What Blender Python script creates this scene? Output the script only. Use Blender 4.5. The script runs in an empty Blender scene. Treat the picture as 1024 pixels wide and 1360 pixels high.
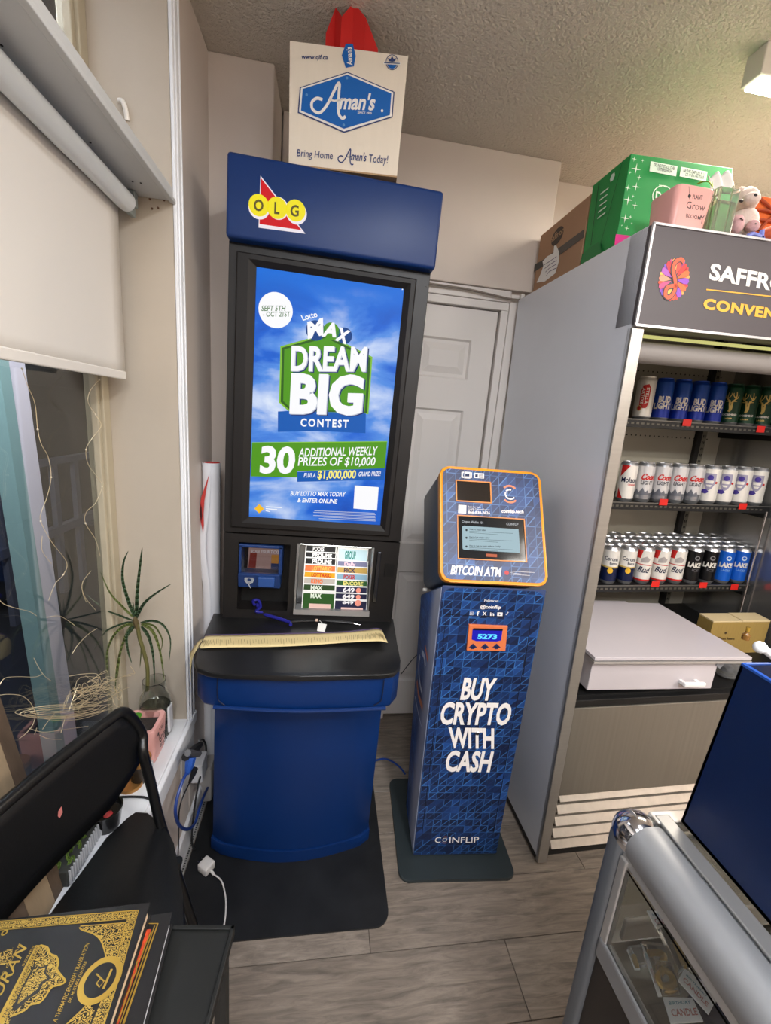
import bpy, bmesh, math, random
from mathutils import Vector, Matrix, Euler, geometry
random.seed(7)
D = bpy.data
col = bpy.context.scene.collection
V = Vector
R = math.radians

# ------------------------------------------------------------------ camera, world, lights
FPX = 555.0
CAM = V((0.0, 0.0, 1.55))
UP = V((0.0797, 0.9720, 0.2211)); UP = None
def _cam_basis():
    hl = V((437.0, 549.0)); s = .0827
    u = V((-s, 1.0)).normalized()
    pp = V((512.0, 680.0))
    h = abs((hl - pp).dot(u)); n = pp + u * (FPX * FPX / h)
    Z = -V((n.x - 512, -(n.y - 680), -FPX)).normalized()
    Y = V((hl.x - 512, -(hl.y - 680), -FPX)); Y = (Y - Z * Y.dot(Z)).normalized()
    X = Y.cross(Z)
    return Matrix((X, Y, Z))          # world = M @ cam
CM = _cam_basis()
cd = D.cameras.new('camera'); cam = D.objects.new('camera', cd); col.objects.link(cam)
cd.sensor_fit = 'VERTICAL'; cd.sensor_height = 36.0; cd.lens = 36.0 * FPX / 1360.0
cd.clip_start = .02; cd.clip_end = 60
cam.matrix_world = Matrix.Translation(CAM) @ CM.to_4x4()
bpy.context.scene.camera = cam

w = D.worlds.new('night'); bpy.context.scene.world = w; w.use_nodes = True
w.node_tree.nodes['Background'].inputs[0].default_value = (.012, .016, .026, 1)
w.node_tree.nodes['Background'].inputs[1].default_value = .6
vs = bpy.context.scene.view_settings
vs.view_transform = 'Standard'; vs.look = 'None'; vs.exposure = 0.0; vs.gamma = 1.0; vs.use_curve_mapping = False

def area(name, loc, size, power, color, rot=(0, 0, 0)):
    l = D.lights.new(name, 'AREA'); l.shape = 'RECTANGLE'; l.size, l.size_y = size
    l.energy = power; l.color = color
    o = D.objects.new(name, l); o.location = loc; o.rotation_euler = rot; col.objects.link(o)
    return o
area('batten_lamp', (1.72, 1.28, 2.535), (1.15, .05), 26, (1, .92, .80))
area('unseen_lamp', (1.98, -.74, 2.585), (1.15, .12), 42, (1, .94, .86))
area('unseen_lamp', (.2, -1.5, 2.585), (1.15, .25), 34, (.93, .96, 1.0))  # cool lamp out of view, added to light the left side
area('unseen_lamp', (2.4, -1.2, 2.585), (1.15, .25), 45, (1, .95, .88))
area('unseen_lamp', (-.14, -.75, 2.585), (.3, 1.15), 15, (.86, .93, 1.0))  # added out of view to brighten the casing and machine side
area('unseen_lamp', (.55, -.35, 2.585), (.15, 1.15), 36, (.92, .95, 1.0))  # added out of view to lift the wall beside the kiosk
def fill_point(loc, power, color):  # added fill light that lifts the ceiling, not a fixture of its own
    l = D.lights.new('ceiling_fill', 'POINT'); l.energy = power; l.color = color; l.shadow_soft_size = .12
    o = D.objects.new('ceiling_fill', l); o.location = loc; col.objects.link(o)
fill_point((1.5, -.3, 2.42), 9, (1, .93, .84)); fill_point((.1, -1.3, 2.42), 12, (.96, .96, 1.0)); fill_point((2.6, -1.0, 2.42), 9, (1, .93, .84)); fill_point((1.9, 1.0, 2.40), 6, (1, .90, .76))
area('post_fill', (-.95, 1.3, 2.9), (.4, .4), 110, (.88, .9, 1.0), (0, R(0), 0))  # unseen lamp added to brighten the post outside

# ------------------------------------------------------------------ pixel -> point on a known plane
def ray(x, y):
    return (CM @ V((x - 512, -(y - 680), -FPX))).normalized()
def onz(x, y, z):
    d = ray(x, y); return CAM + d * ((z - CAM.z) / d.z)
def ony(x, y, Y):
    d = ray(x, y); return CAM + d * (Y / d.y)
def onx(x, y, X):
    d = ray(x, y); return CAM + d * (X / d.x)

# ------------------------------------------------------------------ materials
def lin(c):
    def f(v):
        v /= 255.0
        return v / 12.92 if v <= .04045 else ((v + .055) / 1.055) ** 2.4
    return (f(c[0]), f(c[1]), f(c[2]), 1)
MATS = {}
def mat(name, c=(128, 128, 128), rough=.5, metal=0.0, bump=0, bscale=200, var=0, vscale=8, emit=0, trans=0, ior=1.45, coat=0, stretch=None, alpha=1, spec=.5, double=False):
    if name in MATS: return MATS[name]
    m = D.materials.new(name); m.use_nodes = True
    nt = m.node_tree; b = nt.nodes['Principled BSDF']
    b.inputs['Base Color'].default_value = lin(c)
    b.inputs['Roughness'].default_value = rough
    b.inputs['Metallic'].default_value = metal
    b.inputs['Specular IOR Level'].default_value = spec
    b.inputs['IOR'].default_value = ior
    if trans: b.inputs['Transmission Weight'].default_value = trans
    if coat: b.inputs['Coat Weight'].default_value = coat; b.inputs['Coat Roughness'].default_value = .08
    if emit:
        b.inputs['Emission Color'].default_value = lin(c); b.inputs['Emission Strength'].default_value = emit
        b.inputs['Base Color'].default_value = (.01, .01, .01, 1); b.inputs['Specular IOR Level'].default_value = .15; b.inputs['Roughness'].default_value = .5
    if bump or var:
        tc = nt.nodes.new('ShaderNodeTexCoord'); mp = nt.nodes.new('ShaderNodeMapping')
        nt.links.new(tc.outputs['Object'], mp.inputs[0])
        if stretch: mp.inputs['Scale'].default_value = stretch
    if bump:
        n = nt.nodes.new('ShaderNodeTexNoise'); n.inputs['Scale'].default_value = bscale; n.inputs['Detail'].default_value = 4
        nt.links.new(mp.outputs[0], n.inputs[0])
        bp = nt.nodes.new('ShaderNodeBump'); bp.inputs['Strength'].default_value = min(1, bump); bp.inputs['Distance'].default_value = .002 * max(1, bump)
        nt.links.new(n.outputs[0], bp.inputs['Height']); nt.links.new(bp.outputs[0], b.inputs['Normal'])
    if var:
        n = nt.nodes.new('ShaderNodeTexNoise'); n.inputs['Scale'].default_value = vscale; n.inputs['Detail'].default_value = 6; n.inputs['Roughness'].default_value = .6
        nt.links.new(mp.outputs[0], n.inputs[0])
        cr = nt.nodes.new('ShaderNodeValToRGB'); L = lin(c)
        cr.color_ramp.elements[0].position = .3; cr.color_ramp.elements[1].position = .7
        cr.color_ramp.elements[0].color = (L[0] * (1 - var), L[1] * (1 - var), L[2] * (1 - var), 1)
        cr.color_ramp.elements[1].color = (min(1, L[0] * (1 + var)), min(1, L[1] * (1 + var)), min(1, L[2] * (1 + var)), 1)
        nt.links.new(n.outputs[0], cr.inputs[0]); nt.links.new(cr.outputs[0], b.inputs['Base Color'])
    MATS[name] = m
    return m

def glow(name, c, k=1.0):
    return mat(name, c, .4, emit=k)

def triangle_print(name, axes, dark=(12, 25, 58), light=(30, 76, 146), line=(60, 120, 190), cell=.029, fade=None):
    m = D.materials.new(name); m.use_nodes = True; nt = m.node_tree; b = nt.nodes['Principled BSDF']
    N = nt.nodes.new; K = nt.links.new
    tc = N('ShaderNodeTexCoord'); sp = N('ShaderNodeSeparateXYZ'); K(tc.outputs['Object'], sp.inputs[0])
    def mth(op, a, c=None, d=None):
        n = N('ShaderNodeMath'); n.operation = op
        for i, q in enumerate((a, c, d)):
            if q is None: continue
            if isinstance(q, (int, float)): n.inputs[i].default_value = q
            else: K(q, n.inputs[i])
        return n.outputs[0]
    u = mth('DIVIDE', sp.outputs[axes[0]], cell); v = mth('DIVIDE', sp.outputs[axes[1]], cell)
    fu = mth('FRACT', u); fv = mth('FRACT', v); iu = mth('FLOOR', u); iv = mth('FLOOR', v)
    tri = mth('GREATER_THAN', fv, fu)
    cx = N('ShaderNodeCombineXYZ'); K(iu, cx.inputs[0]); K(iv, cx.inputs[1]); K(tri, cx.inputs[2])
    wn = N('ShaderNodeTexWhiteNoise'); K(cx.outputs[0], wn.inputs[0])
    cy = N('ShaderNodeCombineXYZ'); K(iu, cy.inputs[0]); K(iv, cy.inputs[1])
    big = N('ShaderNodeTexNoise'); big.inputs['Scale'].default_value = .35; K(cy.outputs[0], big.inputs[0])
    val = mth('POWER', wn.outputs[0], 1.6)
    bb = mth('MULTIPLY_ADD', big.outputs[0], 2.6, -.8)
    val = mth('MULTIPLY', val, bb)
    l1 = mth('LESS_THAN', fu, .07); l2 = mth('LESS_THAN', fv, .07)
    l3 = mth('LESS_THAN', mth('ABSOLUTE', mth('SUBTRACT', fu, fv)), .07)
    ln = mth('MAXIMUM', mth('MAXIMUM', l1, l2), l3)
    wn2 = N('ShaderNodeTexWhiteNoise'); cz = N('ShaderNodeCombineXYZ'); K(iu, cz.inputs[0]); K(iv, cz.inputs[1]); cz.inputs[2].default_value = 7
    K(cz.outputs[0], wn2.inputs[0])
    ln = mth('MULTIPLY', ln, mth('MULTIPLY', wn2.outputs[0], .75))
    mx = N('ShaderNodeMix'); mx.data_type = 'RGBA'; mx.clamp_factor = True
    K(val, mx.inputs[0]); mx.inputs[6].default_value = lin(dark); mx.inputs[7].default_value = lin(light)
    m2 = N('ShaderNodeMix'); m2.data_type = 'RGBA'; K(ln, m2.inputs[0]); K(mx.outputs[2], m2.inputs[6]); m2.inputs[7].default_value = lin(line)
    out = m2.outputs[2]
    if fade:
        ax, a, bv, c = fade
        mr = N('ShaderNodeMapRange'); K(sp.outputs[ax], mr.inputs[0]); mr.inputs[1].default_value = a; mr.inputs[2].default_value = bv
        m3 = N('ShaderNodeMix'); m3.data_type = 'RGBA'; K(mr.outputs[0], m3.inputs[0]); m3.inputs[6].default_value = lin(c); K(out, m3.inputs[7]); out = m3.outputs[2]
    K(out, b.inputs['Base Color']); b.inputs['Roughness'].default_value = .42
    return m

# ------------------------------------------------------------------ mesh builder
def rotm(rot):
    return Euler(rot, 'XYZ').to_matrix() if rot else Matrix.Identity(3)
class MB:
    def __init__(s): s.bm = bmesh.new()
    def _add(s, vs_, fs):
        vv = [s.bm.verts.new(v) for v in vs_]
        out = []
        for f in fs:
            try: out.append(s.bm.faces.new([vv[i] for i in f]))
            except ValueError: pass
        return vv, out
    def box(s, x0, x1, y0, y1, z0, z1, bevel=0, seg=2):
        vs_ = [V((x, y, z)) for x in (x0, x1) for y in (y0, y1) for z in (z0, z1)]
        fs = [(0, 1, 3, 2), (4, 6, 7, 5), (0, 4, 5, 1), (2, 3, 7, 6), (0, 2, 6, 4), (1, 5, 7, 3)]
        vv, ff = s._add(vs_, fs)
        if bevel:
            es = list({e for f in ff for e in f.edges})
            bmesh.ops.bevel(s.bm, geom=es, offset=bevel, segments=seg, affect='EDGES', profile=.5)
        return s
    def obox(s, c, size, M=None, bevel=0, seg=2):
        M = M or Matrix.Identity(3); c = V(c)
        hx, hy, hz = size[0] / 2, size[1] / 2, size[2] / 2
        vs_ = [c + M @ V((x, y, z)) for x in (-hx, hx) for y in (-hy, hy) for z in (-hz, hz)]
        fs = [(0, 1, 3, 2), (4, 6, 7, 5), (0, 4, 5, 1), (2, 3, 7, 6), (0, 2, 6, 4), (1, 5, 7, 3)]
        vv, ff = s._add(vs_, fs)
        if bevel:
            es = list({e for f in ff for e in f.edges})
            bmesh.ops.bevel(s.bm, geom=es, offset=bevel, segments=seg, affect='EDGES', profile=.5)
        return s
    def hexa(s, pts, bevel=0):          # 8 points: bottom 4 (ccw), top 4
        vv, ff = s._add([V(p) for p in pts], [(0, 3, 2, 1), (4, 5, 6, 7), (0, 1, 5, 4), (1, 2, 6, 5), (2, 3, 7, 6), (3, 0, 4, 7)])
        if bevel:
            es = list({e for f in ff for e in f.edges})
            bmesh.ops.bevel(s.bm, geom=es, offset=bevel, segments=2, affect='EDGES', profile=.5)
        return s
    def prism(s, pts, vec, bevel=0, seg=2):
        vec = V(vec); n = len(pts); pts = [V(p) for p in pts]
        vv, ff = s._add(pts + [p + vec for p in pts], [tuple(range(n))[::-1], tuple(range(n, 2 * n))] + [(i, (i + 1) % n, n + (i + 1) % n, n + i) for i in range(n)])
        if bevel:
            es = [e for e in {e for f in ff[:2] for e in f.edges}]
            bmesh.ops.bevel(s.bm, geom=es, offset=bevel, segments=seg, affect='EDGES', profile=.5)
        return s
    def tube(s, pts, r, seg=8, caps=True, closed=False):
        pts = [V(p) for p in pts]; n = len(pts)
        rs = r if isinstance(r, (list, tuple)) else [r] * n
        rings = []; up = None
        for i, p in enumerate(pts):
            if closed: t = pts[(i + 1) % n] - pts[i - 1]
            else: t = pts[min(i + 1, n - 1)] - pts[max(i - 1, 0)]
            if t.length < 1e-9: t = V((0, 0, 1))
            t.normalize()
            if up is None:
                up = V((0, 0, 1)) if abs(t.z) < .9 else V((1, 0, 0))
            up = (up - t * up.dot(t))
            if up.length < 1e-6: up = t.orthogonal()
            up.normalize(); b = t.cross(up)
            rings.append([s.bm.verts.new(p + (up * math.cos(2 * math.pi * k / seg) + b * math.sin(2 * math.pi * k / seg)) * rs[i]) for k in range(seg)])
        m = n if closed else n - 1
        for i in range(m):
            a = rings[i]; c = rings[(i + 1) % n]
            for k in range(seg):
                s.bm.faces.new((a[k], a[(k + 1) % seg], c[(k + 1) % seg], c[k]))
        if caps and not closed:
            s.bm.faces.new(rings[0][::-1]); s.bm.faces.new(rings[-1])
        return s
    def lathe(s, prof, c=(0, 0, 0), seg=24, M=None):
        c = V(c); M = M or Matrix.Identity(3); rings = []
        for r, z in prof:
            if r < 1e-6: rings.append([s.bm.verts.new(c + M @ V((0, 0, z)))])
            else: rings.append([s.bm.verts.new(c + M @ V((r * math.cos(2 * math.pi * k / seg), r * math.sin(2 * math.pi * k / seg), z))) for k in range(seg)])
        for a, b in zip(rings, rings[1:]):
            for k in range(seg):
                k2 = (k + 1) % seg
                if len(a) == 1 and len(b) == 1: continue
                if len(a) == 1: s.bm.faces.new((a[0], b[k2], b[k]))
                elif len(b) == 1: s.bm.faces.new((a[k], a[k2], b[0]))
                else: s.bm.faces.new((a[k], a[k2], b[k2], b[k]))
        return s
    def ball(s, c, r, sub=2, noise=0, M=None):
        r = V(r) if not isinstance(r, (int, float)) else V((r, r, r))
        res = bmesh.ops.create_icosphere(s.bm, subdivisions=sub, radius=1)
        for v in res['verts']:
            k = 1 + (random.random() - .5) * noise
            q = V((v.co.x * r.x, v.co.y * r.y, v.co.z * r.z)) * k
            v.co = (M @ q if M else q) + V(c)
        return s
    def grid(s, fn, nu, nv):
        vv = [[s.bm.verts.new(fn(i / nu, j / nv)) for j in range(nv + 1)] for i in range(nu + 1)]
        for i in range(nu):
            for j in range(nv):
                s.bm.faces.new((vv[i][j], vv[i + 1][j], vv[i + 1][j + 1], vv[i][j + 1]))
        return s
    def poly(s, pts):
        pts = [V(p) for p in pts]
        if len(pts) <= 4: s._add(pts, [tuple(range(len(pts)))]); return s
        tris = geometry.tessellate_polygon([pts]); s._add(pts, tris); return s
    def build(s, name, m, parent=None, smooth=False, kind=None, base=None, solid=0, recalc=True):
        if recalc: bmesh.ops.recalc_face_normals(s.bm, faces=s.bm.faces)
        base = base if base is not None else (parent['_b'] if parent is not None and '_b' in parent.keys() else (0, 0, 0))
        b = V(base)
        for v in s.bm.verts: v.co -= b
        me = D.meshes.new(name); s.bm.to_mesh(me); s.bm.free()
        if smooth:
            for p in me.polygons: p.use_smooth = True
            me.set_sharp_from_angle(angle=R(38))
        if m: me.materials.append(m)
        o = D.objects.new(name, me); col.objects.link(o)
        if parent is not None:
            o.parent = parent
            if '_off' in parent.keys(): pass
        elif b.length: o.location = b
        if kind: o['kind'] = kind
        if solid:
            md = o.modifiers.new('thick', 'SOLIDIFY'); md.thickness = solid; md.offset = 0
        # sub-parts live in the same local frame as their part
        o['_b'] = tuple(b)
        return o

ROT = {}
def thing(name, label, cat, base, rot=None, group=None):
    o = D.objects.new(name, None); col.objects.link(o); o.empty_display_size = .05
    o.location = base
    if rot: o.rotation_euler = rot
    o['label'] = label; o['category'] = cat
    if group: o['group'] = group
    o['_b'] = tuple(base)
    ROT[o.name] = (V(base), rotm(rot))
    return o
def tag(o, label, cat, group=None):
    o['label'] = label; o['category'] = cat
    if group: o['group'] = group
    return o
def struct(o):
    o['kind'] = 'structure'; return o

# ------------------------------------------------------------------ flat print on faces
_tc = {}
def glyphs(txt, bold=0.0, space=1.0):
    k = (txt, bold, space)
    if k in _tc: return _tc[k]
    cu = D.curves.new('t', 'FONT'); cu.body = txt; cu.offset = bold; cu.resolution_u = 3; cu.space_character = space
    o = D.objects.new('t', cu); col.objects.link(o)
    dg = bpy.context.evaluated_depsgraph_get()
    me = D.meshes.new_from_object(o.evaluated_get(dg))
    vs_ = [(v.co.x, v.co.y) for v in me.vertices]; fs = [tuple(p.vertices) for p in me.polygons]
    D.objects.remove(o); D.curves.remove(cu); D.meshes.remove(me)
    _tc[k] = (vs_, fs); return _tc[k]
CAP = None
class Face:
    """a plane on a thing: O origin, Rv right, Uv up (thing's unrotated frame); prints are kept per name and material"""
    def __init__(s, th, O, Rv, Uv, rotof=None):
        s.th = th; s.O = V(O); s.R = V(Rv).normalized(); s.U = V(Uv).normalized(); s.N = s.R.cross(s.U).normalized()
        s.b, s.M = ROT.get((rotof or th).name, (V((0, 0, 0)), Matrix.Identity(3)))
        s.items = {}; s.lift = .0006
    def pix(s, x, y):
        Mi = s.M.transposed()
        C = Mi @ (CAM - s.b) + s.b; d = Mi @ ray(x, y)
        t = (s.O - C).dot(s.N) / d.dot(s.N); q = C + d * t - s.O
        return (q.dot(s.R), q.dot(s.U))
    def P(s, u, v, d=0): return s.O + s.R * u + s.U * v + s.N * d
    def _mb(s, name, m): return s.items.setdefault((name, m.name), (MB(), m))[0]
    def poly(s, name, m, uv, lay=1):
        mb = s._mb(name, m); pts = [s.P(u, v, s.lift * lay) for u, v in uv]
        if len(pts) <= 4: mb._add(pts, [tuple(range(len(pts)))])
        else:
            tris = geometry.tessellate_polygon([[V((u, v, 0)) for u, v in uv]]); mb._add(pts, tris)
    def ppoly(s, name, m, px, lay=1): s.poly(name, m, [s.pix(*p) for p in px], lay)
    def disc(s, name, m, c, r, lay=1, n=28, a0=0, a1=360, r2=None, ry=None):
        cu, cv = s.pix(*c) if isinstance(c, tuple) and c[0] > 2 else c
        ry = ry or r
        if r2 is None and a1 - a0 >= 360:
            s.poly(name, m, [(cu + r * math.cos(2 * math.pi * k / n), cv + ry * math.sin(2 * math.pi * k / n)) for k in range(n)], lay); return
        r2 = r2 or 0; q = ry / r
        for k in range(n):
            a = R(a0 + (a1 - a0) * k / n); b = R(a0 + (a1 - a0) * (k + 1) / n)
            s.poly(name, m, [(cu + r * math.cos(a), cv + r * q * math.sin(a)), (cu + r * math.cos(b), cv + r * q * math.sin(b)), (cu + r2 * math.cos(b), cv + r2 * q * math.sin(b)), (cu + r2 * math.cos(a), cv + r2 * q * math.sin(a))], lay)
    def stroke(s, name, m, uv, w, lay=1):
        uv = [V((a, b)) for a, b in uv]
        ws = w if isinstance(w, (list, tuple)) else [w] * len(uv)
        L = []; Rr = []
        for i, p in enumerate(uv):
            t = (uv[min(i + 1, len(uv) - 1)] - uv[max(i - 1, 0)])
            if t.length < 1e-9: continue
            t.normalize(); n = V((-t.y, t.x)) * ws[i] / 2
            L.append(p + n); Rr.append(p - n)
        for i in range(len(L) - 1):
            s.poly(name, m, [tuple(Rr[i]), tuple(Rr[i + 1]), tuple(L[i + 1]), tuple(L[i])], lay)
    def pstroke(s, name, m, px, w, lay=1, smooth=4):
        uv = [s.pix(*p) for p in px]
        if smooth: uv = [(q.x, q.y) for q in spline([V((a, b, 0)) for a, b in uv], smooth)]
        s.stroke(name, m, uv, w, lay)
    def text(s, name, m, txt, bl, br, tl, lay=1, bold=.015, shear=0.0, space=1.0, uv=False):
        """text fitted by its baseline left / right ends and its capital height (pixels, or uv)"""
        global CAP
        if CAP is None:
            CAP = max(y for _, y in glyphs('H')[0])
        vs_, fs = glyphs(txt, bold, space)
        if not vs_: return
        x0 = min(x for x, _ in vs_); x1 = max(x for x, _ in vs_)
        if not uv: bl, br, tl = s.pix(*bl), s.pix(*br), s.pix(*tl)
        bl, br, tl = V(bl), V(br), V(tl)
        e1 = br - bl; e2 = tl - bl
        s.n = getattr(s, 'n', 0) + 1; mb = s._mb(name + '#%d' % s.n, m); pts = []
        for x, y in vs_:
            q = bl + e1 * ((x - x0) / (x1 - x0)) + e2 * (y / CAP) + e1.normalized() * (shear * y / CAP * e2.length)
            pts.append(s.P(q.x, q.y, s.lift * lay))
        mb._add(pts, fs)
    def done(s, parent=None, base=None):
        for (n, mn), (mb, m) in s.items.items():
            mb.build(n.split('#')[0], m, parent or s.th, base=base, recalc=False)
def spline(P, k=6, closed=False):
    P = [V(p) for p in P]; n = len(P); out = []
    rng = range(n) if closed else range(n - 1)
    for i in rng:
        if closed: a, b, c, d = P[i - 1], P[i], P[(i + 1) % n], P[(i + 2) % n]
        else: a, b, c, d = P[max(i - 1, 0)], P[i], P[i + 1], P[min(i + 2, n - 1)]
        for j in range(k):
            t = j / k
            out.append(.5 * ((2 * b) + (c - a) * t + (2 * a - 5 * b + 4 * c - d) * t * t + (3 * b - a - 3 * c + d) * t ** 3))
    if not closed: out.append(P[-1])
    return out
def rrect(x0, x1, y0, y1, r, n=5):
    out = []
    for cx, cy, a in ((x1 - r, y1 - r, 0), (x0 + r, y1 - r, 90), (x0 + r, y0 + r, 180), (x1 - r, y0 + r, 270)):
        for k in range(n + 1):
            t = R(a + 90 * k / n); out.append((cx + r * math.cos(t), cy + r * math.sin(t)))
    return out
def crop(x0, y0, s): return lambda x, y: (x0 + x / s, y0 + y / s)

# common materials
wall_m = mat('wall paint', (208, 196, 186), .6, bump=.12, bscale=60, var=.03, vscale=3)
trim_m = mat('trim paint', (224, 218, 210), .45, bump=.08, bscale=40, var=.03, vscale=5)
white_m = mat('gloss white paint', (232, 233, 236), .35, var=.02, vscale=6)
door_m = mat('door paint', (222, 216, 210), .45)
dark_m = mat('satin black metal', (24, 21, 20), .45, bump=.05, bscale=300)
ink = mat('black ink', (22, 22, 26), .6)
paper = mat('white paper', (240, 238, 234), .7)
print_white = mat('white print', (236, 232, 228), .5)
chrome = mat('chrome', (215, 215, 220), .12, 1)

# ================================================================== ROOM
WX = -.433            # left wall plane
CZ = 2.62             # ceiling height
# floor: subfloor slab with separate vinyl planks
f = struct(MB().box(-.60, 3.6, -3.0, 2.3, -.06, -.004).build('floor', mat('floor joint', (84, 74, 66), .8)))
def plank_mat(i, base):
    m = D.materials.new('vinyl plank %d' % i); m.use_nodes = True; nt = m.node_tree; b = nt.nodes['Principled BSDF']
    tc = nt.nodes.new('ShaderNodeTexCoord'); mp = nt.nodes.new('ShaderNodeMapping'); mp.inputs['Scale'].default_value = (3.0, 26, 3)
    oi = nt.nodes.new('ShaderNodeObjectInfo'); ad = nt.nodes.new('ShaderNodeVectorMath'); ad.operation = 'ADD'
    nt.links.new(tc.outputs['Object'], ad.inputs[0]); nt.links.new(oi.outputs['Location'], ad.inputs[1]); nt.links.new(ad.outputs[0], mp.inputs[0])
    n = nt.nodes.new('ShaderNodeTexNoise'); n.inputs['Scale'].default_value = 2.2; n.inputs['Detail'].default_value = 9; n.inputs['Roughness'].default_value = .68; n.inputs['Distortion'].default_value = .8
    nt.links.new(mp.outputs[0], n.inputs[0]); cr = nt.nodes.new('ShaderNodeValToRGB')
    cr.color_ramp.elements[0].position = .30; cr.color_ramp.elements[1].position = .68
    cr.color_ramp.elements[0].color = lin([v * .70 for v in base]); cr.color_ramp.elements[1].color = lin([min(255, v * 1.10) for v in base])
    nt.links.new(n.outputs[0], cr.inputs[0]); nt.links.new(cr.outputs[0], b.inputs['Base Color'])
    b.inputs['Roughness'].default_value = .42
    bp = nt.nodes.new('ShaderNodeBump'); bp.inputs['Strength'].default_value = .25; bp.inputs['Distance'].default_value = .001
    nt.links.new(n.outputs[0], bp.inputs['Height']); nt.links.new(bp.outputs[0], b.inputs['Normal'])
    return m
pm = [plank_mat(i, c) for i, c in enumerate([(146, 132, 118), (141, 128, 115), (150, 137, 124)])]
pms = []
for m in pm:
    mb = MB().box(-.609, .609, -.0895, .0895, -.004, 0, bevel=.0008, seg=1); o = mb.build('plank', m); pms.append(o.data); D.objects.remove(o)
yy = -2.9 + .005; r = 0
while yy < 2.0:
    x = -.60 - [.0, .42, .83, .2, .61][r % 5]
    while x < 3.5:
        x0 = max(x, -.60); x1 = min(x + 1.22, 3.55)
        if x1 - x0 > .05:
            o = D.objects.new('plank', pms[random.randrange(3)]); col.objects.link(o); o.parent = f
            o.location = ((x0 + x1) / 2, yy + .09, 0); o.scale.x = (x1 - x0) / 1.22
        x += 1.22
    yy += .181; r += 1

ceil_m = D.materials.new('popcorn ceiling'); ceil_m.use_nodes = True
nt = ceil_m.node_tree; b = nt.nodes['Principled BSDF']; b.inputs['Base Color'].default_value = lin((205, 196, 184)); b.inputs['Roughness'].default_value = .9
tc = nt.nodes.new('ShaderNodeTexCoord'); vo = nt.nodes.new('ShaderNodeTexNoise'); vo.inputs['Scale'].default_value = 120; vo.inputs['Detail'].default_value = 3
nt.links.new(tc.outputs['Object'], vo.inputs[0])
bp = nt.nodes.new('ShaderNodeBump'); bp.inputs['Strength'].default_value = .9; bp.inputs['Distance'].default_value = .012
nt.links.new(vo.outputs[0], bp.inputs['Height']); nt.links.new(bp.outputs[0], b.inputs['Normal'])
struct(MB().box(-.66, 3.6, -3.0, 2.4, CZ, CZ + .08).build('ceiling', ceil_m))

# back wall: door wall at Y 1.9, soffit at Y 1.868, deeper wall above the cooler at Y 2.0
DY = 1.90
mb = MB()
mb.box(-.5, -.13, DY, DY + .12, 0, CZ).box(.775, 3.6, 2.0, 2.12, 0, CZ).box(.74, .90, DY, 2.0, 0, CZ).box(-.13, .75, DY, DY + .12, 2.09, CZ)
struct(mb.build('wall_back', wall_m))
so = MB().box(-.22, .885, 1.868, DY + .001, 2.125, CZ, bevel=.004).build('trim_soffit', wall_m); struct(so)
# column in the left corner, behind the kiosk
struct(MB().box(WX - .08, -.226, 1.655, DY + .02, 0, CZ, bevel=.005).build('trim_column', wall_m))
# cord along the soffit's lower edge
pts = spline([ony(560, 374, 1.862), ony(573, 377, 1.862), ony(620, 384, 1.862), ony(655, 392, 1.862), ony(680, 397.5, 1.862), ony(704, 399, 1.862)], 8)
struct(MB().tube(pts, .0045, 6).build('trim_cord', mat('beaded grey cord', (122, 110, 100), .5, bump=1, bscale=220)))
# baseboard of the door wall
struct(MB().box(.24, .36, DY - .012, DY, 0, .09, bevel=.003).build('baseboard_back', trim_m))
# right and rear walls out of view
struct(MB().box(3.5, 3.6, -3.0, 2.12, 0, CZ).build('wall_right', wall_m))
struct(MB().box(-.66, 3.6, -3.1, -3.0, 0, CZ).build('wall_rear', wall_m))

# ------------------------------------------------------------------ door
dr = D.objects.new('door_1', None); col.objects.link(dr); dr['kind'] = 'structure'
SY = DY + .012
mb = MB().box(-.10, .715, SY + .012, SY + .045, .012, 2.043)
slab = mb.build('slab', door_m, dr)
# raised rails and stiles around six recessed panels
cols = [(.0, .265), (.345, .61)]
cols = [(-.01, .25), (.375, .610)]
rows = [(.21, .82), (.965, 1.61), (1.745, 1.915)]
mb = MB()
xs = [-.10, -.01, .25, .375, .61, .715]; zs = [.012, .21, .82, .965, 1.61, 1.745, 1.915, 2.043]
for i in range(5):
    for j in range(7):
        if i in (1, 3) and j in (1, 3, 5): continue
        mb.box(xs[i], xs[i + 1], SY, SY + .012, zs[j], zs[j + 1])
mb.build('rail', door_m, dr)
for (a, b_) in cols:
    for (c, d) in rows:
        mb = MB(); m1, m2 = .022, .05
        def ringp(i, y): return [V((a + i, y, c + i)), V((b_ - i, y, c + i)), V((b_ - i, y, d - i)), V((a + i, y, d - i))]
        rr = [ringp(0, SY), ringp(.008, SY + .010), ringp(m1, SY + .010), ringp(m2, SY + .002)]
        for p, q in zip(rr, rr[1:]):
            for k in range(4): mb._add([p[k], p[(k + 1) % 4], q[(k + 1) % 4], q[k]], [(0, 1, 2, 3)])
        mb._add(rr[-1], [(0, 1, 2, 3)]); mb.build('door_panel', door_m, dr)
fr = MB()
fr.box(.720, .752, DY - .012, SY + .05, 0, 2.0465, bevel=.002).box(-.14, -.105, DY - .012, SY + .05, 0, 2.0465, bevel=.002).box(-.14, .752, DY - .012, SY + .05, 2.047, 2.078, bevel=.002)
fr.box(.7525, .790, DY - .020, DY + .02, 0, 2.112, bevel=.003).box(-.18, .7525, DY - .020, DY + .02, 2.0785, 2.124, bevel=.003)
fr.build('door_frame', door_m, dr)
MB().box(.792, .812, DY - .03, DY, 0, 2.12, bevel=.008, seg=3).build('pipe_cover', trim_m, dr)

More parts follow.
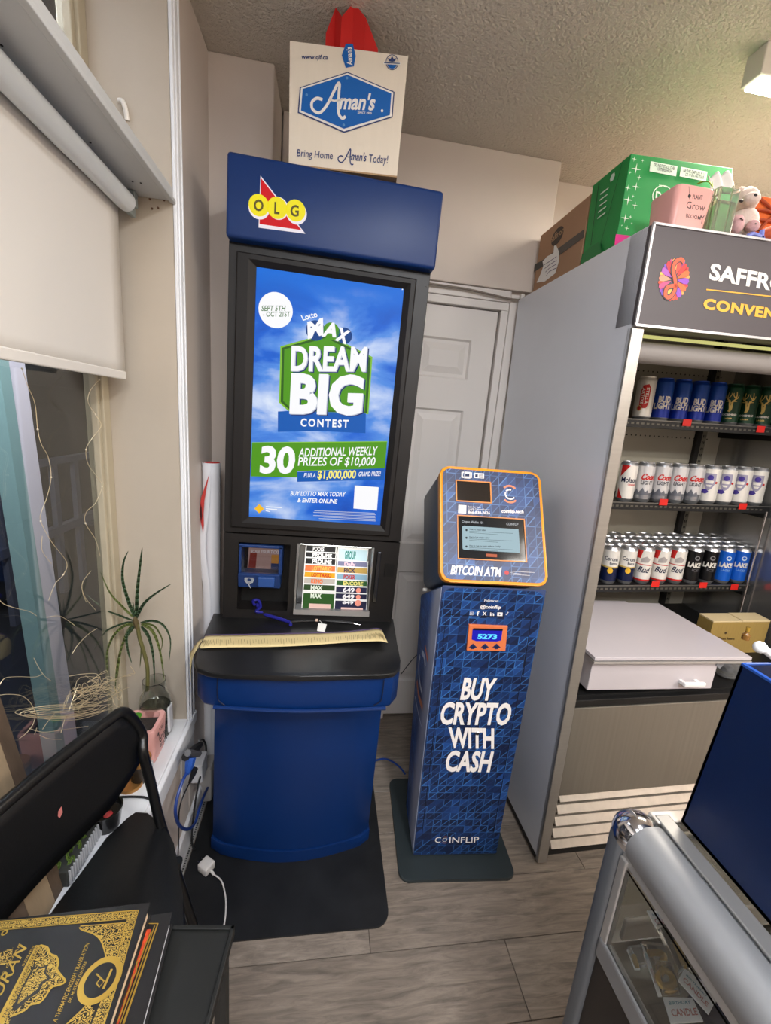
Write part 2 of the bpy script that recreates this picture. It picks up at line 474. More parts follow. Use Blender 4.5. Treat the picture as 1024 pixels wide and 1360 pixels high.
# ------------------------------------------------------------------ left wall with deep window
RY = 1.312            # reveal plane
GX = -.625            # glass plane
SZ = .49              # sill top
mb = MB()
mb.box(WX - .20, WX, RY + .016, 1.66, 0, CZ)           # beyond the window
mb.box(WX - .20, WX, -3.0, RY, 0, SZ - .03)     # below
mb.box(WX - .20, WX, -3.0, -.9, SZ - .03, CZ)   # nearer side, out of view
struct(mb.build('wall_left', wall_m))
# rounded corner between casing and column
mb = MB(); n = 8
prof = [V((WX + .0005, RY + .055, 0)), V((WX + .002, RY + .20, 0)), V((WX + .004, RY + .30, 0)), V((WX + .004, 1.657, 0)), V((WX - .01, 1.657, 0)), V((WX - .01, RY + .055, 0))]
mb.prism(prof, (0, 0, CZ - .002)); struct(mb.build('trim_1', wall_m))
# reveal lining (the board that faces the camera)
rev = struct(MB().box(GX - .02, WX + .003, RY, RY + .015, SZ - .02, CZ).build('trim_2', mat('reveal cream paint', (184, 172, 156), .5, bump=.1, bscale=40, var=.04, vscale=4)))
# casing, with fine steps
mb = MB()
for a, b_, t in ((.0, .012, .011), (.012, .020, .0145), (.020, .040, .012), (.040, .048, .0145), (.048, .058, .010)):
    mb.box(WX, WX + t, RY + a, RY + b_, SZ - .03, CZ, bevel=.002)
struct(mb.build('trim_3', white_m))
# sill board with moulded nosing
mb = MB().box(GX - .01, WX + .006, -.9, RY + .005, SZ - .03, SZ, bevel=.003)
mb.box(WX, WX + .018, -.9, RY + .06, SZ - .05, SZ - .008, bevel=.006, seg=3).box(WX, WX + .012, -.9, RY + .05, SZ - .085, SZ - .052, bevel=.004)
struct(mb.build('trim_sill', white_m))
# ledge above the blind
mb = MB().box(GX + .02, WX + .004, -.9, RY, 2.055, 2.086, bevel=.004)
mb.box(WX - .004, WX + .010, -.9, RY, 2.050, 2.060, bevel=.002)
struct(mb.build('trim_ledge', mat('ledge paint', (190, 190, 188), .4, var=.04, vscale=3)))
mb = MB()
for p in ((2, 60), (120, 189), (176, 241), (187, 243)):
    q = onz(p[0], p[1], 2.0545); mb.lathe([(0, 0), (.0022, 0), (.0022, -.001), (0, -.001)], q, 8)
struct(mb.build('trim_4', mat('nail hole', (40, 36, 34), .8)))
mb = MB()
for (x, y) in ((199, 264.5), (202, 277), (210, 276), (218, 266)):
    q = ony(x, y, RY - .001); mb.lathe([(0, 0), (.0028, 0), (.0022, .002), (0, .002)], q, 8, Euler((R(90), 0, 0)).to_matrix())
struct(mb.build('trim_5', mat('rusty screw hole', (110, 80, 62), .8)))
# window unit: frames, panes
win = D.objects.new('window_1', None); col.objects.link(win); win['kind'] = 'structure'
mb = MB()
for z0, z1 in ((SZ - .01, 2.06), (2.08, CZ)):
    mb.box(GX - .03, GX + .012, RY - .036, RY, z0, z1, bevel=.003).box(GX - .03, GX + .004, RY - .052, RY - .036, z0, z1, bevel=.003)
    mb.box(GX - .03, GX + .004, -.9, RY - .03, z0, z0 + .05, bevel=.003)
    mb.box(GX - .03, GX + .004, -.9, RY - .03, z1 - .03, z1, bevel=.003)
mb.build('window_frame', mat('cream window frame', (176, 165, 142), .45, var=.05, vscale=12), win)
glass = mat('window glass', (235, 240, 240), .0, trans=1, ior=1.5)
MB().box(GX - .016, GX - .012, -.9, RY - .045, SZ + .03, 2.04).build('pane', glass, win)
MB().box(GX - .016, GX - .012, -.9, RY - .045, 2.12, CZ - .02).build('pane', glass, win)
# baseboard with perforated metal foot strip
struct(MB().box(WX, WX + .014, -.9, 1.655, 0, .10, bevel=.003).build('baseboard_left', white_m))
mb = MB().box(WX + .014, WX + .027, .6, 1.655, 0, .008, bevel=.001)
st = struct(mb.build('trim_6', mat('galvanised strip', (190, 188, 184), .35, .6)))
mb = MB()
for i in range(120):
    mb.box(WX + .0175, WX + .0225, .62 + i * .0086, .62 + i * .0086 + .0045, .0082, .0088)
o = mb.build('perforation', mat('hole black', (20, 20, 20), .8), st); o['kind'] = 'stuff'

# outside at night: siding post, dark siding wall, ground
ext = MB().box(-6, -.7, -3, 6, -.25, -.2).build('ground', mat('night asphalt', (38, 40, 46), .9)); struct(ext)
PX_ = -1.15
def post_face(a, b_, c, d):
    # a, b_ near the top of the visible stretch, c, d near its bottom; the post leans a little
    ta, tb2, ba, bb2 = onx(*a, PX_), onx(*b_, PX_), onx(*c, PX_), onx(*d, PX_)
    def ex(p, q, z): return V((PX_, q.y + (p.y - q.y) * (z - q.z) / (p.z - q.z), z))
    lo0, lo1, hi0, hi1 = ex(ta, ba, -.2), ex(tb2, bb2, -.2), ex(ta, ba, 2.9), ex(tb2, bb2, 2.9)
    k = V((-.06, 0, 0))
    return MB().hexa([lo0, lo1, lo1 + k, lo0 + k, hi0, hi1, hi1 + k, hi0 + k])
pst = thing('porch_post', 'white and teal painted post seen through the dark window', 'post', (PX_, onx(80, 900, PX_).y, -.2))
post_face((12, 488), (33, 490), (79, 945), (97, 945)).build('white_face', mat('post white', (226, 222, 232), .5), pst)
post_face((-3, 486), (12, 488), (67, 945), (79, 945)).build('teal_face', mat('post teal', (150, 185, 182), .5), pst)
sid = thing('neighbour_wall', 'dark siding wall of the building across, seen through the window', 'wall', (-3.4, 2, -.2))
sm = mat('dark siding', (52, 56, 68), .7)
for k in range(17):
    MB().prism([V((-3.4, -1, -.2 + k * .2)), V((-3.36, -1, -.2 + k * .2)), V((-3.4, -1, k * .2))], (0, 8, 0)).build('siding_board', sm, sid)
MB().box(-2.3, -2.24, .5, 5, .35, .42).build('rail', mat('grey rail', (96, 100, 116), .6), thing('porch_railing', 'grey horizontal railing outside behind the glass', 'railing', (-2.3, 1, -.2)))
rl = [o for o in D.objects if o.name == 'porch_railing'][0]
MB().box(-2.3, -2.24, .5, 5, .95, 1.0).build('rail', mat('grey rail'), rl)
for k in range(12): MB().box(-2.29, -2.25, .8 + k * .3, .86 + k * .3, -.2, .97).build('baluster', mat('grey rail'), rl)

# ================================================================== ROLLER BLIND
BX = -.552
bl = thing('roller_blind', 'white roller blind half lowered under the ledge', 'blind', (BX, .2, 1.59))
fab = mat('blind fabric', (212, 206, 198), .8, bump=.1, bscale=500)
MB().tube([V((-.525, -.88, 2.022)), V((-.525, 1.262, 2.022))], .023, 20).build('roller', mat('blind roller', (214, 218, 220), .45), bl, smooth=True)
def bf(u, v):
    y = -.88 + 2.155 * u; z = 2.03 - .425 * v
    return V((BX + .004 * math.sin(6 * u) * v + .004 * (1 - v) ** 6, y, z))
MB().grid(bf, 40, 12).build('fabric', fab, bl, smooth=True, solid=.0012)
MB().box(BX - .005, BX + .004, -.88, 1.270, 1.594, 1.616, bevel=.003).build('hem_bar', fab, bl)
MB().box(-.538, -.508, 1.272, 1.292, 2.018, 2.054, bevel=.002).box(-.531, -.517, 1.262, 1.30, 2.0, 2.02, bevel=.003).build('bracket', mat('zinc', (150, 160, 160), .4, .5), bl)

# small hook on the upper window frame and knob
tag(MB().tube(spline([ony(169, 160, RY - .003), ony(167, 146, RY - .007), ony(163, 135, RY - .007), ony(158, 134, RY - .003)], 5), .0058, 8).build('wall_hook', trim_m, smooth=True), 'cream painted hook on the reveal above the ledge', 'hook')

# ================================================================== MAT, KIOSK
tag(MB().prism([(x, y, 0.0) for x, y in rrect(WX + .030, .268, .965, 1.83, .045)], (0, 0, .006), bevel=.001).build('floor_mat', mat('black mat', (25, 26, 28), .5, var=.5, vscale=7), base=(0, 1.4, 0)), 'black rubber mat under the blue lottery kiosk', 'mat')

KR = (0, R(1.15), 0)
ks = thing('lottery_kiosk', 'tall black and royal blue lottery kiosk with a lit screen', 'kiosk', (0, 0, .006), KR)
blue = mat('royal blue plastic', (2, 42, 98), .42, bump=.05, bscale=400, spec=.45)
KY = 1.40
# pedestal, bowed front
def ped(z0, z1, g, y=0):
    pts = [(-.335 - g, 1.72), (.22 + g, 1.72), (.22 + g, 1.25 - g)]
    for k in range(1, 15):
        t = k / 15; pts.append((.22 + g - (.555 + 2 * g) * t, 1.235 - g - .05 * math.sin(math.pi * t)))
    pts.append((-.335 - g, 1.25 - g))
    return MB().prism([(a, b_, z0) for a, b_ in pts], (0, 0, z1 - z0), bevel=.003)
ped(.055, .70, 0).build('pedestal', blue, ks, smooth=True)
ped(.004, .052, .005).build('plinth', blue, ks, smooth=True)
# apron under the counter
pts = [(-.345, 1.40), (.24, 1.40)]
fr_ = [(.245, 1.20), (.240, 1.135), (.215, 1.10), (.185, 1.092), (-.06, 1.082), (-.295, 1.098), (-.33, 1.108), (-.357, 1.14), (-.365, 1.20)]
mb = MB().prism([(a, b_, .692) for a, b_ in pts + fr_], (0, 0, .112), bevel=.012, seg=3); mb.build('apron', blue, ks, smooth=True)
# apron front drawer line and lower bead
mb = MB().tube(spline([V((-.30, 1.092, .700)), V((-.06, 1.076, .698)), (V((.20, 1.09, .697)))], 10), .006, 8); mb.build('apron_bead', blue, ks, smooth=True)
grv = mat('seam dark', (6, 18, 48), .6)
for sx, x in ((-1, -.290), (1, .185)):
    MB().tube(spline([V((x - .02 * sx * -1 * 0, 1.0905 if sx < 0 else 1.087, .795)), V((x, 1.0905 if sx < 0 else 1.087, .745)), V((x - .004 * sx, 1.0905 if sx < 0 else 1.087, .722)), V((x - .022 * sx, 1.088, .708))], 6), .0018, 5).build('seam', grv, ks)
# counter top
cp = [(-.387, 1.43), (.262, 1.43), (.248, 1.25), (.243, 1.15), (.236, 1.115), (.215, 1.088), (.18, 1.076), (-.06, 1.064), (-.27, 1.072), (-.315, 1.08), (-.345, 1.097), (-.362, 1.125), (-.372, 1.20)]
MB().prism([(a, b_, .804) for a, b_ in cp], (0, 0, .016), bevel=.004).build('counter_top', mat('black laminate', (24, 24, 25), .3, bump=.15, bscale=500, spec=.6), ks, smooth=True)
# upper cabinet as a frame around the recesses
KX0, KX1 = -.35, .25
mb = MB()
mb.box(KX0, KX1, KY + .12, 1.82, .82, 2.0)            # core
mb.box(KX0, KX1, KY, KY + .12, 1.132, 2.0, bevel=.002)
# lower fascia pieces around ticket checker recess and slip rack
TX0, TX1, TZ0, TZ1 = -.302, -.130, .852, 1.098
SX0, SX1, SZ0, SZ1 = -.108, .160, .850, 1.104
for a in ((KX0, TX0, .82, 1.127), (TX1, SX0, .82, 1.127), (SX1, KX1, .82, 1.127), (TX0, TX1, .82, TZ0), (TX0, TX1, TZ1, 1.127), (SX0, SX1, .82, SZ0), (SX0, SX1, SZ1, 1.127)):
    mb.box(a[0], a[1], KY + .001, KY + .12, a[2], a[3])
mb.build('cabinet', dark_m, ks)
# screen frame: stepped and mitred
mb = MB()
def zring(x0, x1, z0, z1, y): return [V((x0, y, z0)), V((x1, y, z0)), V((x1, y, z1)), V((x0, y, z1))]
rr = [zring(-.326, .207, 1.152, 1.978, KY), zring(-.326, .207, 1.152, 1.978, KY - .010), zring(-.322, .203, 1.156, 1.974, KY - .014), zring(-.292, .190, 1.170, 1.962, KY - .014), zring(-.270, .171, 1.190, 1.946, KY + .0)]
for p, q in zip(rr, rr[1:]):
    for k in range(4): mb._add([p[k], p[(k + 1) % 4], q[(k + 1) % 4], q[k]], [(0, 1, 2, 3)])
mb.build('screen_frame', mat('screen frame black', (26, 23, 22), .5, spec=.35), ks)
MB().box(-.328, .209, KY - .0005, KY + .001, 1.150, 1.980).build('seam', mat('seam black', (5, 5, 5), .8), ks)
# header
MB().box(-.352, .256, KY - .035, 1.80, 2.004, 2.213, bevel=.010, seg=4).build('header', blue, ks, smooth=True)
MB().box(-.35, .25, KY + .002, 1.8, 1.996, 2.006).build('header_gap', mat('shadow gap', (8, 10, 18), .8), ks)
# screws
mb = MB()
for p in ((316, 346), (566.5, 380)):
    fc = Face(ks, (0, KY, 0), (1, 0, 0), (0, 0, 1)); u, v = fc.pix(*p)
    mb.lathe([(0, 0), (.003, 0), (.0025, .002), (0, .002)], (u, KY, v), 10, Euler((R(90), 0, 0)).to_matrix())
mb.build('screw', mat('screw black', (50, 48, 46), .4, .5), ks)

# ---- screen picture
scr_m = D.materials.new('screen sky picture'); scr_m.use_nodes = True; nt = scr_m.node_tree; b = nt.nodes['Principled BSDF']
tc = nt.nodes.new('ShaderNodeTexCoord'); mp = nt.nodes.new('ShaderNodeMapping'); mp.inputs['Scale'].default_value = (2.6, 1, 5.2)
nt.links.new(tc.outputs['Object'], mp.inputs[0])
n = nt.nodes.new('ShaderNodeTexNoise'); n.inputs['Scale'].default_value = 1.7; n.inputs['Detail'].default_value = 7; n.inputs['Distortion'].default_value = .35
nt.links.new(mp.outputs[0], n.inputs[0]); cr = nt.nodes.new('ShaderNodeValToRGB')
e = cr.color_ramp.elements; e[0].position = .36; e[0].color = lin((0, 70, 178)); e[1].position = .80; e[1].color = lin((226, 236, 252))
e2 = e.new(.50); e2.color = lin((14, 96, 208)); e3 = e.new(.60); e3.color = lin((80, 140, 226))
sp = nt.nodes.new('ShaderNodeSeparateXYZ'); nt.links.new(tc.outputs['Object'], sp.inputs[0])
zr = nt.nodes.new('ShaderNodeMapRange'); nt.links.new(sp.outputs[2], zr.inputs[0]); zr.inputs[1].default_value = 1.19; zr.inputs[2].default_value = 1.95
zc2 = nt.nodes.new('ShaderNodeValToRGB'); zc2.color_ramp.interpolation = 'EASE'; nt.links.new(zr.outputs[0], zc2.inputs[0])
ze = zc2.color_ramp.elements; ze[0].position = 0; ze[0].color = (.22, .22, .22, 1); ze[1].position = 1; ze[1].color = (0, 0, 0, 1)
for p_, v_ in ((.12, .05), (.36, .20), (.50, .62), (.60, .25), (.74, .55), (.86, .10)):
    q_ = ze.new(p_); q_.color = (v_, v_, v_, 1)
ma = nt.nodes.new('ShaderNodeMath'); ma.operation = 'MULTIPLY_ADD'; nt.links.new(zc2.outputs[0], ma.inputs[0]); ma.inputs[1].default_value = .22; nt.links.new(n.outputs[0], ma.inputs[2])
nt.links.new(ma.outputs[0], cr.inputs[0])
r1 = nt.nodes.new('ShaderNodeMapRange'); nt.links.new(sp.outputs[2], r1.inputs[0]); r1.inputs[1].default_value = 1.80; r1.inputs[2].default_value = 1.93
mx = nt.nodes.new('ShaderNodeMix'); mx.data_type = 'RGBA'; nt.links.new(r1.outputs[0], mx.inputs[0]); nt.links.new(cr.outputs[0], mx.inputs[6]); mx.inputs[7].default_value = lin((0, 106, 214))
nt.links.new(mx.outputs[2], b.inputs['Emission Color']); b.inputs['Emission Strength'].default_value = 1.0; b.inputs['Base Color'].default_value = (.01, .01, .01, 1); b.inputs['Roughness'].default_value = .5; b.inputs['Specular IOR Level'].default_value = .15
MB().box(-.2705, .1715, KY - .002, KY - .0002, 1.1895, 1.9465).build('screen', scr_m, ks)
F = Face(ks, (0, KY - .0021, 0), (1, 0, 0), (0, 0, 1)); c4 = crop(300, 320, 3.4); F.lift = .0004
gW = glow('screen white', (250, 250, 252)); gG = glow('screen green', (78, 150, 16)); gGd = glow('screen dark green', (44, 96, 16)); gB = glow('screen blue', (0, 88, 178)); gB2 = glow('screen ball blue', (0, 62, 132)); gDB = glow('screen navy', (20, 40, 110)); gY = glow('screen yellow', (252, 238, 120)); gGr = glow('screen grey', (196, 202, 214)); gT = glow('screen text green', (60, 110, 50))
gG2 = glow('screen light green', (128, 190, 50)); gO = glow('screen orange', (250, 190, 30))
def T(face, nm, m, s, bl, br, tl, c, **k): face.text(nm, m, s, c(*bl), c(*br), c(*tl), **k)
def PG(face, nm, m, pts, c, lay=1): face.ppoly(nm, m, [c(*p) for p in pts], lay)
F.disc('badge', gW, c4(225, 313), .0505, 1)
T(F, 'lettering', gT, 'SEPT 5TH', (160, 316), (267, 316), (163, 293), c4, lay=2, bold=.012)
T(F, 'lettering', gT, '- OCT 21ST', (167, 342), (289, 342), (168, 320), c4, lay=2, bold=.012)
T(F, 'lettering', gW, 'Lotto', (348, 360), (416, 342), (338, 336), c4, lay=2, bold=.02)
PG(F, 'hexagon_rim', gG2, [(246, 476), (452, 418), (662, 524), (644, 782), (290, 775), (240, 730)], c4, 1)
PG(F, 'hexagon_edge', gGd, [(254, 482), (452, 426), (654, 528), (638, 776), (294, 768), (247, 727)], c4, 2)
PG(F, 'hexagon', gG, [(264, 490), (452, 438), (642, 534), (628, 770), (300, 762), (259, 722)], c4, 3)
for x, y, r_, m in ((405, 405, 44, gB2), (535, 428, 36, gB2), (475, 408, 38, gG)):
    F.disc('ball#%d' % x, m, c4(x, y), r_ / 3.4 * .00228, 4)
T(F, 'lettering', gW, 'M', (370, 440), (440, 420), (368, 372), c4, lay=6, bold=.05)
T(F, 'lettering', gW, 'A', (432, 428), (500, 432), (450, 372), c4, lay=6, bold=.05)
T(F, 'lettering', gW, 'X', (492, 445), (545, 465), (510, 392), c4, lay=6, bold=.05)
for dx, dy, m, l in ((9, 7, gDB, 5), (4, 3, gGr, 6), (0, 0, gW, 7)):
    T(F, 'lettering', m, 'DREAM', (293 + dx, 583 + dy), (630 + dx, 586 + dy), (297 + dx, 478 + dy), c4, lay=l, bold=.03)
    T(F, 'lettering', m, 'BIG', (287 + dx, 770 + dy), (612 + dx, 776 + dy), (295 + dx, 608 + dy), c4, lay=l, bold=.045)
PG(F, 'banner', gB, [(235, 770), (290, 767), (632, 778), (630, 868), (420, 858), (235, 862)], c4, 4)
T(F, 'lettering', gW, 'CONTEST', (337, 836), (553, 842), (338, 803), c4, lay=5, bold=.03, space=1.3)
PG(F, 'strip_rim', gG2, [(119, 909), (729, 904), (728, 908), (118, 914)], c4, 2)
PG(F, 'strip', gG, [(118, 912), (728, 907), (718, 1026), (322, 1040), (322, 1068), (112, 1063)], c4, 1)
T(F, 'lettering', gW, '30', (152, 1043), (308, 1046), (160, 932), c4, lay=2, bold=.04)
T(F, 'lettering', gW, 'ADDITIONAL WEEKLY', (328, 974), (680, 966), (333, 937), c4, lay=2, bold=.015)
T(F, 'lettering', gW, 'PRIZES OF $10,000', (325, 1014), (672, 1013), (330, 977), c4, lay=2, bold=.015)
PG(F, 'strip', gB, [(322, 1042), (716, 1026), (714, 1078), (322, 1088)], c4, 2)
T(F, 'lettering', gW, 'PLUS A', (352, 1067), (405, 1067), (355, 1048), c4, lay=3, bold=.015)
T(F, 'lettering', gY, '$1,000,000', (413, 1072), (586, 1070), (416, 1038), c4, lay=3, bold=.03)
T(F, 'lettering', gW, 'GRAND PRIZE!', (598, 1062), (697, 1060), (601, 1043), c4, lay=3, bold=.015)
T(F, 'lettering', gW, 'BUY LOTTO MAX TODAY', (291, 1149), (537, 1154), (295, 1130), c4, lay=2, bold=.015)
T(F, 'lettering', gW, '& ENTER ONLINE', (322, 1179), (500, 1185), (326, 1161), c4, lay=2, bold=.03)
PG(F, 'white_square', gW, [(582, 1104), (690, 1112), (682, 1218), (576, 1208)], c4, 1)
PG(F, 'diamond', gO, [(150, 1188), (172, 1210), (150, 1230), (129, 1209)], c4, 1)
for k, (a, b_) in enumerate(((400, 672), (395, 676), (425, 674), (395, 676), (440, 675), (420, 677))):
    PG(F, 'fine_print', gGr, [(a, 1217 + k * 7), (b_, 1228 + k * 7), (b_, 1230.5 + k * 7), (a, 1219.5 + k * 7)], c4, 1)
for k, b_ in enumerate((252, 232, 200)):
    PG(F, 'fine_print', gW, [(180, 1198 + k * 9), (b_, 1203 + k * 9), (b_, 1206 + k * 9), (180, 1202 + k * 9)], c4, 1)
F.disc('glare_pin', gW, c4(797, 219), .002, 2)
F.done()

# ---- OLG logo on the header
H = Face(ks, (0, KY - .035, 0), (1, 0, 0), (0, 0, 1)); c3 = crop(290, 190, 6.4); H.lift = .0008
lw = glow('logo lit white', (250, 240, 246), .9); lr = glow('logo lit red', (216, 10, 24), .9); ly = glow('logo lit yellow', (252, 234, 32), .9); lo = mat('logo olive ink', (84, 74, 8), .5)
PG(H, 'logo', lw, [(358, 278), (740, 772), (342, 720)], c3, 1)
PG(H, 'logo', lr, [(363, 300), (706, 742), (350, 690)], c3, 2)
for x, y in ((345, 532), (500, 555), (657, 577)):
    H.disc('logo', lw, c3(x + (2 if x < 400 else 8), y + (22 if x != 500 else 2)), .0285, 2.4)
for x, y in ((345, 532), (500, 555), (657, 577)):
    H.disc('logo', ly, c3(x, y), .0275, 3)
T(H, 'logo', lo, 'O', (303, 577), (385, 581), (303, 487), c3, lay=4, bold=.03)
T(H, 'logo', lo, 'L', (475, 602), (520, 607), (478, 508), c3, lay=4, bold=.03)
T(H, 'logo', lo, 'G', (613, 624), (684, 626), (614, 534), c3, lay=4, bold=.03)
H.done()

# ---- ticket checker in its recess
MB().box(TX0, TX1, KY + .075, KY + .085, TZ0, TZ1).build('recess_back', mat('recess black', (16, 15, 15), .6), ks)
navy = mat('checker blue plastic', (24, 52, 104), .35)
tk = MB()
tk.hexa([(-.300, KY + .0, .935), (-.158, KY + .0, .935), (-.158, KY + .07, .945), (-.300, KY + .07, .945), (-.300, KY - .012, .990), (-.160, KY - .012, .990), (-.160, KY + .07, .990), (-.300, KY + .07, .990)], bevel=.004)
tk.box(-.300, -.290, KY + .0, KY + .06, .985, 1.088, bevel=.002).box(-.168, -.156, KY + .0, KY + .06, .985, 1.088, bevel=.002).box(-.300, -.156, KY + .0, KY + .06, 1.080, 1.090, bevel=.002)
tk = tk.build('ticket_checker', navy, ks); tk['label'] = 'blue ticket checker with small lit display'
MB().box(-.290, -.168, KY + .045, KY + .055, .988, 1.082).build('display_back', mat('display brown', (60, 48, 42), .5), tk)
cf = Face(ks, (0, KY + .044, 0), (1, 0, 0), (0, 0, 1)); c7 = crop(280, 690, 3.657); cf.lift = .0004
dl = glow('checker display', (190, 150, 140), .55); dl2 = glow('checker display warm', (220, 150, 70), .5); dl3 = glow('checker display blue', (60, 70, 110), .5); dl4 = glow('checker display text', (236, 220, 220), .6)
PG(cf, 'display', dl, [(185, 135), (352, 142), (346, 243), (178, 235)], c7, 1)
PG(cf, 'display', dl2, [(295, 170), (350, 173), (347, 215), (293, 212)], c7, 2)
PG(cf, 'display', dl3, [(292, 212), (346, 215), (344, 243), (292, 241)], c7, 2)
PG(cf, 'display', glow('checker display red', (150, 60, 50), .5), [(192, 160), (225, 150), (218, 235), (182, 233)], c7, 2)
T(cf, 'display', dl4, 'SCAN YOUR TICKETS', (195, 160), (350, 166), (196, 146), c7, lay=3, bold=.02)
cf.done(tk)
MB().box(-.291, -.167, KY - .002, KY + .001, .992, 1.082).build('clear_cover', mat('smoky glass', (200, 205, 210), .03, trans=1, ior=1.3), tk)
MB().box(-.232, -.176, KY - .022, KY - .008, .948, .984, bevel=.004).build('scanner_slot', mat('slot blue', (40, 74, 136), .3), tk)
cf = Face(ks, (0, KY - .0075, 0), (1, 0, 0), (0, 0, 1)); cf.lift = .0015
for k in range(9):
    a = R(40 * k); cx, cz = -.262 + .011 * math.cos(a), .968 + .010 * math.sin(a)
    cf.disc('tree_emblem', mat('emblem silver', (170, 175, 182), .5), (cx, cz), .0055, 1, n=7)
cf.stroke('tree_emblem', mat('emblem silver'), [(-.262, .965), (-.262, .948), (-.256, .938)], .003, 1); cf.done(tk)

# ---- slip rack: recess with bright frame and stepped slips
silver = mat('rack silver', (150, 150, 150), .35, .7)
rk = MB()
rk.box(SX0, SX1, KY + .078, KY + .084, SZ0, SZ1)
rk.box(SX0, SX0 + .006, KY - .004, KY + .08, SZ0, SZ1).box(SX1 - .003, SX1, KY - .004, KY + .08, SZ0, SZ1)
rk.hexa([(SX0, KY - .010, SZ0 - .006), (SX1 + .004, KY - .010, SZ0 - .006), (SX1, KY + .05, SZ0), (SX0, KY + .05, SZ0), (SX0, KY - .006, SZ0 + .012), (SX1 + .004, KY - .006, SZ0 + .012), (SX1, KY + .05, SZ0 + .008), (SX0, KY + .05, SZ0 + .008)])
rk = rk.build('slip_rack', silver, ks)
MB().box(.171, .186, KY - .010, KY + .001, .90, 1.092, bevel=.003).build('chrome_strip', mat('dark chrome', (84, 86, 92), .2, .9), ks)
MB().box(SX0 + .01, SX1 - .01, KY + .01, KY + .03, SZ1 - .004, SZ1 - .001).build('rack_lamp', glow('rack lamp', (250, 250, 245), 9), rk)
MB().box(.204, .238, KY - .003, KY + .0015, 1.0, 1.046).build('card_slot', mat('slot black', (6, 6, 6), .5), ks)
slip_edge = mat('slip paper', (240, 240, 238), .6)
spec = [  # left column, top to bottom: (ground colour, words, ink)
    ('black pools slip', (34, 34, 36), 'POOLS', (235, 235, 235), 8), ('black sports slip at second place', (30, 30, 32), 'PROLINE', (240, 240, 240), 8), ('black sports slip at third place', (26, 26, 28), 'PROLINE', (240, 240, 240), 8),
    ('orange and yellow slip', (232, 120, 70), 'LOTTARIO', (250, 190, 90), 8), ('yellow slip with red lettering', (226, 168, 30), 'LOTTARIO', (200, 60, 20), 8), ('grey slip with orange sun mark', (186, 180, 172), 'KENO', (236, 110, 30), 8),
    ('dark green slip upper', (36, 66, 28), 'MAX', (225, 235, 220), 8), ('dark green slip with numbers, lowest in the left column', (40, 84, 30), 'MAX', (230, 240, 225), 20)]
spec2 = [('pale blue group slip', (196, 222, 232), 'GROUP', (40, 130, 120), 13), ('violet grey slip', (120, 120, 150), 'Daily', (235, 200, 210), 8), ('tan slip', (196, 160, 84), 'PICK', (60, 50, 80), 8), ('light blue slip with red mark', (140, 178, 200), 'POKER', (190, 40, 40), 8),
    ('green slip with gold lettering', (44, 92, 44), 'ENCORE', (230, 220, 130), 8), ('navy slip highest of the three numbered 649', (30, 32, 66), '649', (238, 236, 240), 8), ('navy slip between the two others numbered 649', (28, 30, 62), '649', (240, 238, 240), 8), ('navy slip numbered 649 lowest in the right column', (26, 28, 60), '649', (240, 238, 240), 15)]
c9 = crop(380, 700, 7.314)
edgeL = [170, 236, 292, 358, 428, 486, 548, 612, 795]; edgeR = [195, 322, 380, 445, 508, 568, 636, 698, 812]
slips = []
for ci, (sp_, ed) in enumerate(((spec, edgeL), (spec2, edgeR))):
    for i, (lb, cc, words, ik, _) in enumerate(sp_):
        xL0, xR0 = ((185, 496), (500, 808))[ci]
        fI = i / 8.0
        ytop = ed[i]; ybot = ed[i + 1]
        Yp = KY + .060 - .007 * i
        Ff = Face(ks, (0, Yp, 0), (1, 0, 0), (0, 0, 1))
        sk = -42 * (ytop - 170) / 640
        kx = .070 * (ytop - 170)
        q0 = Ff.pix(*c9(xL0 - kx, ytop)); q1 = Ff.pix(*c9(xR0 - kx * .3, ytop + 18)); q2 = Ff.pix(*c9(xL0 - kx, ybot))
        x0, x1, zt, zb = q0[0] + .002, q1[0] - .002, q0[1], q2[1]
        th = thing('bet_slip', 'printed ' + lb + ' in the kiosk rack', 'slip', tuple(ROT['lottery_kiosk'][1] @ (V((x0, Yp, zb)) - ROT['lottery_kiosk'][0]) + ROT['lottery_kiosk'][0]), KR, 'betting slips in the kiosk rack')
        # local frame: shift so that coordinates are relative to (x0, Yp, zb)
        h = zt - zb; wd = x1 - x0
        th['_b'] = (0, 0, 0)
        MB().hexa([(0, 0, -.012), (wd, 0, -.012), (wd, .0012, -.012), (0, .0012, -.012), (0, .004, h), (wd, .004, h), (wd, .0052, h), (0, .0052, h)]).build('sheet', slip_edge, th)
        sf = Face(th, (0, .0005, 0), (1, 0, 0), V((0, .004, h + .012))); sf.b = V((0, 0, 0)); sf.M = Matrix.Identity(3); sf.O = V((0, .004 * .012 / (h + .012) - .0004, 0)); sf.lift = .0003
        hh = (V((0, .004, h))).length
        im = mat('slip ' + lb, cc, .5); tm = mat('slip ink ' + lb, ik, .5)
        sf.poly('print', im, [(.004 if ci else .003, 0), (wd - .003, 0), (wd - .003, hh * .84 if i < 8 else hh * .9), (.004, hh * .84)], 1)
        if i == 7:
            sf.text('print', tm, words, (wd * .25, hh * .60), (wd * .58, hh * .60), (wd * .25, hh * .82), uv=True, lay=2, bold=.04)
            pk = mat('slip pale grid', (226, 190, 180), .6)
            sf.poly('print', pk, [(wd * .22, hh * .02), (wd * .88, hh * .02), (wd * .88, hh * .30), (wd * .22, hh * .30)], 2)
        else:
            sf.text('print', tm, words, (wd * .24, hh * .14), (wd * (.86 if len(words) > 5 else .60), hh * .14), (wd * .24, hh * .70), uv=True, lay=2, bold=.04)
        if words == '649':
            sf.disc('print', mat('slip salmon', (236, 150, 130), .5), (wd * .72, hh * (.42 if i < 7 else .7)), min(hh * .34, .012), 2, ry=min(hh * .34, .012))
        sf.done(th)

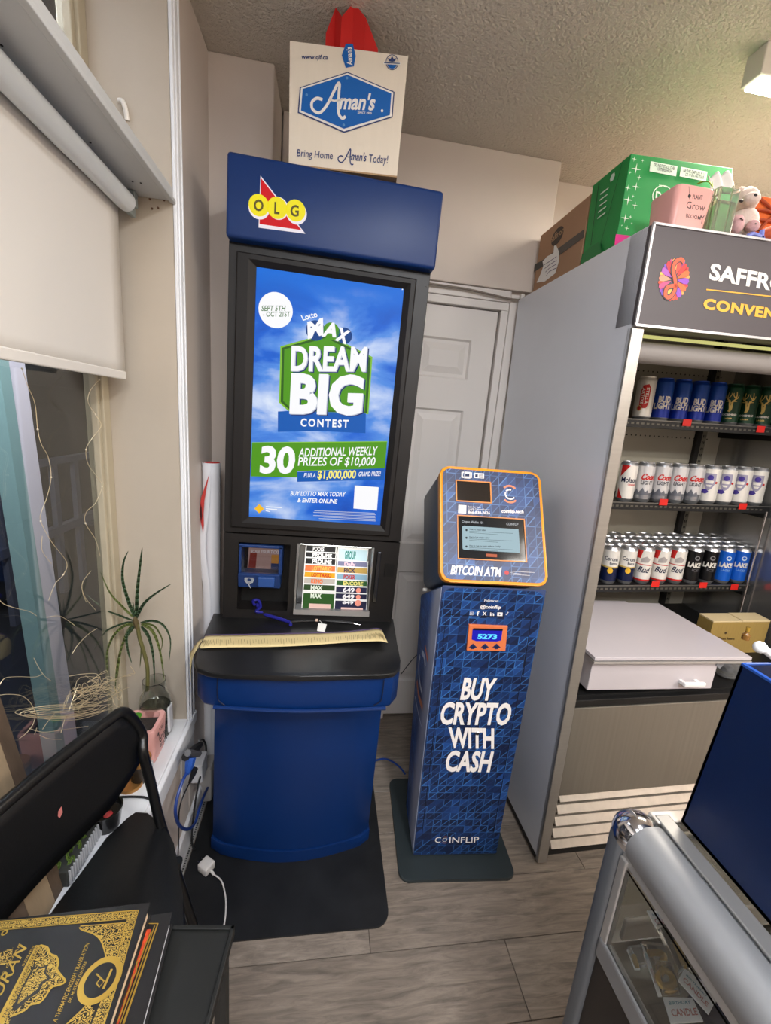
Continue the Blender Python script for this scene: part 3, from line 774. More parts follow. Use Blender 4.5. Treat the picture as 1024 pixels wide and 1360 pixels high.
# ---- things lying on the counter
tape = thing('paper_tape', 'long cream paper ruler strip across the counter, curling over its left end', 'tape', (-.1, 1.3, .84))
zc = .8262
def tp(x, y, dz=0): return onz(x, y, zc + .0012 + dz)
up = [(272, 846), (276, 843.5), (300, 843), (350, 842), (400, 841), (450, 839.5), (485, 836.5), (500, 834.6), (507, 836.5)]
lo_ = [(262, 862), (268, 861), (300, 859.8), (350, 859.2), (400, 857.5), (450, 854), (485, 852), (505, 851.5), (515, 853.5)]
a = [tp(x, y, dz) for (x, y), dz in zip(up, (0, .004, .003, .001, 0, .001, .003, .006, .007))]; b_ = [tp(x, y, dz) for (x, y), dz in zip(lo_, (-.012, .003, .004, .003, .001, .001, .005, .008, .006))]
# the end curls down over the left side of the counter
aa = [tp(262, 853, -.012), tp(252, 868, -.035)]; bb = [tp(254, 880, -.020), tp(253, 904, -.055)]
a = [aa[1], aa[0]] + a; b_ = [bb[1], bb[0]] + b_
A = spline(a, 5); B = spline(b_, 5)
def tf(u, v):
    i = min(len(A) - 1, int(round(u * (len(A) - 1)))); return A[i].lerp(B[i], v)
tape_m = mat('cream ruler paper', (214, 194, 142), .55)
MB().grid(tf, len(A) - 1, 4).build('strip', tape_m, tape, smooth=True, solid=.0006)
mb = MB()
for i in range(8, len(A) - 1):
    mb._add([A[i] + V((0, 0, .0016)), A[i + 1] + V((0, 0, .0016)), A[i + 1].lerp(B[i + 1], .09) + V((0, 0, .0016)), A[i].lerp(B[i], .09) + V((0, 0, .0016))], [(0, 1, 2, 3)])
mb.build('purple_edge', mat('ruler purple', (92, 76, 108), .6), tape)
mb = MB()
for k in range(110):
    u = .16 + .80 * k / 110; i = u * (len(A) - 1); i0 = int(i); t = i - i0
    p = A[i0].lerp(A[min(i0 + 1, len(A) - 1)], t); q = B[i0].lerp(B[min(i0 + 1, len(A) - 1)], t)
    l0 = .35 + .15 * random.random(); l1 = l0 + .18 + .28 * random.random(); s_ = V((.0009, 0, 0)); e_ = V((0, 0, .0014))
    mb._add([p.lerp(q, l0) + e_, p.lerp(q, l0) + s_ + e_, p.lerp(q, l1) + s_ * 2 + e_, p.lerp(q, l1) + s_ + e_], [(0, 1, 2, 3)])
o = mb.build('tick_mark', mat('ruler ink', (110, 92, 62), .7), tape); o['kind'] = 'stuff'

pen = thing('tethered_pen', 'black ballpoint pen with white tag and blue coil lead on the counter', 'pen', (-.05, 1.38, .83))
p0 = onz(433, 824.5, .835); p1 = onz(470, 828.2, .832); p2 = onz(479, 830.2, .829)
MB().tube([p0, p0.lerp(p1, .5), p1], [.0052, .0056, .0048], 10).build('barrel', mat('pen black', (26, 26, 28), .25), pen, smooth=True)
MB().tube([p1, p2], [.0036, .0008], 10).build('tip', chrome, pen, smooth=True)
MB().tube([onz(386, 826, .832), onz(420, 824.5, .832), p0], .0035, 8).build('tether', mat('pen black'), pen)
MB().tube([onz(419.5, 823.8, .834), onz(422, 824, .834)], .005, 8).build('cap_bead', mat('bead', (220, 190, 170), .3), pen)
bc = spline([onz(341, 802, .87), onz(346, 812, .84), onz(352, 816, .838), onz(368, 821, .834), onz(383, 826, .832), onz(386, 830, .832)], 6)
MB().tube(bc, .006, 8).build('blue_lead', mat('lead blue', (34, 34, 128), .4), pen, smooth=True)
MB().tube(spline([onz(338, 803, .872), onz(336, 798, .875), onz(343, 797, .875), onz(346, 806, .86), onz(340, 812, .855), onz(350, 813, .845)], 5), .005, 8).build('blue_knot', mat('lead blue'), pen, smooth=True)
q = [onz(423, 828, .8275), onz(434, 829.5, .8275), onz(431, 839.5, .8275), onz(421, 838, .8275)]
MB().prism(q, (0, 0, .0012)).build('tag', paper, pen)
MB().tube([onz(424, 823.5, .836), onz(429, 829, .83)], .0008, 5).build('tag_string', paper, pen)

# ---- wholesale carton on the kiosk with red paper inside
bz = 2.224
q0 = onz(383.5, 219, bz); q1 = onz(527, 235.5, bz)
yv = (q1 - q0); ang = math.atan2(yv.y, yv.x)
bx = thing('carton', 'white and blue cardboard carton standing open on top of the lottery kiosk', 'box', tuple(q0), (0, 0, ang))
bx['_b'] = (0, 0, 0); BW = yv.length; BH = .283; BD = .22
card_m = mat('white cardboard', (226, 214, 196), .75, bump=.12, bscale=90, var=.02, vscale=10, stretch=(6, 1, .4))
cor = mat('kraft inside', (172, 140, 104), .85)
mb = MB(); t = .004
mb.hexa([(0, 0, 0), (BW, 0, 0), (BW, t, 0), (0, t, 0), (-.004, -.006, BH), (BW + .006, -.006, BH), (BW + .006, t - .006, BH), (-.004, t - .006, BH)])
mb.box(0, t, 0, BD, 0, BH).box(BW - t, BW, 0, BD, 0, BH).box(0, BW, BD - t, BD, 0, BH)
mb.build('carton_wall', card_m, bx)
MB().box(0, BW, -.001, BD, -.001, .003).build('carton_base', cor, bx)
ROT[bx.name] = (V(q0), rotm((0, 0, ang)))
A_ = Face(bx, (0, -.0005, 0), (1, 0, 0), (0, -.006 / BH, 1)); A_.lift = .0007
# the face is in local coordinates; pixel rays go through the root's placement
def _pix_local(x, y, s=A_, b=V(q0), M=rotm((0, 0, ang))):
    Mi = M.transposed(); C = Mi @ (CAM - b); d = Mi @ ray(x, y); t_ = (s.O - C).dot(s.N) / d.dot(s.N); qq = C + d * t_ - s.O
    return (qq.dot(s.R), qq.dot(s.U))
A_.pix = _pix_local
c2 = crop(280, 0, 3.012); bi = mat('carton blue ink', (0, 92, 172), .6); nk = mat('carton navy ink', (44, 60, 110), .6); cw = mat('carton white ink', (232, 228, 222), .6)
PG(A_, 'emblem', nk, [(547, 288), (735, 368), (727, 470), (533, 532), (348, 452), (356, 350)], c2, 1)
PG(A_, 'emblem', cw, [(547, 293), (730, 371), (723, 467), (533, 527), (353, 449), (361, 353)], c2, 2)
PG(A_, 'emblem', bi, [(546, 301), (722, 376), (716, 462), (533, 517), (361, 444), (368, 358)], c2, 3)
T(A_, 'lettering', cw, "man's", (513, 437), (652, 442), (519, 377), c2, lay=4, bold=.03, shear=.12)
def aman(px, py, k, m, lay, wd_):
    S = [(-18, -30), (-40, -36), (-60, -20), (-57, 8), (-30, 22), (-2, -6), (20, -48), (42, -92), (50, -92), (48, -60), (45, -10), (48, 28), (62, 44), (74, 36)]
    A_.pstroke('lettering', m, [c2(px + x * k, py + y * k) for x, y in S], wd_, lay, 6)
    A_.pstroke('lettering', m, [c2(px + x * k, py + y * k) for x, y in ((8, -34), (30, -26), (66, -34))], wd_ * .6, lay, 4)
aman(465, 432, 1.0, cw, 4, .0072)
T(A_, 'lettering', cw, 'SINCE 1995', (587, 457), (643, 460), (588, 449), c2, lay=4)
for x, y in ((545, 315), (685, 446), (532, 503), (384, 382)): A_.disc('lettering', cw if x == 685 else mat('dim ink', (90, 140, 190), .6), c2(x, y), .0035, 4, n=12)
T(A_, 'lettering', nk, 'www.qif.ca', (362, 236), (468, 239), (363, 218), c2, bold=.02)
T(A_, 'lettering', nk, 'Bring Home', (344, 625), (487, 637), (347, 597), c2, bold=.005)
T(A_, 'lettering', nk, 'Today!', (631, 649), (707, 654), (634, 618), c2, bold=.005)
T(A_, 'lettering', nk, "man's", (560, 640), (620, 646), (563, 608), c2, bold=.02, shear=.12)
aman(537, 640, .45, nk, 1, .003)
PG(A_, 'emblem', bi, [(540, 176), (568, 176), (580, 225), (572, 266), (540, 272), (524, 222)], c2, 1)
A_.text('lettering', cw, "Aman's", c2(566, 262), c2(562, 190), c2(546, 262), lay=2, bold=.03)
A_.disc('emblem', nk, c2(725, 250), .0172, 1, n=28, r2=.0155, a1=360.01)
A_.disc('emblem', bi, c2(725, 250), .0140, 1, a0=200, a1=340, r2=.0001)
PG(A_, 'emblem', nk, [(725, 225), (731, 237), (743, 234), (736, 247), (727, 249), (727, 254), (723, 254), (723, 249), (714, 247), (707, 234), (719, 237)], c2, 2)
PG(A_, 'emblem', cw, [(690, 249), (758, 252), (758, 262), (690, 259)], c2, 3)
PG(A_, 'emblem', nk, [(693, 252), (756, 255), (756, 259), (693, 256)], c2, 4)
T(A_, 'lettering', nk, 'R', (726, 369), (731, 369), (726, 362), c2, lay=1)
A_.done(bx)
Sd = Face(bx, (BW + .0004, 0, 0), (0, 1, 0), (0, 0, 1)); Sd.b = V((0, 0, 0)); Sd.M = Matrix.Identity(3)
Sd.poly('side_emblem', bi, [(.03, .14), (.05, .21), (.17, .21), (.19, .14), (.17, .06), (.05, .06)], 1); Sd.done(bx)
# red paper crumpled out of the carton
mb = MB(); rp = [V((.045, .05, .20)), V((.175, .05, .20)), V((.175, .13, .20)), V((.045, .13, .20))]
tagr = ony
def rpix(x, y, Y): return ony(x, y, Y)
yb = q0.y + .012
pts = [rpix(432, 70, yb), rpix(433, 44, yb), rpix(446, 10, yb + .01), rpix(454, 22, yb - .012), rpix(470, 3, yb), rpix(486, 24, yb - .006), rpix(502, 66, yb)]
back = [p + V((0, .05, 0)) for p in pts]
base_c = (pts[0] + pts[-1]) / 2
mb = MB()
low = [V((p.x, p.y, q0.z + .20)) for p in pts]
for i in range(len(pts) - 1):
    mb._add([low[i], low[i + 1], pts[i + 1], pts[i]], [(0, 1, 2, 3)])
    bk = V((0, .03, -.05))
    mb._add([pts[i], pts[i + 1], pts[i + 1] + bk, pts[i] + bk], [(0, 1, 2, 3)])
    mb._add([low[i] + V((0, .04, 0)), low[i + 1] + V((0, .04, 0)), pts[i + 1] + bk, pts[i] + bk], [(0, 1, 2, 3)])
tag(mb.build('red_paper', mat('red paper', (200, 30, 26), .6, bump=.3, bscale=40), base=tuple(base_c), solid=.001), 'crumpled red paper sticking up from the white carton', 'paper')

# ---- rolled poster in the corner
rp_ = thing('rolled_poster', 'tall white rolled poster with red inside standing between wall and kiosk', 'poster', (-.395, 1.53, 0))
mb = MB(); zs_ = [0.008, .3, .55, .75, .9, 1.0, 1.1, 1.2, 1.28, 1.350]
def rollp(u, v):
    z = .008 + 1.342 * v
    gape = 1 - .5 * math.exp(-((z - 1.08) / .10) ** 2)
    th_ = -2.6 + (2 * math.pi + 1.2) * u
    rr_ = .026 + .006 * u
    ox = -.012 * (1 - v)
    off = -.018 * math.exp(-((z - 1.05) / .12) ** 2) * (u > .86)
    return V((-.397 + ox + rr_ * math.cos(th_) + off, 1.53 + rr_ * math.sin(th_) - 0 * off, z))
MB().grid(rollp, 44, 30).build('outer_sheet', mat('poster white', (232, 232, 236), .45), rp_, smooth=True, solid=.0005)
def rollq(u, v):
    p = rollp(u * .98, v); c = V((-.397 - .012 * (1 - v), 1.53, p.z)); return c + (p - c) * .955
MB().grid(rollq, 44, 20).build('inner_sheet', mat('poster red', (196, 60, 56), .5), rp_, smooth=True)
c6 = crop(150, 600, 5.12)
def rpt(x, y, d=0):
    p = ony(*c6(x, y), 1.495 - d); return p
mb = MB().poly([rpt(655, 150), rpt(625, 235), rpt(600, 310), rpt(588, 400), rpt(590, 445), rpt(602, 500), rpt(612, 550), rpt(618, 500), rpt(616, 420), rpt(622, 330), rpt(640, 230)])
mb.build('red_opening', mat('poster red'), rp_)
mb = MB().poly([rpt(597, 350, .001), rpt(590, 420, .001), rpt(600, 480, .001), rpt(606, 440, .001), rpt(603, 380, .001)]); mb.build('dark_gap', mat('dark red gap', (60, 8, 8), .7), rp_)

# ================================================================== BITCOIN ATM
AR = (0, 0, R(-3))
ap = V((.38, 1.167, 0))
am = thing('bitcoin_atm', 'navy bitcoin teller machine with orange rimmed tilted head on a dark base plate', 'machine', tuple(ap), AR)
fp = triangle_print('navy triangle print front', (0, 2)); sp_m = triangle_print('navy triangle print lit side', (1, 2), dark=(18, 60, 140), light=(40, 110, 205), line=(110, 165, 225), cell=.029, fade=(1, .06, .14, (172, 180, 204)))  # side colours brighter than the front: light from the left painted in
grey_side = mat('atm grey metal', (150, 158, 180), .4, var=.04)
F0 = Face(am, ap, (1, 0, 0), (0, 0, 1))
def al(x, y): return F0.pix(x, y)
# base plate: corner pixels -> floor in local frame
plate = [(x, y, .0) for x, y in rrect(.322, .738, 1.085, 1.50, .03)]
MB().prism(plate, (0, 0, .012), bevel=.003).build('base_plate', mat('base plate grey', (44, 52, 54), .45), am)
X0b, X1b, X0t, X1t = .380, .692, .371, .708
YF = 1.167
body = MB().hexa([(X0b, YF, .012), (X1b, YF, .012), (X1b, YF + .20, .012), (X0b, YF + .20, .012), (X0t, YF, 1.065), (X1t, YF, 1.065), (X1t, YF + .31, .895), (X0t, YF + .31, .895)], bevel=.006)
body.build('body', mat('atm body navy', (44, 62, 104), .4), am, smooth=True)
# printed front skin with rounded upper corners
fz = lambda z: (z - .012) / (1.065 - .012)
def edge(z, side): return (X0b + (X0t - X0b) * fz(z)) if side == 0 else (X1b + (X1t - X1b) * fz(z))
pts = [(edge(.02, 0) + .002, .02), (edge(.02, 1) - .002, .02), (edge(1.02, 1) - .003, 1.02)]
for k in range(6):
    t = R(15 * k + 15); pts.append((edge(1.06, 1) - .003 - .035 + .035 * math.cos(t), 1.022 + .035 * math.sin(t)))
for k in range(6):
    t = R(90 + 15 * k); pts.append((edge(1.06, 0) + .003 + .035 + .035 * math.cos(t), 1.022 + .035 * math.sin(t)))
pts.append((edge(1.02, 0) + .003, 1.02))
MB().prism([(a_, YF - .0015, b__) for a_, b__ in pts], (0, .002, 0)).build('front_skin', fp, am)
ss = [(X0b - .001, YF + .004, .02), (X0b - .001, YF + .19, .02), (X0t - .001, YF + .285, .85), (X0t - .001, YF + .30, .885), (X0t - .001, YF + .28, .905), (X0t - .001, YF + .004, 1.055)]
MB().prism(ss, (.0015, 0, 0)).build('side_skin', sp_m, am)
# service door groove
Fb = Face(am, (0, YF - .0015, 0), (1, 0, 0), (0, 0, 1)); ca = crop(540, 600, 4.535); cb = crop(500, 860, 3.938)
gk = mat('groove black', (6, 10, 24), .6)
def pline(face, nm, m, pts, c, w, lay=1): face.stroke(nm, m, [face.pix(*c(*p)) for p in pts], w, lay)
pline(Fb, 'groove', gk, [(240, 980), (750, 1000)], ca, .0022)
pline(Fb, 'groove', gk, [(750, 1000), (700, 1360)], ca, .0022); pline(Fb, 'groove', gk, [(240, 980), (195, 1360)], ca, .0015)
pline(Fb, 'groove', gk, [(786, 0), (610, 970)], cb, .0022); pline(Fb, 'groove', gk, [(352, 0), (238, 975)], cb, .0022)
pw = mat('atm white print', (232, 226, 222), .45); po = mat('atm orange print', (226, 132, 88), .45)
T(Fb, 'lettering', pw, 'Follow us', (467, 902), (552, 904), (469, 887), ca, lay=2, bold=.01)
T(Fb, 'lettering', pw, '@coinflip', (442, 941), (567, 945), (445, 922), ca, lay=2, bold=.03)
# small icons
for x in (378, 502):
    u, v = Fb.pix(*ca(x + 12, 972)); 
F_ic = lambda x: Fb.pix(*ca(x, 973))
u, v = F_ic(391); s_ = .0048
Fb.stroke('icon', pw, [(u - s_, v - s_), (u + s_, v - s_), (u + s_, v + s_), (u - s_, v + s_), (u - s_, v - s_), (u, v - s_)], .0013, 2); Fb.disc('icon', pw, (u, v), .0026, 2, r2=.0013, a1=360.01, n=12)
T(Fb, 'icon', pw, 'f', (421, 985), (436, 985), (422, 962), ca, lay=2, bold=.04)
T(Fb, 'icon', pw, 'X', (456, 985), (481, 985), (457, 963), ca, lay=2, bold=.02)
T(Fb, 'icon', pw, 'in', (502, 986), (526, 987), (503, 966), ca, lay=2, bold=.04)
PG(Fb, 'icon', pw, [(546, 966), (578, 967), (577, 989), (545, 988)], ca, 2); PG(Fb, 'icon', mat('navy ink', (16, 32, 74), .5), [(557, 971), (568, 978), (556, 984)], ca, 3)
u, v = F_ic(606); Fb.stroke('icon', pw, [(u + .004, v + .003), (u + .001, v + .0055), (u + .0005, v - .003), (u - .002, v - .005), (u - .0045, v - .003), (u - .002, v - .0005)], .0015, 2)
for s_, bl_, br_, tl_ in (('BUY', (437, 268), (608, 272), (458, 162)), ('CRYPTO', (328, 396), (693, 400), (345, 290)), ('WITH', (378, 520), (614, 524), (376, 421)), ('CASH', (354, 642), (592, 646), (373, 543))):
    T(Fb, 'lettering', pw, s_, bl_, br_, tl_, cb, lay=2, bold=.035, shear=.0)
T(Fb, 'lettering', pw, 'C', (304, 1018), (334, 1018), (308, 990), cb, lay=2, bold=.01)
T(Fb, 'lettering', pw, 'INFLIP', (380, 1020), (534, 1018), (382, 990), cb, lay=2, bold=.01)
u, v = Fb.pix(*cb(357, 1004)); Fb.disc('lettering', pw, (u, v), .0085, 2, r2=.0066, a1=360.01)
Fb.disc('lettering', po, (u, v), .0150, 2, a0=55, a1=125, r2=.0130, n=10); Fb.disc('lettering', po, (u, v), .0150, 2, a0=235, a1=305, r2=.0130, n=10)
Fb.done()
# lock
u, v = F0.pix(*cb(526, 444)); MB().lathe([(0, 0), (.007, 0), (.007, .004), (.005, .006), (0, .006)], (ap.x + u, YF - .001, v), 14, Euler((R(90), 0, 0)).to_matrix()).build('lock', chrome, am, smooth=True)
# cash slot: orange frame with lit blue window and arrows
Fc = Face(am, (0, YF - .0015, 0), (1, 0, 0), (0, 0, 1))
q = [Fc.pix(*ca(*p)) for p in ((358, 1190), (590, 1193), (605, 1045), (372, 1035))]
MB().prism([(a_, YF - .010, b__) for a_, b__ in q], (0, .009, 0), bevel=.002).build('slot_frame', mat('slot orange', (214, 116, 70), .4), am)
Fc = Face(am, (0, YF - .0105, 0), (1, 0, 0), (0, 0, 1))
PG(Fc, 'slot_window', glow('slot deep blue', (14, 10, 190), .9), [(398, 1070), (578, 1070), (570, 1135), (545, 1142), (420, 1140), (392, 1130)], ca, 1)
PG(Fc, 'slot_window', mat('slot black top', (8, 8, 30), .4), [(402, 1062), (580, 1066), (578, 1078), (400, 1074)], ca, 2)
T(Fc, 'slot_window', glow('slot cyan', (90, 200, 255), 1.4), '5273', (425, 1124), (542, 1126), (428, 1098), ca, lay=3, bold=.05)
ar = mat('arrow navy', (22, 40, 84), .5)
for x in (400, 472, 542):
    PG(Fc, 'arrow', ar, [(x - 26, 1178), (x, 1154), (x + 26, 1180)], ca, 1); PG(Fc, 'arrow', ar, [(x - 11, 1172), (x + 11, 1172), (x + 9, 1188), (x - 12, 1188)], ca, 1)
Fc.done()
# side logo
Fs = Face(am, (X0t - .0015, 0, 0), (0, -1, 0), (0, 0, 1)); cs = crop(540, 860, 9.07); Fs.lift = .0008
pls = mat('side logo white', (220, 232, 250), .4)
def sarc(m, pts, w): Fs.pstroke('side_logo', m, [cs(*p) for p in pts], w, 1, 5)
sarc(pls, [(185, 50), (215, 110), (228, 230)], .020); sarc(pls, [(165, 95), (150, 200), (155, 360), (172, 480), (190, 545)], .016)
sarc(po, [(225, -20), (240, 60), (258, 160)], .014); sarc(po, [(128, 400), (145, 560), (172, 660), (195, 735)], .022)
sarc(pls, [(103, 585), (130, 720), (155, 840), (180, 950)], .007)
Fs.done()
# head: tilted box
tilt = R(28.7)
hN = V((0, -math.cos(tilt), math.sin(tilt))); hU = V((0, math.sin(tilt), math.cos(tilt))); hD = -hN
hO = V((.530, 1.150, 1.082))      # bottom centre of the front panel
W2, HH, HD = .171, .378, .275
def hp(x, u, d): return hO + V((x, 0, 0)) + hU * u + hD * d
def hprof(x0, x1, u0, u1, r, d, n=5): return [hp(a_, b__, d) for a_, b__ in rrect(x0, x1, u0, u1, r, n)]
def shell(x0, x1, u0, u1, r, d0, d1, bev=0): return MB().prism(hprof(x0, x1, u0, u1, r, d0), hD * (d1 - d0), bevel=bev)
shell(-W2, W2, 0, HH, .030, -.0, .030, .004).build('orange_rim', mat('atm orange rim', (232, 150, 34), .35), am, smooth=True)
shell(-W2 + .002, W2 - .002, .002, HH - .002, .030, .031, HD, .004).build('head_shell', mat('atm head blue grey', (66, 80, 104), .35), am, smooth=True)
hf = triangle_print('navy triangle print head', (0, 2), dark=(34, 44, 80), light=(58, 96, 160), line=(92, 132, 186), cell=.029)
# front print panel with cut-outs for camera window and screen: built from strips
Fh = Face(am, hO, (1, 0, 0), hU); Fh.lift = .0006
pan = shell(-W2 + .009, W2 - .009, .009, HH - .009, .024, -.0015, .004).build('head_panel', hf, am)
def frame_box(nm, pts, c, outw, m, mi, depth=.004):
    uv = [Fh.pix(*c(*p)) for p in pts]
    cx = sum(a_ for a_, _ in uv) / 4; cy = sum(b__ for _, b__ in uv) / 4
    hw = (abs(uv[1][0] - uv[0][0]) + abs(uv[2][0] - uv[3][0])) / 4; hh_ = (abs(uv[3][1] - uv[0][1]) + abs(uv[2][1] - uv[1][1])) / 4
    mb = MB()
    for a_, b__, c_, d_ in ((cx - hw, cx + hw, cy + hh_ - outw, cy + hh_), (cx - hw, cx + hw, cy - hh_, cy - hh_ + outw), (cx - hw, cx - hw + outw, cy - hh_, cy + hh_), (cx + hw - outw, cx + hw, cy - hh_, cy + hh_)):
        mb.prism([hp(x, u_, -.005) for x, u_ in ((a_, c_), (b__, c_), (b__, d_), (a_, d_))], hD * .005)
    mb.build(nm + '_frame', m, am)
    mb = MB().prism([hp(x, u_, -.0022) for x, u_ in ((cx - hw + outw, cy - hh_ + outw), (cx + hw - outw, cy - hh_ + outw), (cx + hw - outw, cy + hh_ - outw), (cx - hw + outw, cy + hh_ - outw))], hD * .002)
    mb.build(nm, mi, am)
ofr = mat('atm orange frame', (214, 134, 62), .4)
frame_box('camera_window', ((295, 303), (512, 312), (505, 182), (293, 173)), ca, .004, ofr, mat('dark window', (34, 28, 24), .12, coat=.5))
frame_box('touch_screen', ((308, 650), (722, 665), (708, 402), (300, 385)), ca, .003, ofr, mat('screen glass dark', (22, 26, 30), .08))
Fh2 = Face(am, hO + hN * .0024, (1, 0, 0), hU); Fh2.lift = .0004
sc1 = glow('atm page', (168, 196, 206), .9); sc2 = glow('atm page ink', (40, 52, 66), .5); sc3 = glow('atm title', (200, 204, 208), .8)
PG(Fh2, 'page', sc1, [(345, 445), (665, 466), (674, 466), (684, 606), (680, 610), (345, 590), (337, 584), (334, 450)], ca, 1)
T(Fh2, 'page', sc3, 'Crypto Wallet 101', (332, 425), (460, 434), (333, 412), ca, lay=1, bold=.02)
T(Fh2, 'page', sc3, 'COINFLIP', (600, 441), (672, 445), (601, 427), ca, lay=1, bold=.02)
for y, s_, x1 in ((471, 'What is a crypto wallet?', 478), (517, 'How do I get a crypto wallet?', 498), (570, 'How do I use my crypto wallet at CoinFlip?', 568)):
    T(Fh2, 'page', sc2, s_, (377, y), (x1, y + 6), (378, y - 9), ca, lay=2)
    for kk in range(2): PG(Fh2, 'page', sc2, [(377, y + 7 + kk * 8), (640 - 90 * kk, y + 20 + kk * 8), (640 - 90 * kk, y + 21.6 + kk * 8), (377, y + 8.6 + kk * 8)], ca, 2)
    Fh2.disc('page', sc2, ca(360, y + 1), .0035, 2, n=10)
PG(Fh2, 'page', glow('atm button', (220, 110, 70), .8), [(478, 614), (545, 618), (545, 636), (478, 632)], ca, 1)
Fh2.done()
Fh.O = hO + hN * .0015
PG(Fh, 'lettering', pw, [(330, 122), (345, 120), (345, 128), (338, 130), (338, 148), (345, 150), (345, 158), (330, 156)], ca, 1)
PG(Fh, 'icon', pw, [(348, 120), (384, 122), (383, 162), (347, 160)], ca, 1); PG(Fh, 'icon', mat('navy ink'), [(353, 133), (378, 134), (378, 150), (352, 149)], ca, 2)
PG(Fh, 'lettering', pw, [(386, 126), (393, 124), (393, 158), (384, 156), (384, 150), (388, 148), (388, 134)], ca, 1)
PG(Fh, 'icon', pw, [(407, 127), (467, 131), (466, 162), (406, 158)], ca, 1)
for kk in range(4): PG(Fh, 'icon', mat('navy ink'), [(434, 136 + kk * 6), (462, 138 + kk * 6), (462, 140.5 + kk * 6), (434, 138.5 + kk * 6)], ca, 2)
PG(Fh, 'icon', mat('navy ink'), [(413, 136), (429, 137), (428, 154), (412, 153)], ca, 2)
PG(Fh, 'white_square', pw, [(312, 320), (360, 323), (358, 372), (310, 369)], ca, 1)
T(Fh, 'lettering', pw, 'Scan for help', (370, 336), (446, 340), (371, 326), ca, bold=.0)
T(Fh, 'lettering', pw, 'CoinFlip Customer Support', (370, 349), (498, 354), (371, 340), ca, bold=.0)
T(Fh, 'lettering', pw, '866-830-2626', (370, 371), (502, 376), (371, 356), ca, bold=.02)
T(Fh, 'lettering', pw, 'coinflip.tech', (571, 366), (704, 370), (572, 348), ca, bold=.03)
u, v = Fh.pix(*ca(622, 257))
Fh.disc('logo', po, (u, v + .004), .0285, 1, a0=42, a1=138, r2=.0225, n=14); Fh.disc('logo', po, (u, v - .002), .0285, 1, a0=222, a1=318, r2=.0225, n=14)
Fh.disc('logo', pw, (u, v), .0185, 1, a0=72, a1=140, r2=.0135, n=10); Fh.disc('logo', pw, (u + .001, v), .0185, 1, a0=152, a1=325, r2=.0140, n=18)
T(Fh, 'lettering', pw, 'BITCOIN ATM', (264, 737), (565, 750), (273, 686), ca, bold=.03)
Fh.disc('seal', mat('seal red', (180, 56, 60), .5), ca(603, 729), .0075, 1, n=8)
for kk, x1 in enumerate((770, 690, 742)): PG(Fh, 'fine_print', pw, [(626, 719 + kk * 9), (x1, 727 + kk * 9), (x1, 728.6 + kk * 9), (626, 720.6 + kk * 9)], ca, 1)
Fh.done()
MB().tube([hp(-W2 + .004, .004, HD - .02), hp(-W2 + .004, -.006, HD - .02)], .008, 10).build('bumper', paper, am)

# blue patch cable behind, running over the floor
tag(MB().tube(spline([V((.238, 1.58, .012)), onz(507, 1008, .010), onz(520, 1011, .010), onz(532, 1020, .010), onz(538, 1028, .010)], 8), .004, 8).build('network_cable', mat('cable blue', (26, 66, 150), .4), smooth=True), 'blue network cable on the floor between kiosk and bitcoin machine', 'cable')
MB().tube(spline([ony(524, 895, 1.80), ony(540, 874, 1.80), ony(549, 866, 1.78), ony(553, 862, 1.60), ony(560, 860, 1.42)], 6), .0022, 6).build('power_cord', ink, am, smooth=True)

# ================================================================== COOLER
CR = (0, R(-1.24), R(1.0))
cpv = V((.833, 1.112, .012))
cl = thing('open_cooler', 'stainless steel open display cooler with dark sign header', 'cooler', tuple(cpv), CR)
steel = mat('brushed steel', (170, 166, 160), .32, .75, bump=.1, bscale=30, stretch=(1, 1, 60), var=.05, vscale=2)
steel_h = mat('brushed steel panel', (150, 145, 136), .34, .75, bump=.08, bscale=20, stretch=(60, 1, 1), var=.06, vscale=1.5)
side_m = mat('cooler side steel', (226, 229, 236), .36, .25, var=.05, vscale=1.2)
inner_m = mat('cooler liner', (172, 166, 150), .45, .1); blk = mat('cooler black', (16, 16, 17), .5)
CW = 1.14
X0 = .833; XE = X0 + CW; CYF = 1.112; CYB = 1.852
MB().box(X0, X0 + .030, CYF + .004, CYB, .03, 2.085).build('side_panel', side_m, cl)
MB().box(XE - .03, XE, CYF + .004, CYB, .03, 2.085).build('side_panel', side_m, cl)
MB().box(X0, X0 + .036, CYF - .004, CYF + .016, .012, 1.842, bevel=.002).build('front_stile', steel, cl)
MB().box(XE - .036, XE, CYF - .004, CYF + .016, .012, 1.842, bevel=.002).build('front_stile', steel, cl)
MB().box(X0 - .001, X0 + .03, CYF + .012, CYB, .012, .032).build('foot_gasket', blk, cl)
MB().box(X0 + .03, XE - .03, CYB - .04, CYB, .03, 2.085).build('back_panel', inner_m, cl)
MB().box(X0 + .03, XE - .03, CYF + .02, CYB - .04, 2.03, 2.085).build('roof', inner_m, cl)
for a_ in (X0 + .030, XE - .04): MB().box(a_, a_ + .01, CYF + .02, CYB - .04, .66, 2.03).build('inner_wall', mat('liner steel', (160, 158, 156), .2, .8), cl)
MB().box(X0 + .04, XE - .04, CYF + .02, CYB - .04, .64, .694).build('deck', blk, cl)
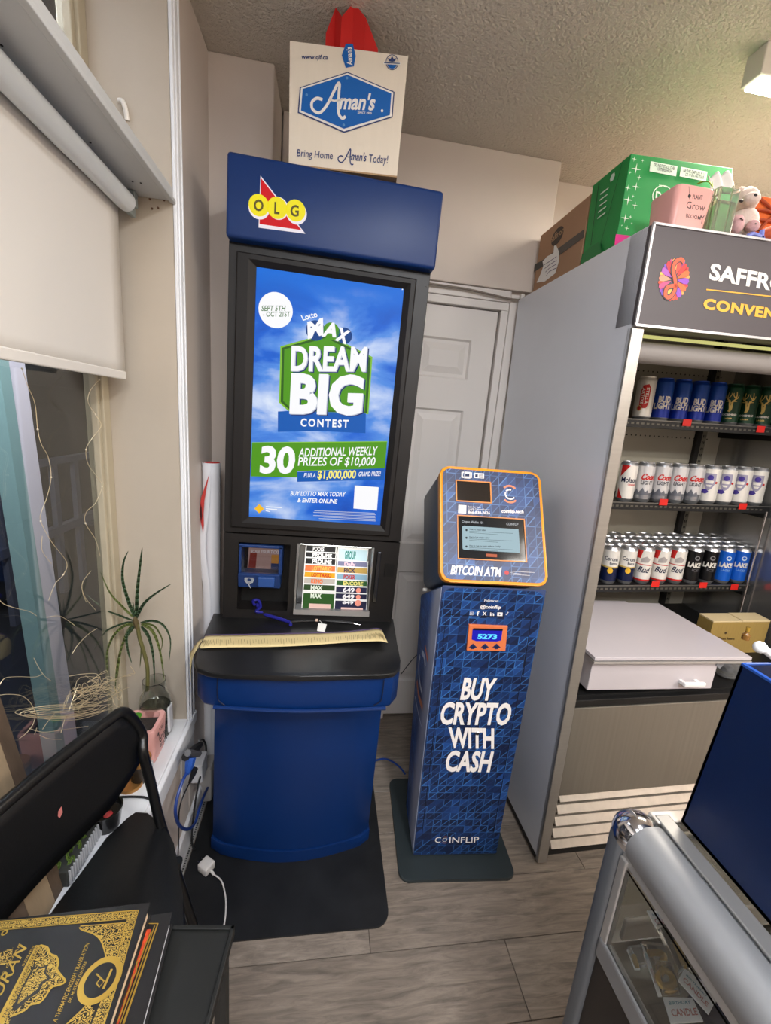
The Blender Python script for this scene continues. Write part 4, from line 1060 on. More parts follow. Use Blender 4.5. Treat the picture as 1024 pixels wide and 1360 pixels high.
# header sign
hd = MB().box(X0, XE, CYF - .012, CYF + .07, 1.848, 2.085, bevel=.002).build('header', mat('header dark', (78, 72, 76), .45), cl)
mb = MB().box(X0 - .002, XE, CYF - .016, CYF - .010, 2.082, 2.087).box(X0 - .002, X0 + .004, CYF - .016, CYF - .010, 1.846, 2.087).box(X0, XE, CYF - .016, CYF - .010, 1.842, 1.848)
mb.build('header_trim', mat('aluminium trim', (205, 204, 206), .3, .4), cl)
Hs = Face(cl, (0, CYF - .0125, 0), (1, 0, 0), (0, 0, 1)); ch = crop(680, 180, 2.977)
sw = mat('sign white', (236, 232, 226), .5); so_ = mat('sign gold', (236, 176, 60), .5)
T(Hs, 'lettering', sw, 'SAFFRON', (778, 566), (1146, 632), (786, 507), ch, bold=.035)
T(Hs, 'lettering', so_, 'CONVENIENCE', (754, 683), (1224, 752), (757, 645), ch, bold=.05, shear=.08, space=1.1)
pline(Hs, 'underline', so_, [(768, 609), (1200, 655)], ch, .003)
u0, v0 = Hs.pix(*ch(640, 570))
pcs = [(150, 80, 190), (236, 110, 60), (214, 60, 60), (226, 80, 70), (245, 170, 90), (214, 60, 70), (170, 90, 180), (240, 150, 120), (206, 84, 130), (120, 90, 190), (245, 190, 90), (226, 90, 60)]
for k in range(14):
    a_ = 2 * math.pi * k / 14; m = mat('petal %d' % (k % 12), pcs[k % 12], .5)
    e1 = V((math.cos(a_), math.sin(a_) * 1.14)); e2 = V((-math.sin(a_), math.cos(a_)))
    pl_ = [V((u0, v0)) + e1 * (.008 + .037 * t) + e2 * w_ for t, w_ in ((0, 0), (.35, .0045), (.7, .0085), (.9, .0075), (1, 0), (.9, -.0075), (.7, -.0085), (.35, -.0045))]
    Hs.poly('emblem', m, [tuple(p) for p in pl_], 1)
    m2 = mat('petal %d' % ((k + 4) % 12), pcs[(k + 4) % 12], .5); a2 = a_ + math.pi / 14
    e1 = V((math.cos(a2), math.sin(a2) * 1.14)); e2 = V((-math.sin(a2), math.cos(a2)))
    pl_ = [V((u0, v0)) + e1 * (.030 + .016 * t) + e2 * w_ for t, w_ in ((0, 0), (.5, .0032), (.85, .0035), (1, 0), (.85, -.0035), (.5, -.0032))]
    Hs.poly('emblem', m2, [tuple(p) for p in pl_], 1)
sS = [(.019, .043), (.008, .049), (-.006, .042), (-.010, .026), (-.002, .008), (.006, -.010), (.006, -.030), (-.006, -.044), (-.018, -.038), (-.017, -.022), (-.004, -.016), (.012, -.014)]
Sp = [tuple(p.xy) for p in spline([V((u0 + a_, v0 + b__, 0)) for a_, b__ in sS], 6)]
Hs.stroke('emblem', mat('sign dark line', (78, 72, 76), .5), Sp, .0145, 2); Hs.stroke('emblem', mat('sign coral', (232, 96, 66), .5), Sp, .0090, 3)
Hs.done()
# canopy lamp and rolled night curtain
MB().box(X0 + .04, XE - .04, CYF + .058, CYF + .066, 1.832, 1.840).build('canopy_lamp', glow('canopy glow', (214, 210, 130), .9), cl)
MB().tube([V((X0 + .045, CYF + .075, 1.795)), V((XE - .045, CYF + .075, 1.795))], .030, 20).build('night_curtain', mat('curtain roll', (142, 136, 132), .5, bump=.3, bscale=300), cl, smooth=True)
# uprights with slots, hole rows
up_m = mat('upright black', (30, 28, 26), .45)
Fk = Face(cl, (0, CYB - .045, 0), (1, 0, 0), (0, 0, 1))
ux = Fk.pix(944, 500)[0]
for dx in (0, .55):
    upr = MB().box(ux - .012 + dx, ux + .012 + dx, CYB - .06, CYB - .04, .70, 2.02, bevel=.001).build('upright', up_m, cl)
    MB().box(ux + .02 + dx, ux + .045 + dx, CYB - .05, CYB - .04, .70, 2.02).build('channel', mat('channel steel', (130, 126, 112), .4, .3), cl)
    mb = MB()
    for k in range(44):
        mb.box(ux + .027 + dx, ux + .031 + dx, CYB - .0505, CYB - .0501, .72 + k * .03, .732 + k * .03).box(ux + .035 + dx, ux + .039 + dx, CYB - .0505, CYB - .0501, .72 + k * .03, .732 + k * .03)
    o = mb.build('slot', mat('hole black'), upr); o['kind'] = 'stuff'
mb = MB()
for pz in ((860, 493), (846, 578)):
    z_ = Fk.pix(*pz)[1]
    for k in range(40):
        x = X0 + .09 + k * .024
        mb.lathe([(0, 0), (.0035, 0), (.0035, .0004), (0, .0004)], (x, CYB - .041, z_), 8, Euler((R(90), 0, 0)).to_matrix())
o = mb.build('vent_hole', mat('hole black'), cl); o['kind'] = 'stuff'
# shelves
SHY = 1.50
shelfz = []
Fsf = Face(cl, (0, SHY, 0), (1, 0, 0), (0, 0, 1))
for i, (pa, pb) in enumerate((((842, 554), (1020, 572)), ((822, 664.5), (1018, 676.5)), ((800, 774.5), (997, 781)))):
    za, zb_ = Fsf.pix(*pa)[1], Fsf.pix(*pb)[1]; z = (za + zb_) / 2; shelfz.append(z)
    xe = [XE - .05, XE - .05, XE - .05][i]
    sh = MB().box(X0 + .042, xe, SHY + .006, CYB - .045, z - .012, z - .001).box(X0 + .042, xe, SHY, SHY + .008, z - .028, z + .003, bevel=.001).build('shelf', blk, cl)
    mb = MB()
    for k in range(46):
        x = X0 + .05 + k * .022
        if x < xe - .02: mb.box(x, x + .012, SHY - .0012, SHY - .0003, z - .016, z - .009)
    o = mb.build('shelf_slot', mat('slot steel', (92, 88, 80), .5, .4), sh); o['kind'] = 'stuff'
    mb = MB().box(X0 + .042, xe, SHY - .003, SHY, z + .0, z + .004); mb.build('shelf_lip', mat('lip steel', (110, 108, 104), .35, .6), sh)
    for a_ in (X0 + .045, xe - .012): MB().box(a_, a_ + .01, SHY + .01, CYB - .045, z - .05, z - .012).build('bracket', blk, sh)
c5 = crop(780, 460, 3.778)
red = mat('price tag red', (206, 30, 22), .5)
for i, ps in enumerate((((500, 383), (870, 416)), ((382, 782), (780, 803)), ((341, 1193), (581, 1198), (738, 1207)))):
    for p in ps:
        u, v = Face(cl, (0, SHY - .005, 0), (1, 0, 0), (0, 0, 1)).pix(*c5(*p))
        o = MB().box(u - .019, u + .019, SHY - .0065, SHY - .0045, v - .013, v + .013, bevel=.001).build('price_tag', red, cl)
# lower right wire post
MB().tube([V((XE - .06, SHY, .70)), V((XE - .06, SHY, shelfz[1] - .02))], .004, 8).build('shelf_post', chrome, cl)
# front lower panel, lip, grille
Fg = Face(cl, (0, CYF, 0), (1, 0, 0), (0, 0, 1))
zl = Fg.pix(850, 936)[1]; zg = Fg.pix(850, 1047)[1]
MB().box(X0 + .036, XE - .036, CYF, CYF + .03, zl + .002, zl + .028, bevel=.002).build('front_lip', blk, cl)
MB().box(X0 + .036, XE - .036, CYF - .002, CYF + .02, zg, zl, bevel=.002).build('lower_panel', steel_h, cl)
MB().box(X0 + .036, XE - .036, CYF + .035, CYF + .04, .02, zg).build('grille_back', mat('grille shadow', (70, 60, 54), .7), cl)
zz = [Fg.pix(750, y)[1] for y in (1055, 1064, 1070.5, 1081, 1087.5, 1098, 1105, 1116, 1122, 1134)]
zstep = (zg - .045) / 5
for k in range(5):
    zt = zg - k * zstep - .001
    MB().hexa([(X0 + .045, CYF - .006, zt - .022), (XE - .045, CYF - .006, zt - .022), (XE - .045, CYF + .012, zt - .026), (X0 + .045, CYF + .012, zt - .026), (X0 + .045, CYF + .010, zt), (XE - .045, CYF + .010, zt), (XE - .045, CYF + .022, zt - .003), (X0 + .045, CYF + .022, zt - .003)]).build('louvre', mat('louvre metal', (206, 196, 184), .32, .5, bump=.4, bscale=60, var=.08, vscale=30), cl)
MB().box(X0 + .03, XE - .03, CYF + .03, CYF + .06, 0.0, .05).build('toe_kick', blk, cl)

# ---- cans
CRm = rotm(CR)
def cw_(p): return CRm @ (V(p) - cpv) + cpv
alu = mat('aluminium', (206, 206, 208), .28, .85)
CH, CRd = .164, .0325
def can_proto(kind, bands, texts, label, top=None):
    th = D.objects.new('beer_can', None); col.objects.link(th); th['_b'] = (0, 0, 0); th.empty_display_size = .02
    prof = [(0, .002), (.022, .002), (.025, 0), (.030, .008), (CRd, .014)]
    # body in bands so that each colour is its own paint on the can
    zc_ = [.014] + [b_[0] for b_ in bands]
    n_ = 0
    ring = MB().lathe([(0, .002), (.022, .002), (.025, 0), (.030, .008), (CRd, .014)], seg=20); ring.build('base_rim', alu, th, smooth=True)
    for (z1, m), z0 in zip(bands, zc_):
        MB().lathe([(CRd, z0), (CRd, z1)], seg=20).build('can_body', m, th, smooth=True)
    tm_ = top or alu
    z1 = bands[-1][0]
    MB().lathe([(CRd, z1), (.030, z1 + .006), (.0265, CH - .004), (.0275, CH)], seg=20).build('shoulder', tm_, th, smooth=True)
    MB().lathe([(.0275, CH), (.0255, CH - .001), (.0245, CH - .004), (0, CH - .004)], seg=20).build('lid', alu, th, smooth=True)
    for t in texts: t(th)
    return th
def wrap(th, name, m, polys):
    """polys in (arc metres, z), wrapped on the can, centre at -Y"""
    mb = MB()
    for vs_, fs in polys:
        pts = []
        for x, z in vs_:
            a_ = -math.pi / 2 + x / CRd; pts.append(V(((CRd + .0005) * math.cos(a_), (CRd + .0005) * math.sin(a_), z)))
        mb._add(pts, fs)
    mb.build(name, m, th, recalc=False)
def ctext(txt, m, x0, x1, z0, z1, bold=.03, shear=0, vert=False, name='lettering'):
    def f_(th):
        global CAP
        if CAP is None: CAP = max(y for _, y in glyphs('H')[0])
        vs_, fs = glyphs(txt, bold); a0 = min(x for x, _ in vs_); a1 = max(x for x, _ in vs_)
        if vert: pts = [(x0 + (1 - y / CAP) * (x1 - x0), z0 + (z1 - z0) * (a1 - x) / (a1 - a0)) for x, y in vs_]; pts = [(x0 + (y / CAP) * (x1 - x0), z0 + (z1 - z0) * (1 - (x - a0) / (a1 - a0))) for x, y in vs_]
        else: pts = [(x0 + (x1 - x0) * (x - a0) / (a1 - a0) + shear * y / CAP * (z1 - z0), z0 + (z1 - z0) * y / CAP) for x, y in vs_]
        wrap(th, name, m, [(pts, fs)])
    return f_
def cpoly(m, pts, name='label_patch', lift=0):
    def f_(th):
        # subdivide horizontally so the patch follows the round can
        xs_ = [p[0] for p in pts]; mb = MB()
        bm = bmesh.new(); vv = [bm.verts.new((x, 0, z)) for x, z in pts]
        bm.faces.new(vv)
        for k in range(1, 8):
            xx = min(xs_) + (max(xs_) - min(xs_)) * k / 8
            bmesh.ops.bisect_plane(bm, geom=bm.verts[:] + bm.edges[:] + bm.faces[:], plane_co=(xx, 0, 0), plane_no=(1, 0, 0))
        bmesh.ops.triangulate(bm, faces=bm.faces)
        bm.verts.index_update()
        V_ = [(v.co.x, v.co.z) for v in bm.verts]; F_ = [tuple(v.index for v in f_.verts) for f_ in bm.faces]; bm.free()
        mb = MB(); rr_ = CRd + .00025 + lift
        mb._add([V((rr_ * math.cos(-math.pi / 2 + x / CRd), rr_ * math.sin(-math.pi / 2 + x / CRd), z)) for x, z in V_], F_)
        mb.build(name, m, th, recalc=False)
    return f_
def circ(cx, cz, r_, ry=None, n=16): return [(cx + r_ * math.cos(2 * math.pi * k / n), cz + (ry or r_) * math.sin(2 * math.pi * k / n)) for k in range(n)]
def cm(name, c=(128, 128, 128), rough=.3, metal=.25): return mat('can ' + name, c, rough, metal)
Wt = cm('white', (226, 222, 214)); Rd = cm('red', (190, 36, 34)); Nv = cm('navy', (14, 26, 62)); Bl = cm('blue', (14, 62, 160)); Bk = cm('black', (16, 16, 18)); Gn = cm('green', (8, 58, 36)); Gd = cm('gold', (206, 176, 96)); Sv = cm('silver', (206, 204, 204), .3, .35); Lb = cm('bright blue', (18, 92, 196)); Pu = cm('crest blue', (70, 56, 140)); Yl = cm('yellow', (226, 178, 50))
protos = {}
protos['stella'] = can_proto('stella', [(.148, Wt)], [cpoly(Rd, [(-.014, .045), (.010, .045), (.017, .06), (.017, .12), (.008, .135), (-.010, .13), (-.016, .11)]), cpoly(mat('can gold'), circ(-.012, .045, .009, .011), lift=.0003), cpoly(Rd, circ(-.012, .045, .006, .008), lift=.0005), ctext('STELLA', Wt, .003, .012, .060, .122, vert=True), ctext('ARTOIS', Wt, -.011, -.002, .060, .122, vert=True)], '', top=Wt)
protos['bud'] = can_proto('bud', [(.052, cm('deep blue', (10, 44, 150))), (.094, Bl), (.148, cm('mid blue', (18, 66, 150)))], [ctext('BUD', Wt, -.012, .032, .072, .094, .05), ctext('LIGHT', Wt, -.026, .036, .048, .068, .05)], '', top=Bl)
ant = []
def antlers(th):
    F_ = []
    def st(pts, w_):
        P_ = spline([V((a_, b__, 0)) for a_, b__ in pts], 4); V_ = []; f_ = []
        for i, p in enumerate(P_):
            t_ = (P_[min(i + 1, len(P_) - 1)] - P_[max(i - 1, 0)]).normalized(); n_ = V((-t_.y, t_.x, 0)) * w_ * (1 - .6 * i / len(P_)) / 2
            V_ += [(p.x + n_.x, p.y + n_.y), (p.x - n_.x, p.y - n_.y)]
        for i in range(len(P_) - 1): f_.append((2 * i, 2 * i + 1, 2 * i + 3, 2 * i + 2))
        F_.append((V_, f_))
    for s_ in (-1, 1):
        st([(0, .088), (s_ * .008, .098), (s_ * .014, .112), (s_ * .012, .132)], .005)
        st([(s_ * .008, .100), (s_ * .018, .108), (s_ * .021, .120)], .004); st([(s_ * .011, .108), (s_ * .004, .118), (s_ * .003, .128)], .0035); st([(s_ * .006, .095), (s_ * .018, .096)], .0035)
    st([(0, .10), (0, .085), (.002, .066), (-.003, .055)], .016)
    wrap(th, 'stag_emblem', Gd, F_)
protos['moose'] = can_proto('moose', [(.148, Gn)], [antlers, ctext('MOOSEHEAD', Wt, -.026, .028, .040, .047), ctext('LAGER', Gd, -.012, .014, .026, .031)], '', top=Gn)
protos['molson'] = can_proto('molson', [(.148, Wt)], [cpoly(Rd, [(-.030, .148), (.004, .148), (-.022, .110), (-.030, .10)]), cpoly(Rd, [(-.030, .014), (-.008, .014), (-.030, .055)]), ctext('Molson', Nv, -.022, .040, .080, .100, .02), ctext('CANADIAN', Rd, .004, .036, .068, .074)], '')
protos['coors'] = can_proto('coors', [(.040, cm('grey silver', (150, 152, 158), .25, .7)), (.148, Sv)], [ctext('Coors', Rd, -.014, .046, .094, .116, .05, .3), ctext('LIGHT', cm('grey ink', (90, 90, 96)), -.010, .034, .074, .088, .04), cpoly(cm('peak', (112, 116, 126), .3, .6), [(-.030, .030), (-.022, .055), (-.012, .040), (.0, .060), (.010, .042), (.020, .052), (.030, .030)])], '')
protos['pbr'] = can_proto('pbr', [(.148, Wt)], [cpoly(cm('crest grey', (150, 146, 168)), [(-.019, .130), (.019, .130), (.021, .09), (.010, .066), (0, .058), (-.010, .066), (-.021, .09)]), cpoly(Pu, circ(0, .112, .011), lift=.0003), cpoly(Wt, [(-.014, .100), (.014, .100), (.012, .088), (-.012, .088)], lift=.0003), cpoly(Wt, [(-.010, .082), (.010, .082), (.006, .074), (-.006, .074)], lift=.0003), cpoly(Pu, [(-.024, .060), (-.006, .064), (.004, .052), (-.006, .044), (-.022, .046)], lift=.0004), cpoly(Rd, circ(.024, .092, .005), lift=.0002)], '')
protos['corona'] = can_proto('corona', [(.072, Nv), (.078, Gd), (.148, Wt)], [ctext('Corona', Nv, -.020, .034, .104, .120, .02), ctext('Extra', Nv, .002, .030, .088, .098, .02), cpoly(Yl, circ(.008, .060, .011, .012), lift=.0004)], '')
protos['budweiser'] = can_proto('budweiser', [(.022, Rd), (.084, Wt), (.088, Rd), (.148, Wt)], [cpoly(Rd, [(-.030, .112), (-.012, .112), (-.006, .148), (-.030, .148)]), cpoly(cm('grey scroll', (168, 162, 160)), [(-.010, .094), (.020, .098), (.026, .112), (.010, .124), (-.008, .112)]), ctext('Bud', Nv, -.016, .026, .052, .076, .02, .3)], '', top=alu)
protos['lakeblack'] = can_proto('lakeblack', [(.148, Bk)], [ctext('LAKE', Wt, -.016, .034, .076, .096, .05), ctext('ICE', cm('grey ink'), .002, .028, .058, .068, .03), cpoly(cm('grey leaf', (130, 130, 134)), circ(.014, .118, .010)), cpoly(Bk, circ(.014, .119, .006), lift=.0003)], '', top=alu)
protos['lakeblue'] = can_proto('lakeblue', [(.148, Lb)], [ctext('LAKE', Wt, -.016, .034, .076, .096, .05), ctext('LAGER', cm('pale blue ink', (120, 160, 220)), -.006, .030, .058, .067, .03), cpoly(cm('pale leaf', (196, 214, 236)), circ(.014, .118, .010)), cpoly(Lb, circ(.014, .119, .006), lift=.0003)], '', top=alu)
desc = {'stella': 'white can with red oval label', 'bud': 'tall blue light beer can', 'moose': 'dark green can with gold stag', 'molson': 'white can with red corners and navy script', 'coors': 'silver can with red script', 'pbr': 'white can with violet blue crest', 'corona': 'white over navy can with yellow seal', 'budweiser': 'white can with red collar', 'lakeblack': 'black can with white lettering', 'lakeblue': 'bright blue can with white lettering'}
used = set()
def copy_can(kind, pos, label, group, rz, parts=True):
    src = protos[kind]
    if kind not in used: r_ = src; used.add(kind); first = True
    else:
        r_ = src.copy(); col.objects.link(r_); first = False
    r_.location = pos; r_.rotation_euler = Euler((0, R(-1.24), rz))
    r_['label'] = label; r_['category'] = 'can'; r_['group'] = group
    if not first:
        for ch_ in list(src.children):
            c_ = ch_.copy(); col.objects.link(c_); c_.parent = r_
    return r_
ords = ['leftmost', 'second from left', 'third from left', 'fourth from left', 'fifth']
rows_ = [
    (0, [('stella', 285, 348), ('bud', 375, 358), ('bud', 470, 366), ('bud', 556, 372), ('bud', 638, 379), ('moose', 730, 386), ('moose', 810, 392), ('moose', 888, 397), ('moose', 966, 402)], 'top shelf'),
    (1, [('molson', 200, 757), ('coors', 290, 762), ('coors', 375, 766), ('coors', 455, 771), ('coors', 537, 775), ('pbr', 612, 780), ('pbr', 690, 783), ('pbr', 768, 786), ('pbr', 848, 790)], 'middle shelf'),
    (2, [('corona', 122, 1168), ('corona', 198, 1170), ('budweiser', 275, 1175), ('budweiser', 360, 1178), ('budweiser', 447, 1180), ('lakeblack', 532, 1183), ('lakeblack', 607, 1186), ('lakeblue', 683, 1190), ('lakeblue', 766, 1193)], 'bottom shelf')]
CY_ = SHY + .045
Fcan = Face(cl, (0, CY_ - .02, 0), (1, 0, 0), (0, 0, 1))
for si, lst, sn in rows_:
    z = shelfz[si] + .0005
    xs_ = [Fcan.pix(*c5(x, y))[0] for _, x, y in lst]
    # even spacing, least squares, at least one can diameter
    n_ = len(xs_); pitch = max(.0665, (xs_[-1] - xs_[0]) / (n_ - 1)); x0_ = sum(xs_) / n_ - pitch * (n_ - 1) / 2
    x0_ = max(x0_, X0 + .042 + CRd + .003)
    cnt = {}; tot = {}
    for k_, _, _ in lst: tot[k_] = tot.get(k_, 0) + 1
    for i, (k_, _, _) in enumerate(lst):
        j = cnt.get(k_, 0); cnt[k_] = j + 1
        where = '' if tot[k_] == 1 else [', first from left', ', second from left', ', third from left', ', fourth from left'][j]
        p = cw_((x0_ + i * pitch, CY_, z))
        rzz = math.atan2(p.x, p.y) * -1 + R(6)
        copy_can(k_, p, desc[k_] + ', front of ' + sn + where, 'beer cans in front on the ' + sn, -math.atan2(p.x, p.y) * 1.0 + R(random.uniform(-4, 4)))
        if si == 2:
            for rr_ in (1, 2, 3):
                p = cw_((x0_ + i * pitch, CY_ + rr_ * .0675, z))
                copy_can(k_, p, desc[k_] + ', ' + ['second', 'third', 'fourth'][rr_ - 1] + ' row back, ' + ['first', 'second', 'third', 'fourth', 'fifth', 'sixth', 'seventh', 'eighth', 'ninth'][i] + ' column, bottom shelf', 'beer cans behind the front row of the bottom shelf', random.uniform(-1, 1))

# ---- white chest with drawer on the cooler deck
LZ = .855
chs = thing('white_chest', 'white flat topped drawer unit jutting out of the cooler', 'chest', (1.1, 1.3, .70))
wl = mat('white laminate', (196, 188, 191), .35, var=.03, vscale=2)
a0 = onz(786, 869, LZ); a1 = onz(995, 870.5, LZ); a2 = onz(867, 801, LZ); a3 = onz(800, 801, LZ)
topq = [V((.885, 1.103, LZ - .012)), V((a1.x, 1.103, LZ - .012)), V((a1.x, a2.y, LZ - .012)), V((.885, a2.y, LZ - .012))]
MB().prism(topq, (0, 0, .012), bevel=.001).build('lid', wl, chs)
MB().box(.885, a1.x + .005, 1.103, 1.125, LZ - .024, LZ - .016).build('edge_trim', mat('trim silver', (190, 186, 182), .3, .5), chs)
MB().box(.900, 1.375, 1.128, 1.60, .716, LZ - .026, bevel=.002).build('drawer', wl, chs)
hq = ony(917, 906, 1.118)
hd_ = MB().box(hq.x - .042, hq.x + .040, 1.096, 1.108, hq.z - .004, hq.z + .010, bevel=.003).box(hq.x - .036, hq.x - .024, 1.104, 1.128, hq.z - .008, hq.z + .004, bevel=.001).box(hq.x + .02, hq.x + .034, 1.104, 1.128, hq.z - .008, hq.z + .004, bevel=.001)
hd_.build('handle', mat('handle white', (238, 236, 234), .3), chs)
hq = ony(955.5, 882.5, 1.127)
MB().obox((hq.x, 1.126, hq.z), (.026, .002, .022), Euler((0, R(35), 0)).to_matrix(), bevel=.001).build('sticker', mat('grey sticker', (130, 132, 138), .5), chs)
# thing in the gap right of the drawer
q = ony(962, 905, 1.20)
tub = thing('plastic_tub', 'clear plastic tub standing right of the white drawer', 'tub', (q.x, 1.22, .71))
clear = mat('clear plastic', (225, 228, 232), .08, trans=.9, ior=1.4)
MB().lathe([(.03, .712), (.040, .715), (.050, .78), (.052, .785), (.048, .784), (.038, .720), (0, .718)], (q.x + .012, 1.22, 0), 24).build('tub_wall', clear, tub, smooth=True)
MB().ball((q.x + .01, 1.22, .745), (.028, .028, .018), 2, .3).build('contents', mat('grey contents', (110, 108, 110), .6), tub)
q = ony(966, 880, 1.30)
tag(MB().ball((q.x, 1.33, q.z - .004), (.022, .02, .02), 2, .25).build('orange_snack', mat('snack orange', (206, 140, 80), .6), base=(q.x, 1.33, q.z)), 'small orange packet right of the white drawer', 'packet')
q = ony(980, 880, 1.35)
tag(MB().obox((q.x + .01, 1.36, q.z), (.07, .03, .06), Euler((0, R(12), 0)).to_matrix(), bevel=.006).build('red_packet', mat('packet red', (178, 70, 66), .5), base=(q.x, 1.36, q.z)), 'pinkish red packet right of the white drawer beside the blue bin', 'packet')
# cardboard wine carton
c8 = crop(920, 780, 8.5)
WZ = .86
f0 = onz(*c8(235, 383), WZ); f1 = onz(*c8(880, 378), WZ); f2 = onz(*c8(80, 292), WZ); f3 = onz(*c8(660, 298), WZ)
wc = thing('wooden_crate', 'tan wine crate standing in the cooler to the right behind the white chest', 'crate', (f0.x + .1, f0.y + .05, .70))
wy = mat('crate gold', (150, 124, 66), .6, var=.08, vscale=20, stretch=(12, 12, 1)); wt_ = mat('crate top pale', (206, 186, 144), .6, var=.05, vscale=12)
dv = V((f2.x - f0.x, f2.y - f0.y, 0)); B4 = [f0, f1, f1 + dv, f0 + dv]
MB().prism([V((p.x, p.y, .698)) for p in B4], (0, 0, WZ - .006 - .698), bevel=.002).build('crate_body', wy, wc)
m_ = (f0 + f1) / 2
MB().prism([V((p.x, p.y, WZ - .006)) for p in (f0, m_, m_ + dv, f0 + dv)], (0, 0, .006), bevel=.001).build('lid_board', wt_, wc)
MB().prism([V((p.x, p.y, WZ - .006)) for p in (m_ + V((.002, 0, 0)), f1, f1 + dv, m_ + dv + V((.002, 0, 0)))], (0, 0, .008), bevel=.001).build('lid_board', wt_, wc)
Fw = Face(wc, f0 + V((0, -.0005, 0)), (f1 - f0), (0, 0, 1)); Fw.b = V((0, 0, 0)); Fw.M = Matrix.Identity(3)
bi_ = mat('crate burn', (66, 48, 24), .7)
T(Fw, 'lettering', bi_, 'Dom', (290, 590), (370, 592), (292, 560), c8, bold=.02); T(Fw, 'lettering', bi_, 'Reserve', (388, 590), (470, 594), (390, 566), c8, bold=.02)
Fw.disc('lettering', bi_, c8(372, 515), .006, 1, n=8); Fw.done(wc)
q = ony(996.5, 863, 1.20)
bot = thing('small_bottle', 'tiny gold capped bottle at the right end of the white chest', 'bottle', (q.x, 1.25, .80))
MB().lathe([(0, LZ), (.012, LZ), (.013, LZ + .018), (.006, LZ + .026), (.005, LZ + .034)], (q.x - .01, 1.22, -.012 + .0125), 14).build('bottle_body', mat('amber glass', (140, 100, 50), .1), bot, smooth=True)
MB().lathe([(.006, .034), (.0065, .05), (0, .05)], (q.x - .01, 1.22, LZ), 12).build('cap', mat('gold cap', (210, 170, 70), .3, .6), bot, smooth=True)

# ---- things on top of the cooler
TZ = 2.103
def leaning(p): return p
# brown carton
q = [onx(706, 396, .828), onx(769, 357, .828), onx(781, 262, .828), onx(714, 315, .828)]
ya, yb_ = q[0].y, q[1].y; zt = (q[2].z + q[3].z) / 2
bbx = thing('brown_carton', 'brown cardboard box with taped white note at the back of the cooler top', 'box', (1.0, 1.68, TZ))
km = mat('kraft cardboard', (172, 134, 104), .8, bump=.1, bscale=120, var=.04, vscale=6)
MB().box(.829, 1.25, yb_ + .004, ya, TZ, zt, bevel=.002).build('carton_body', km, bbx)
Fb_ = Face(bbx, (.8285, 0, 0), (0, -1, 0), (0, 0, 1)); Fb_.b = V((0, 0, 0)); Fb_.M = Matrix.Identity(3); cB = crop(500, 120, 3.657); cB2 = crop(680, 180, 2.977)
PG(Fb_, 'tape', mat('dark tape', (44, 38, 32), .35), [(90, 510), (122, 492), (286, 370), (286, 402), (180, 480), (88, 540)], cB2, 1)
u, v = Fb_.pix(*cB2(180, 398)); Fb_.disc('brand_oval', mat('oval print', (60, 46, 36), .6), (u, v), .044, 1, ry=.030)
T(Fb_, 'brand_oval', mat('oval text', (176, 140, 104), .6), 'Saffron', (155, 425), (208, 380), (153, 405), cB2, lay=2)
PG(Fb_, 'note', paper, [(168, 436), (176, 434), (188, 462), (186, 500), (172, 545), (130, 578), (98, 582), (115, 545), (125, 515), (122, 498), (140, 478), (165, 465)], cB2, 2)
nk2 = mat('note ink', (70, 60, 96), .7)
for kk in range(4): pline(Fb_, 'note', nk2, [(128 + 3 * kk, 512 + 14 * kk), (150, 498 + 13 * kk), (178, 478 + 15 * kk)], cB2, .0025, 3)
Fb_.done(bbx)
# green carton
GY = 1.315
g0 = ony(817, 337, GY); g1 = ony(836, 204, GY); g2 = ony(964, 222, GY)
gz = (g1.z + g2.z) / 2
gb = thing('green_carton', 'green tissue carton with white sparkles behind the pink planter', 'box', (1.0, 1.4, TZ))
gm = mat('green carton', (18, 142, 66), .5, var=.06, vscale=5); gm2 = mat('green carton side', (20, 124, 60), .5)
MB().hexa([(.832, GY, TZ), (1.20, GY, TZ), (1.20, yb_ - .004, TZ), (.832, yb_ - .004, TZ), (.829, GY - .002, g1.z), (1.165, GY - .002, g2.z), (1.165, yb_ - .004, g2.z), (.826, yb_ - .004, g1.z)], bevel=.002).build('carton_body', gm, gb)
# ragged flap along the left bottom
Fgl = Face(gb, (.8265, 0, 0), (0, -1, 0), (0, 0, 1)); Fgl.b = V((0, 0, 0)); Fgl.M = Matrix.Identity(3)
dg = mat('green shadow line', (8, 66, 36), .6)
pline(Fgl, 'crease', dg, [(345, 180), (312, 435)], cB2, .003); pline(Fgl, 'crease', dg, [(440, 95), (352, 425), (360, 470)], cB2, .002)
PG(Fgl, 'flap', gm2, [(312, 440), (345, 420), (356, 466), (318, 498), (268, 524), (278, 470)], cB2, 1)
pw_ = mat('carton white print', (214, 232, 214), .6)
for kk in range(5): pline(Fgl, 'side_print', pw_, [(350 + kk * 0 - kk * 3, 232 + kk * 24), (382 - kk * 3, 208 + kk * 24)], cB2, .004)
Fgl.disc('side_print', pw_, Fgl.pix(*cB2(398, 165)), .012, 1, n=6)
Fgl.done(gb)
Fgf = Face(gb, (.832, GY - .0035, 0), (1, 0, 0), (0, 0, 1)); Fgf.b = V((0, 0, 0)); Fgf.M = Matrix.Identity(3)
for x, y, s_ in ((483, 93, .008), (516, 100, .005), (490, 133, .016), (466, 147, .005), (503, 166, .008), (457, 208, .009), (490, 203, .013), (459, 254, .015), (478, 240, .005), (486, 276, .010), (447, 327, .014), (468, 322, .006), (434, 356, .004), (454, 367, .008), (473, 347, .004), (808, 155, .008)):
    u, v = Fgf.pix(*cB2(x, y)); st_ = []
    for k in range(8):
        a_ = math.pi / 4 * k; r_ = s_ if k % 2 == 0 else s_ * .16; st_.append((u + r_ * math.cos(a_), v + r_ * math.sin(a_)))
    Fgf.poly('sparkle', pw_, st_, 1)
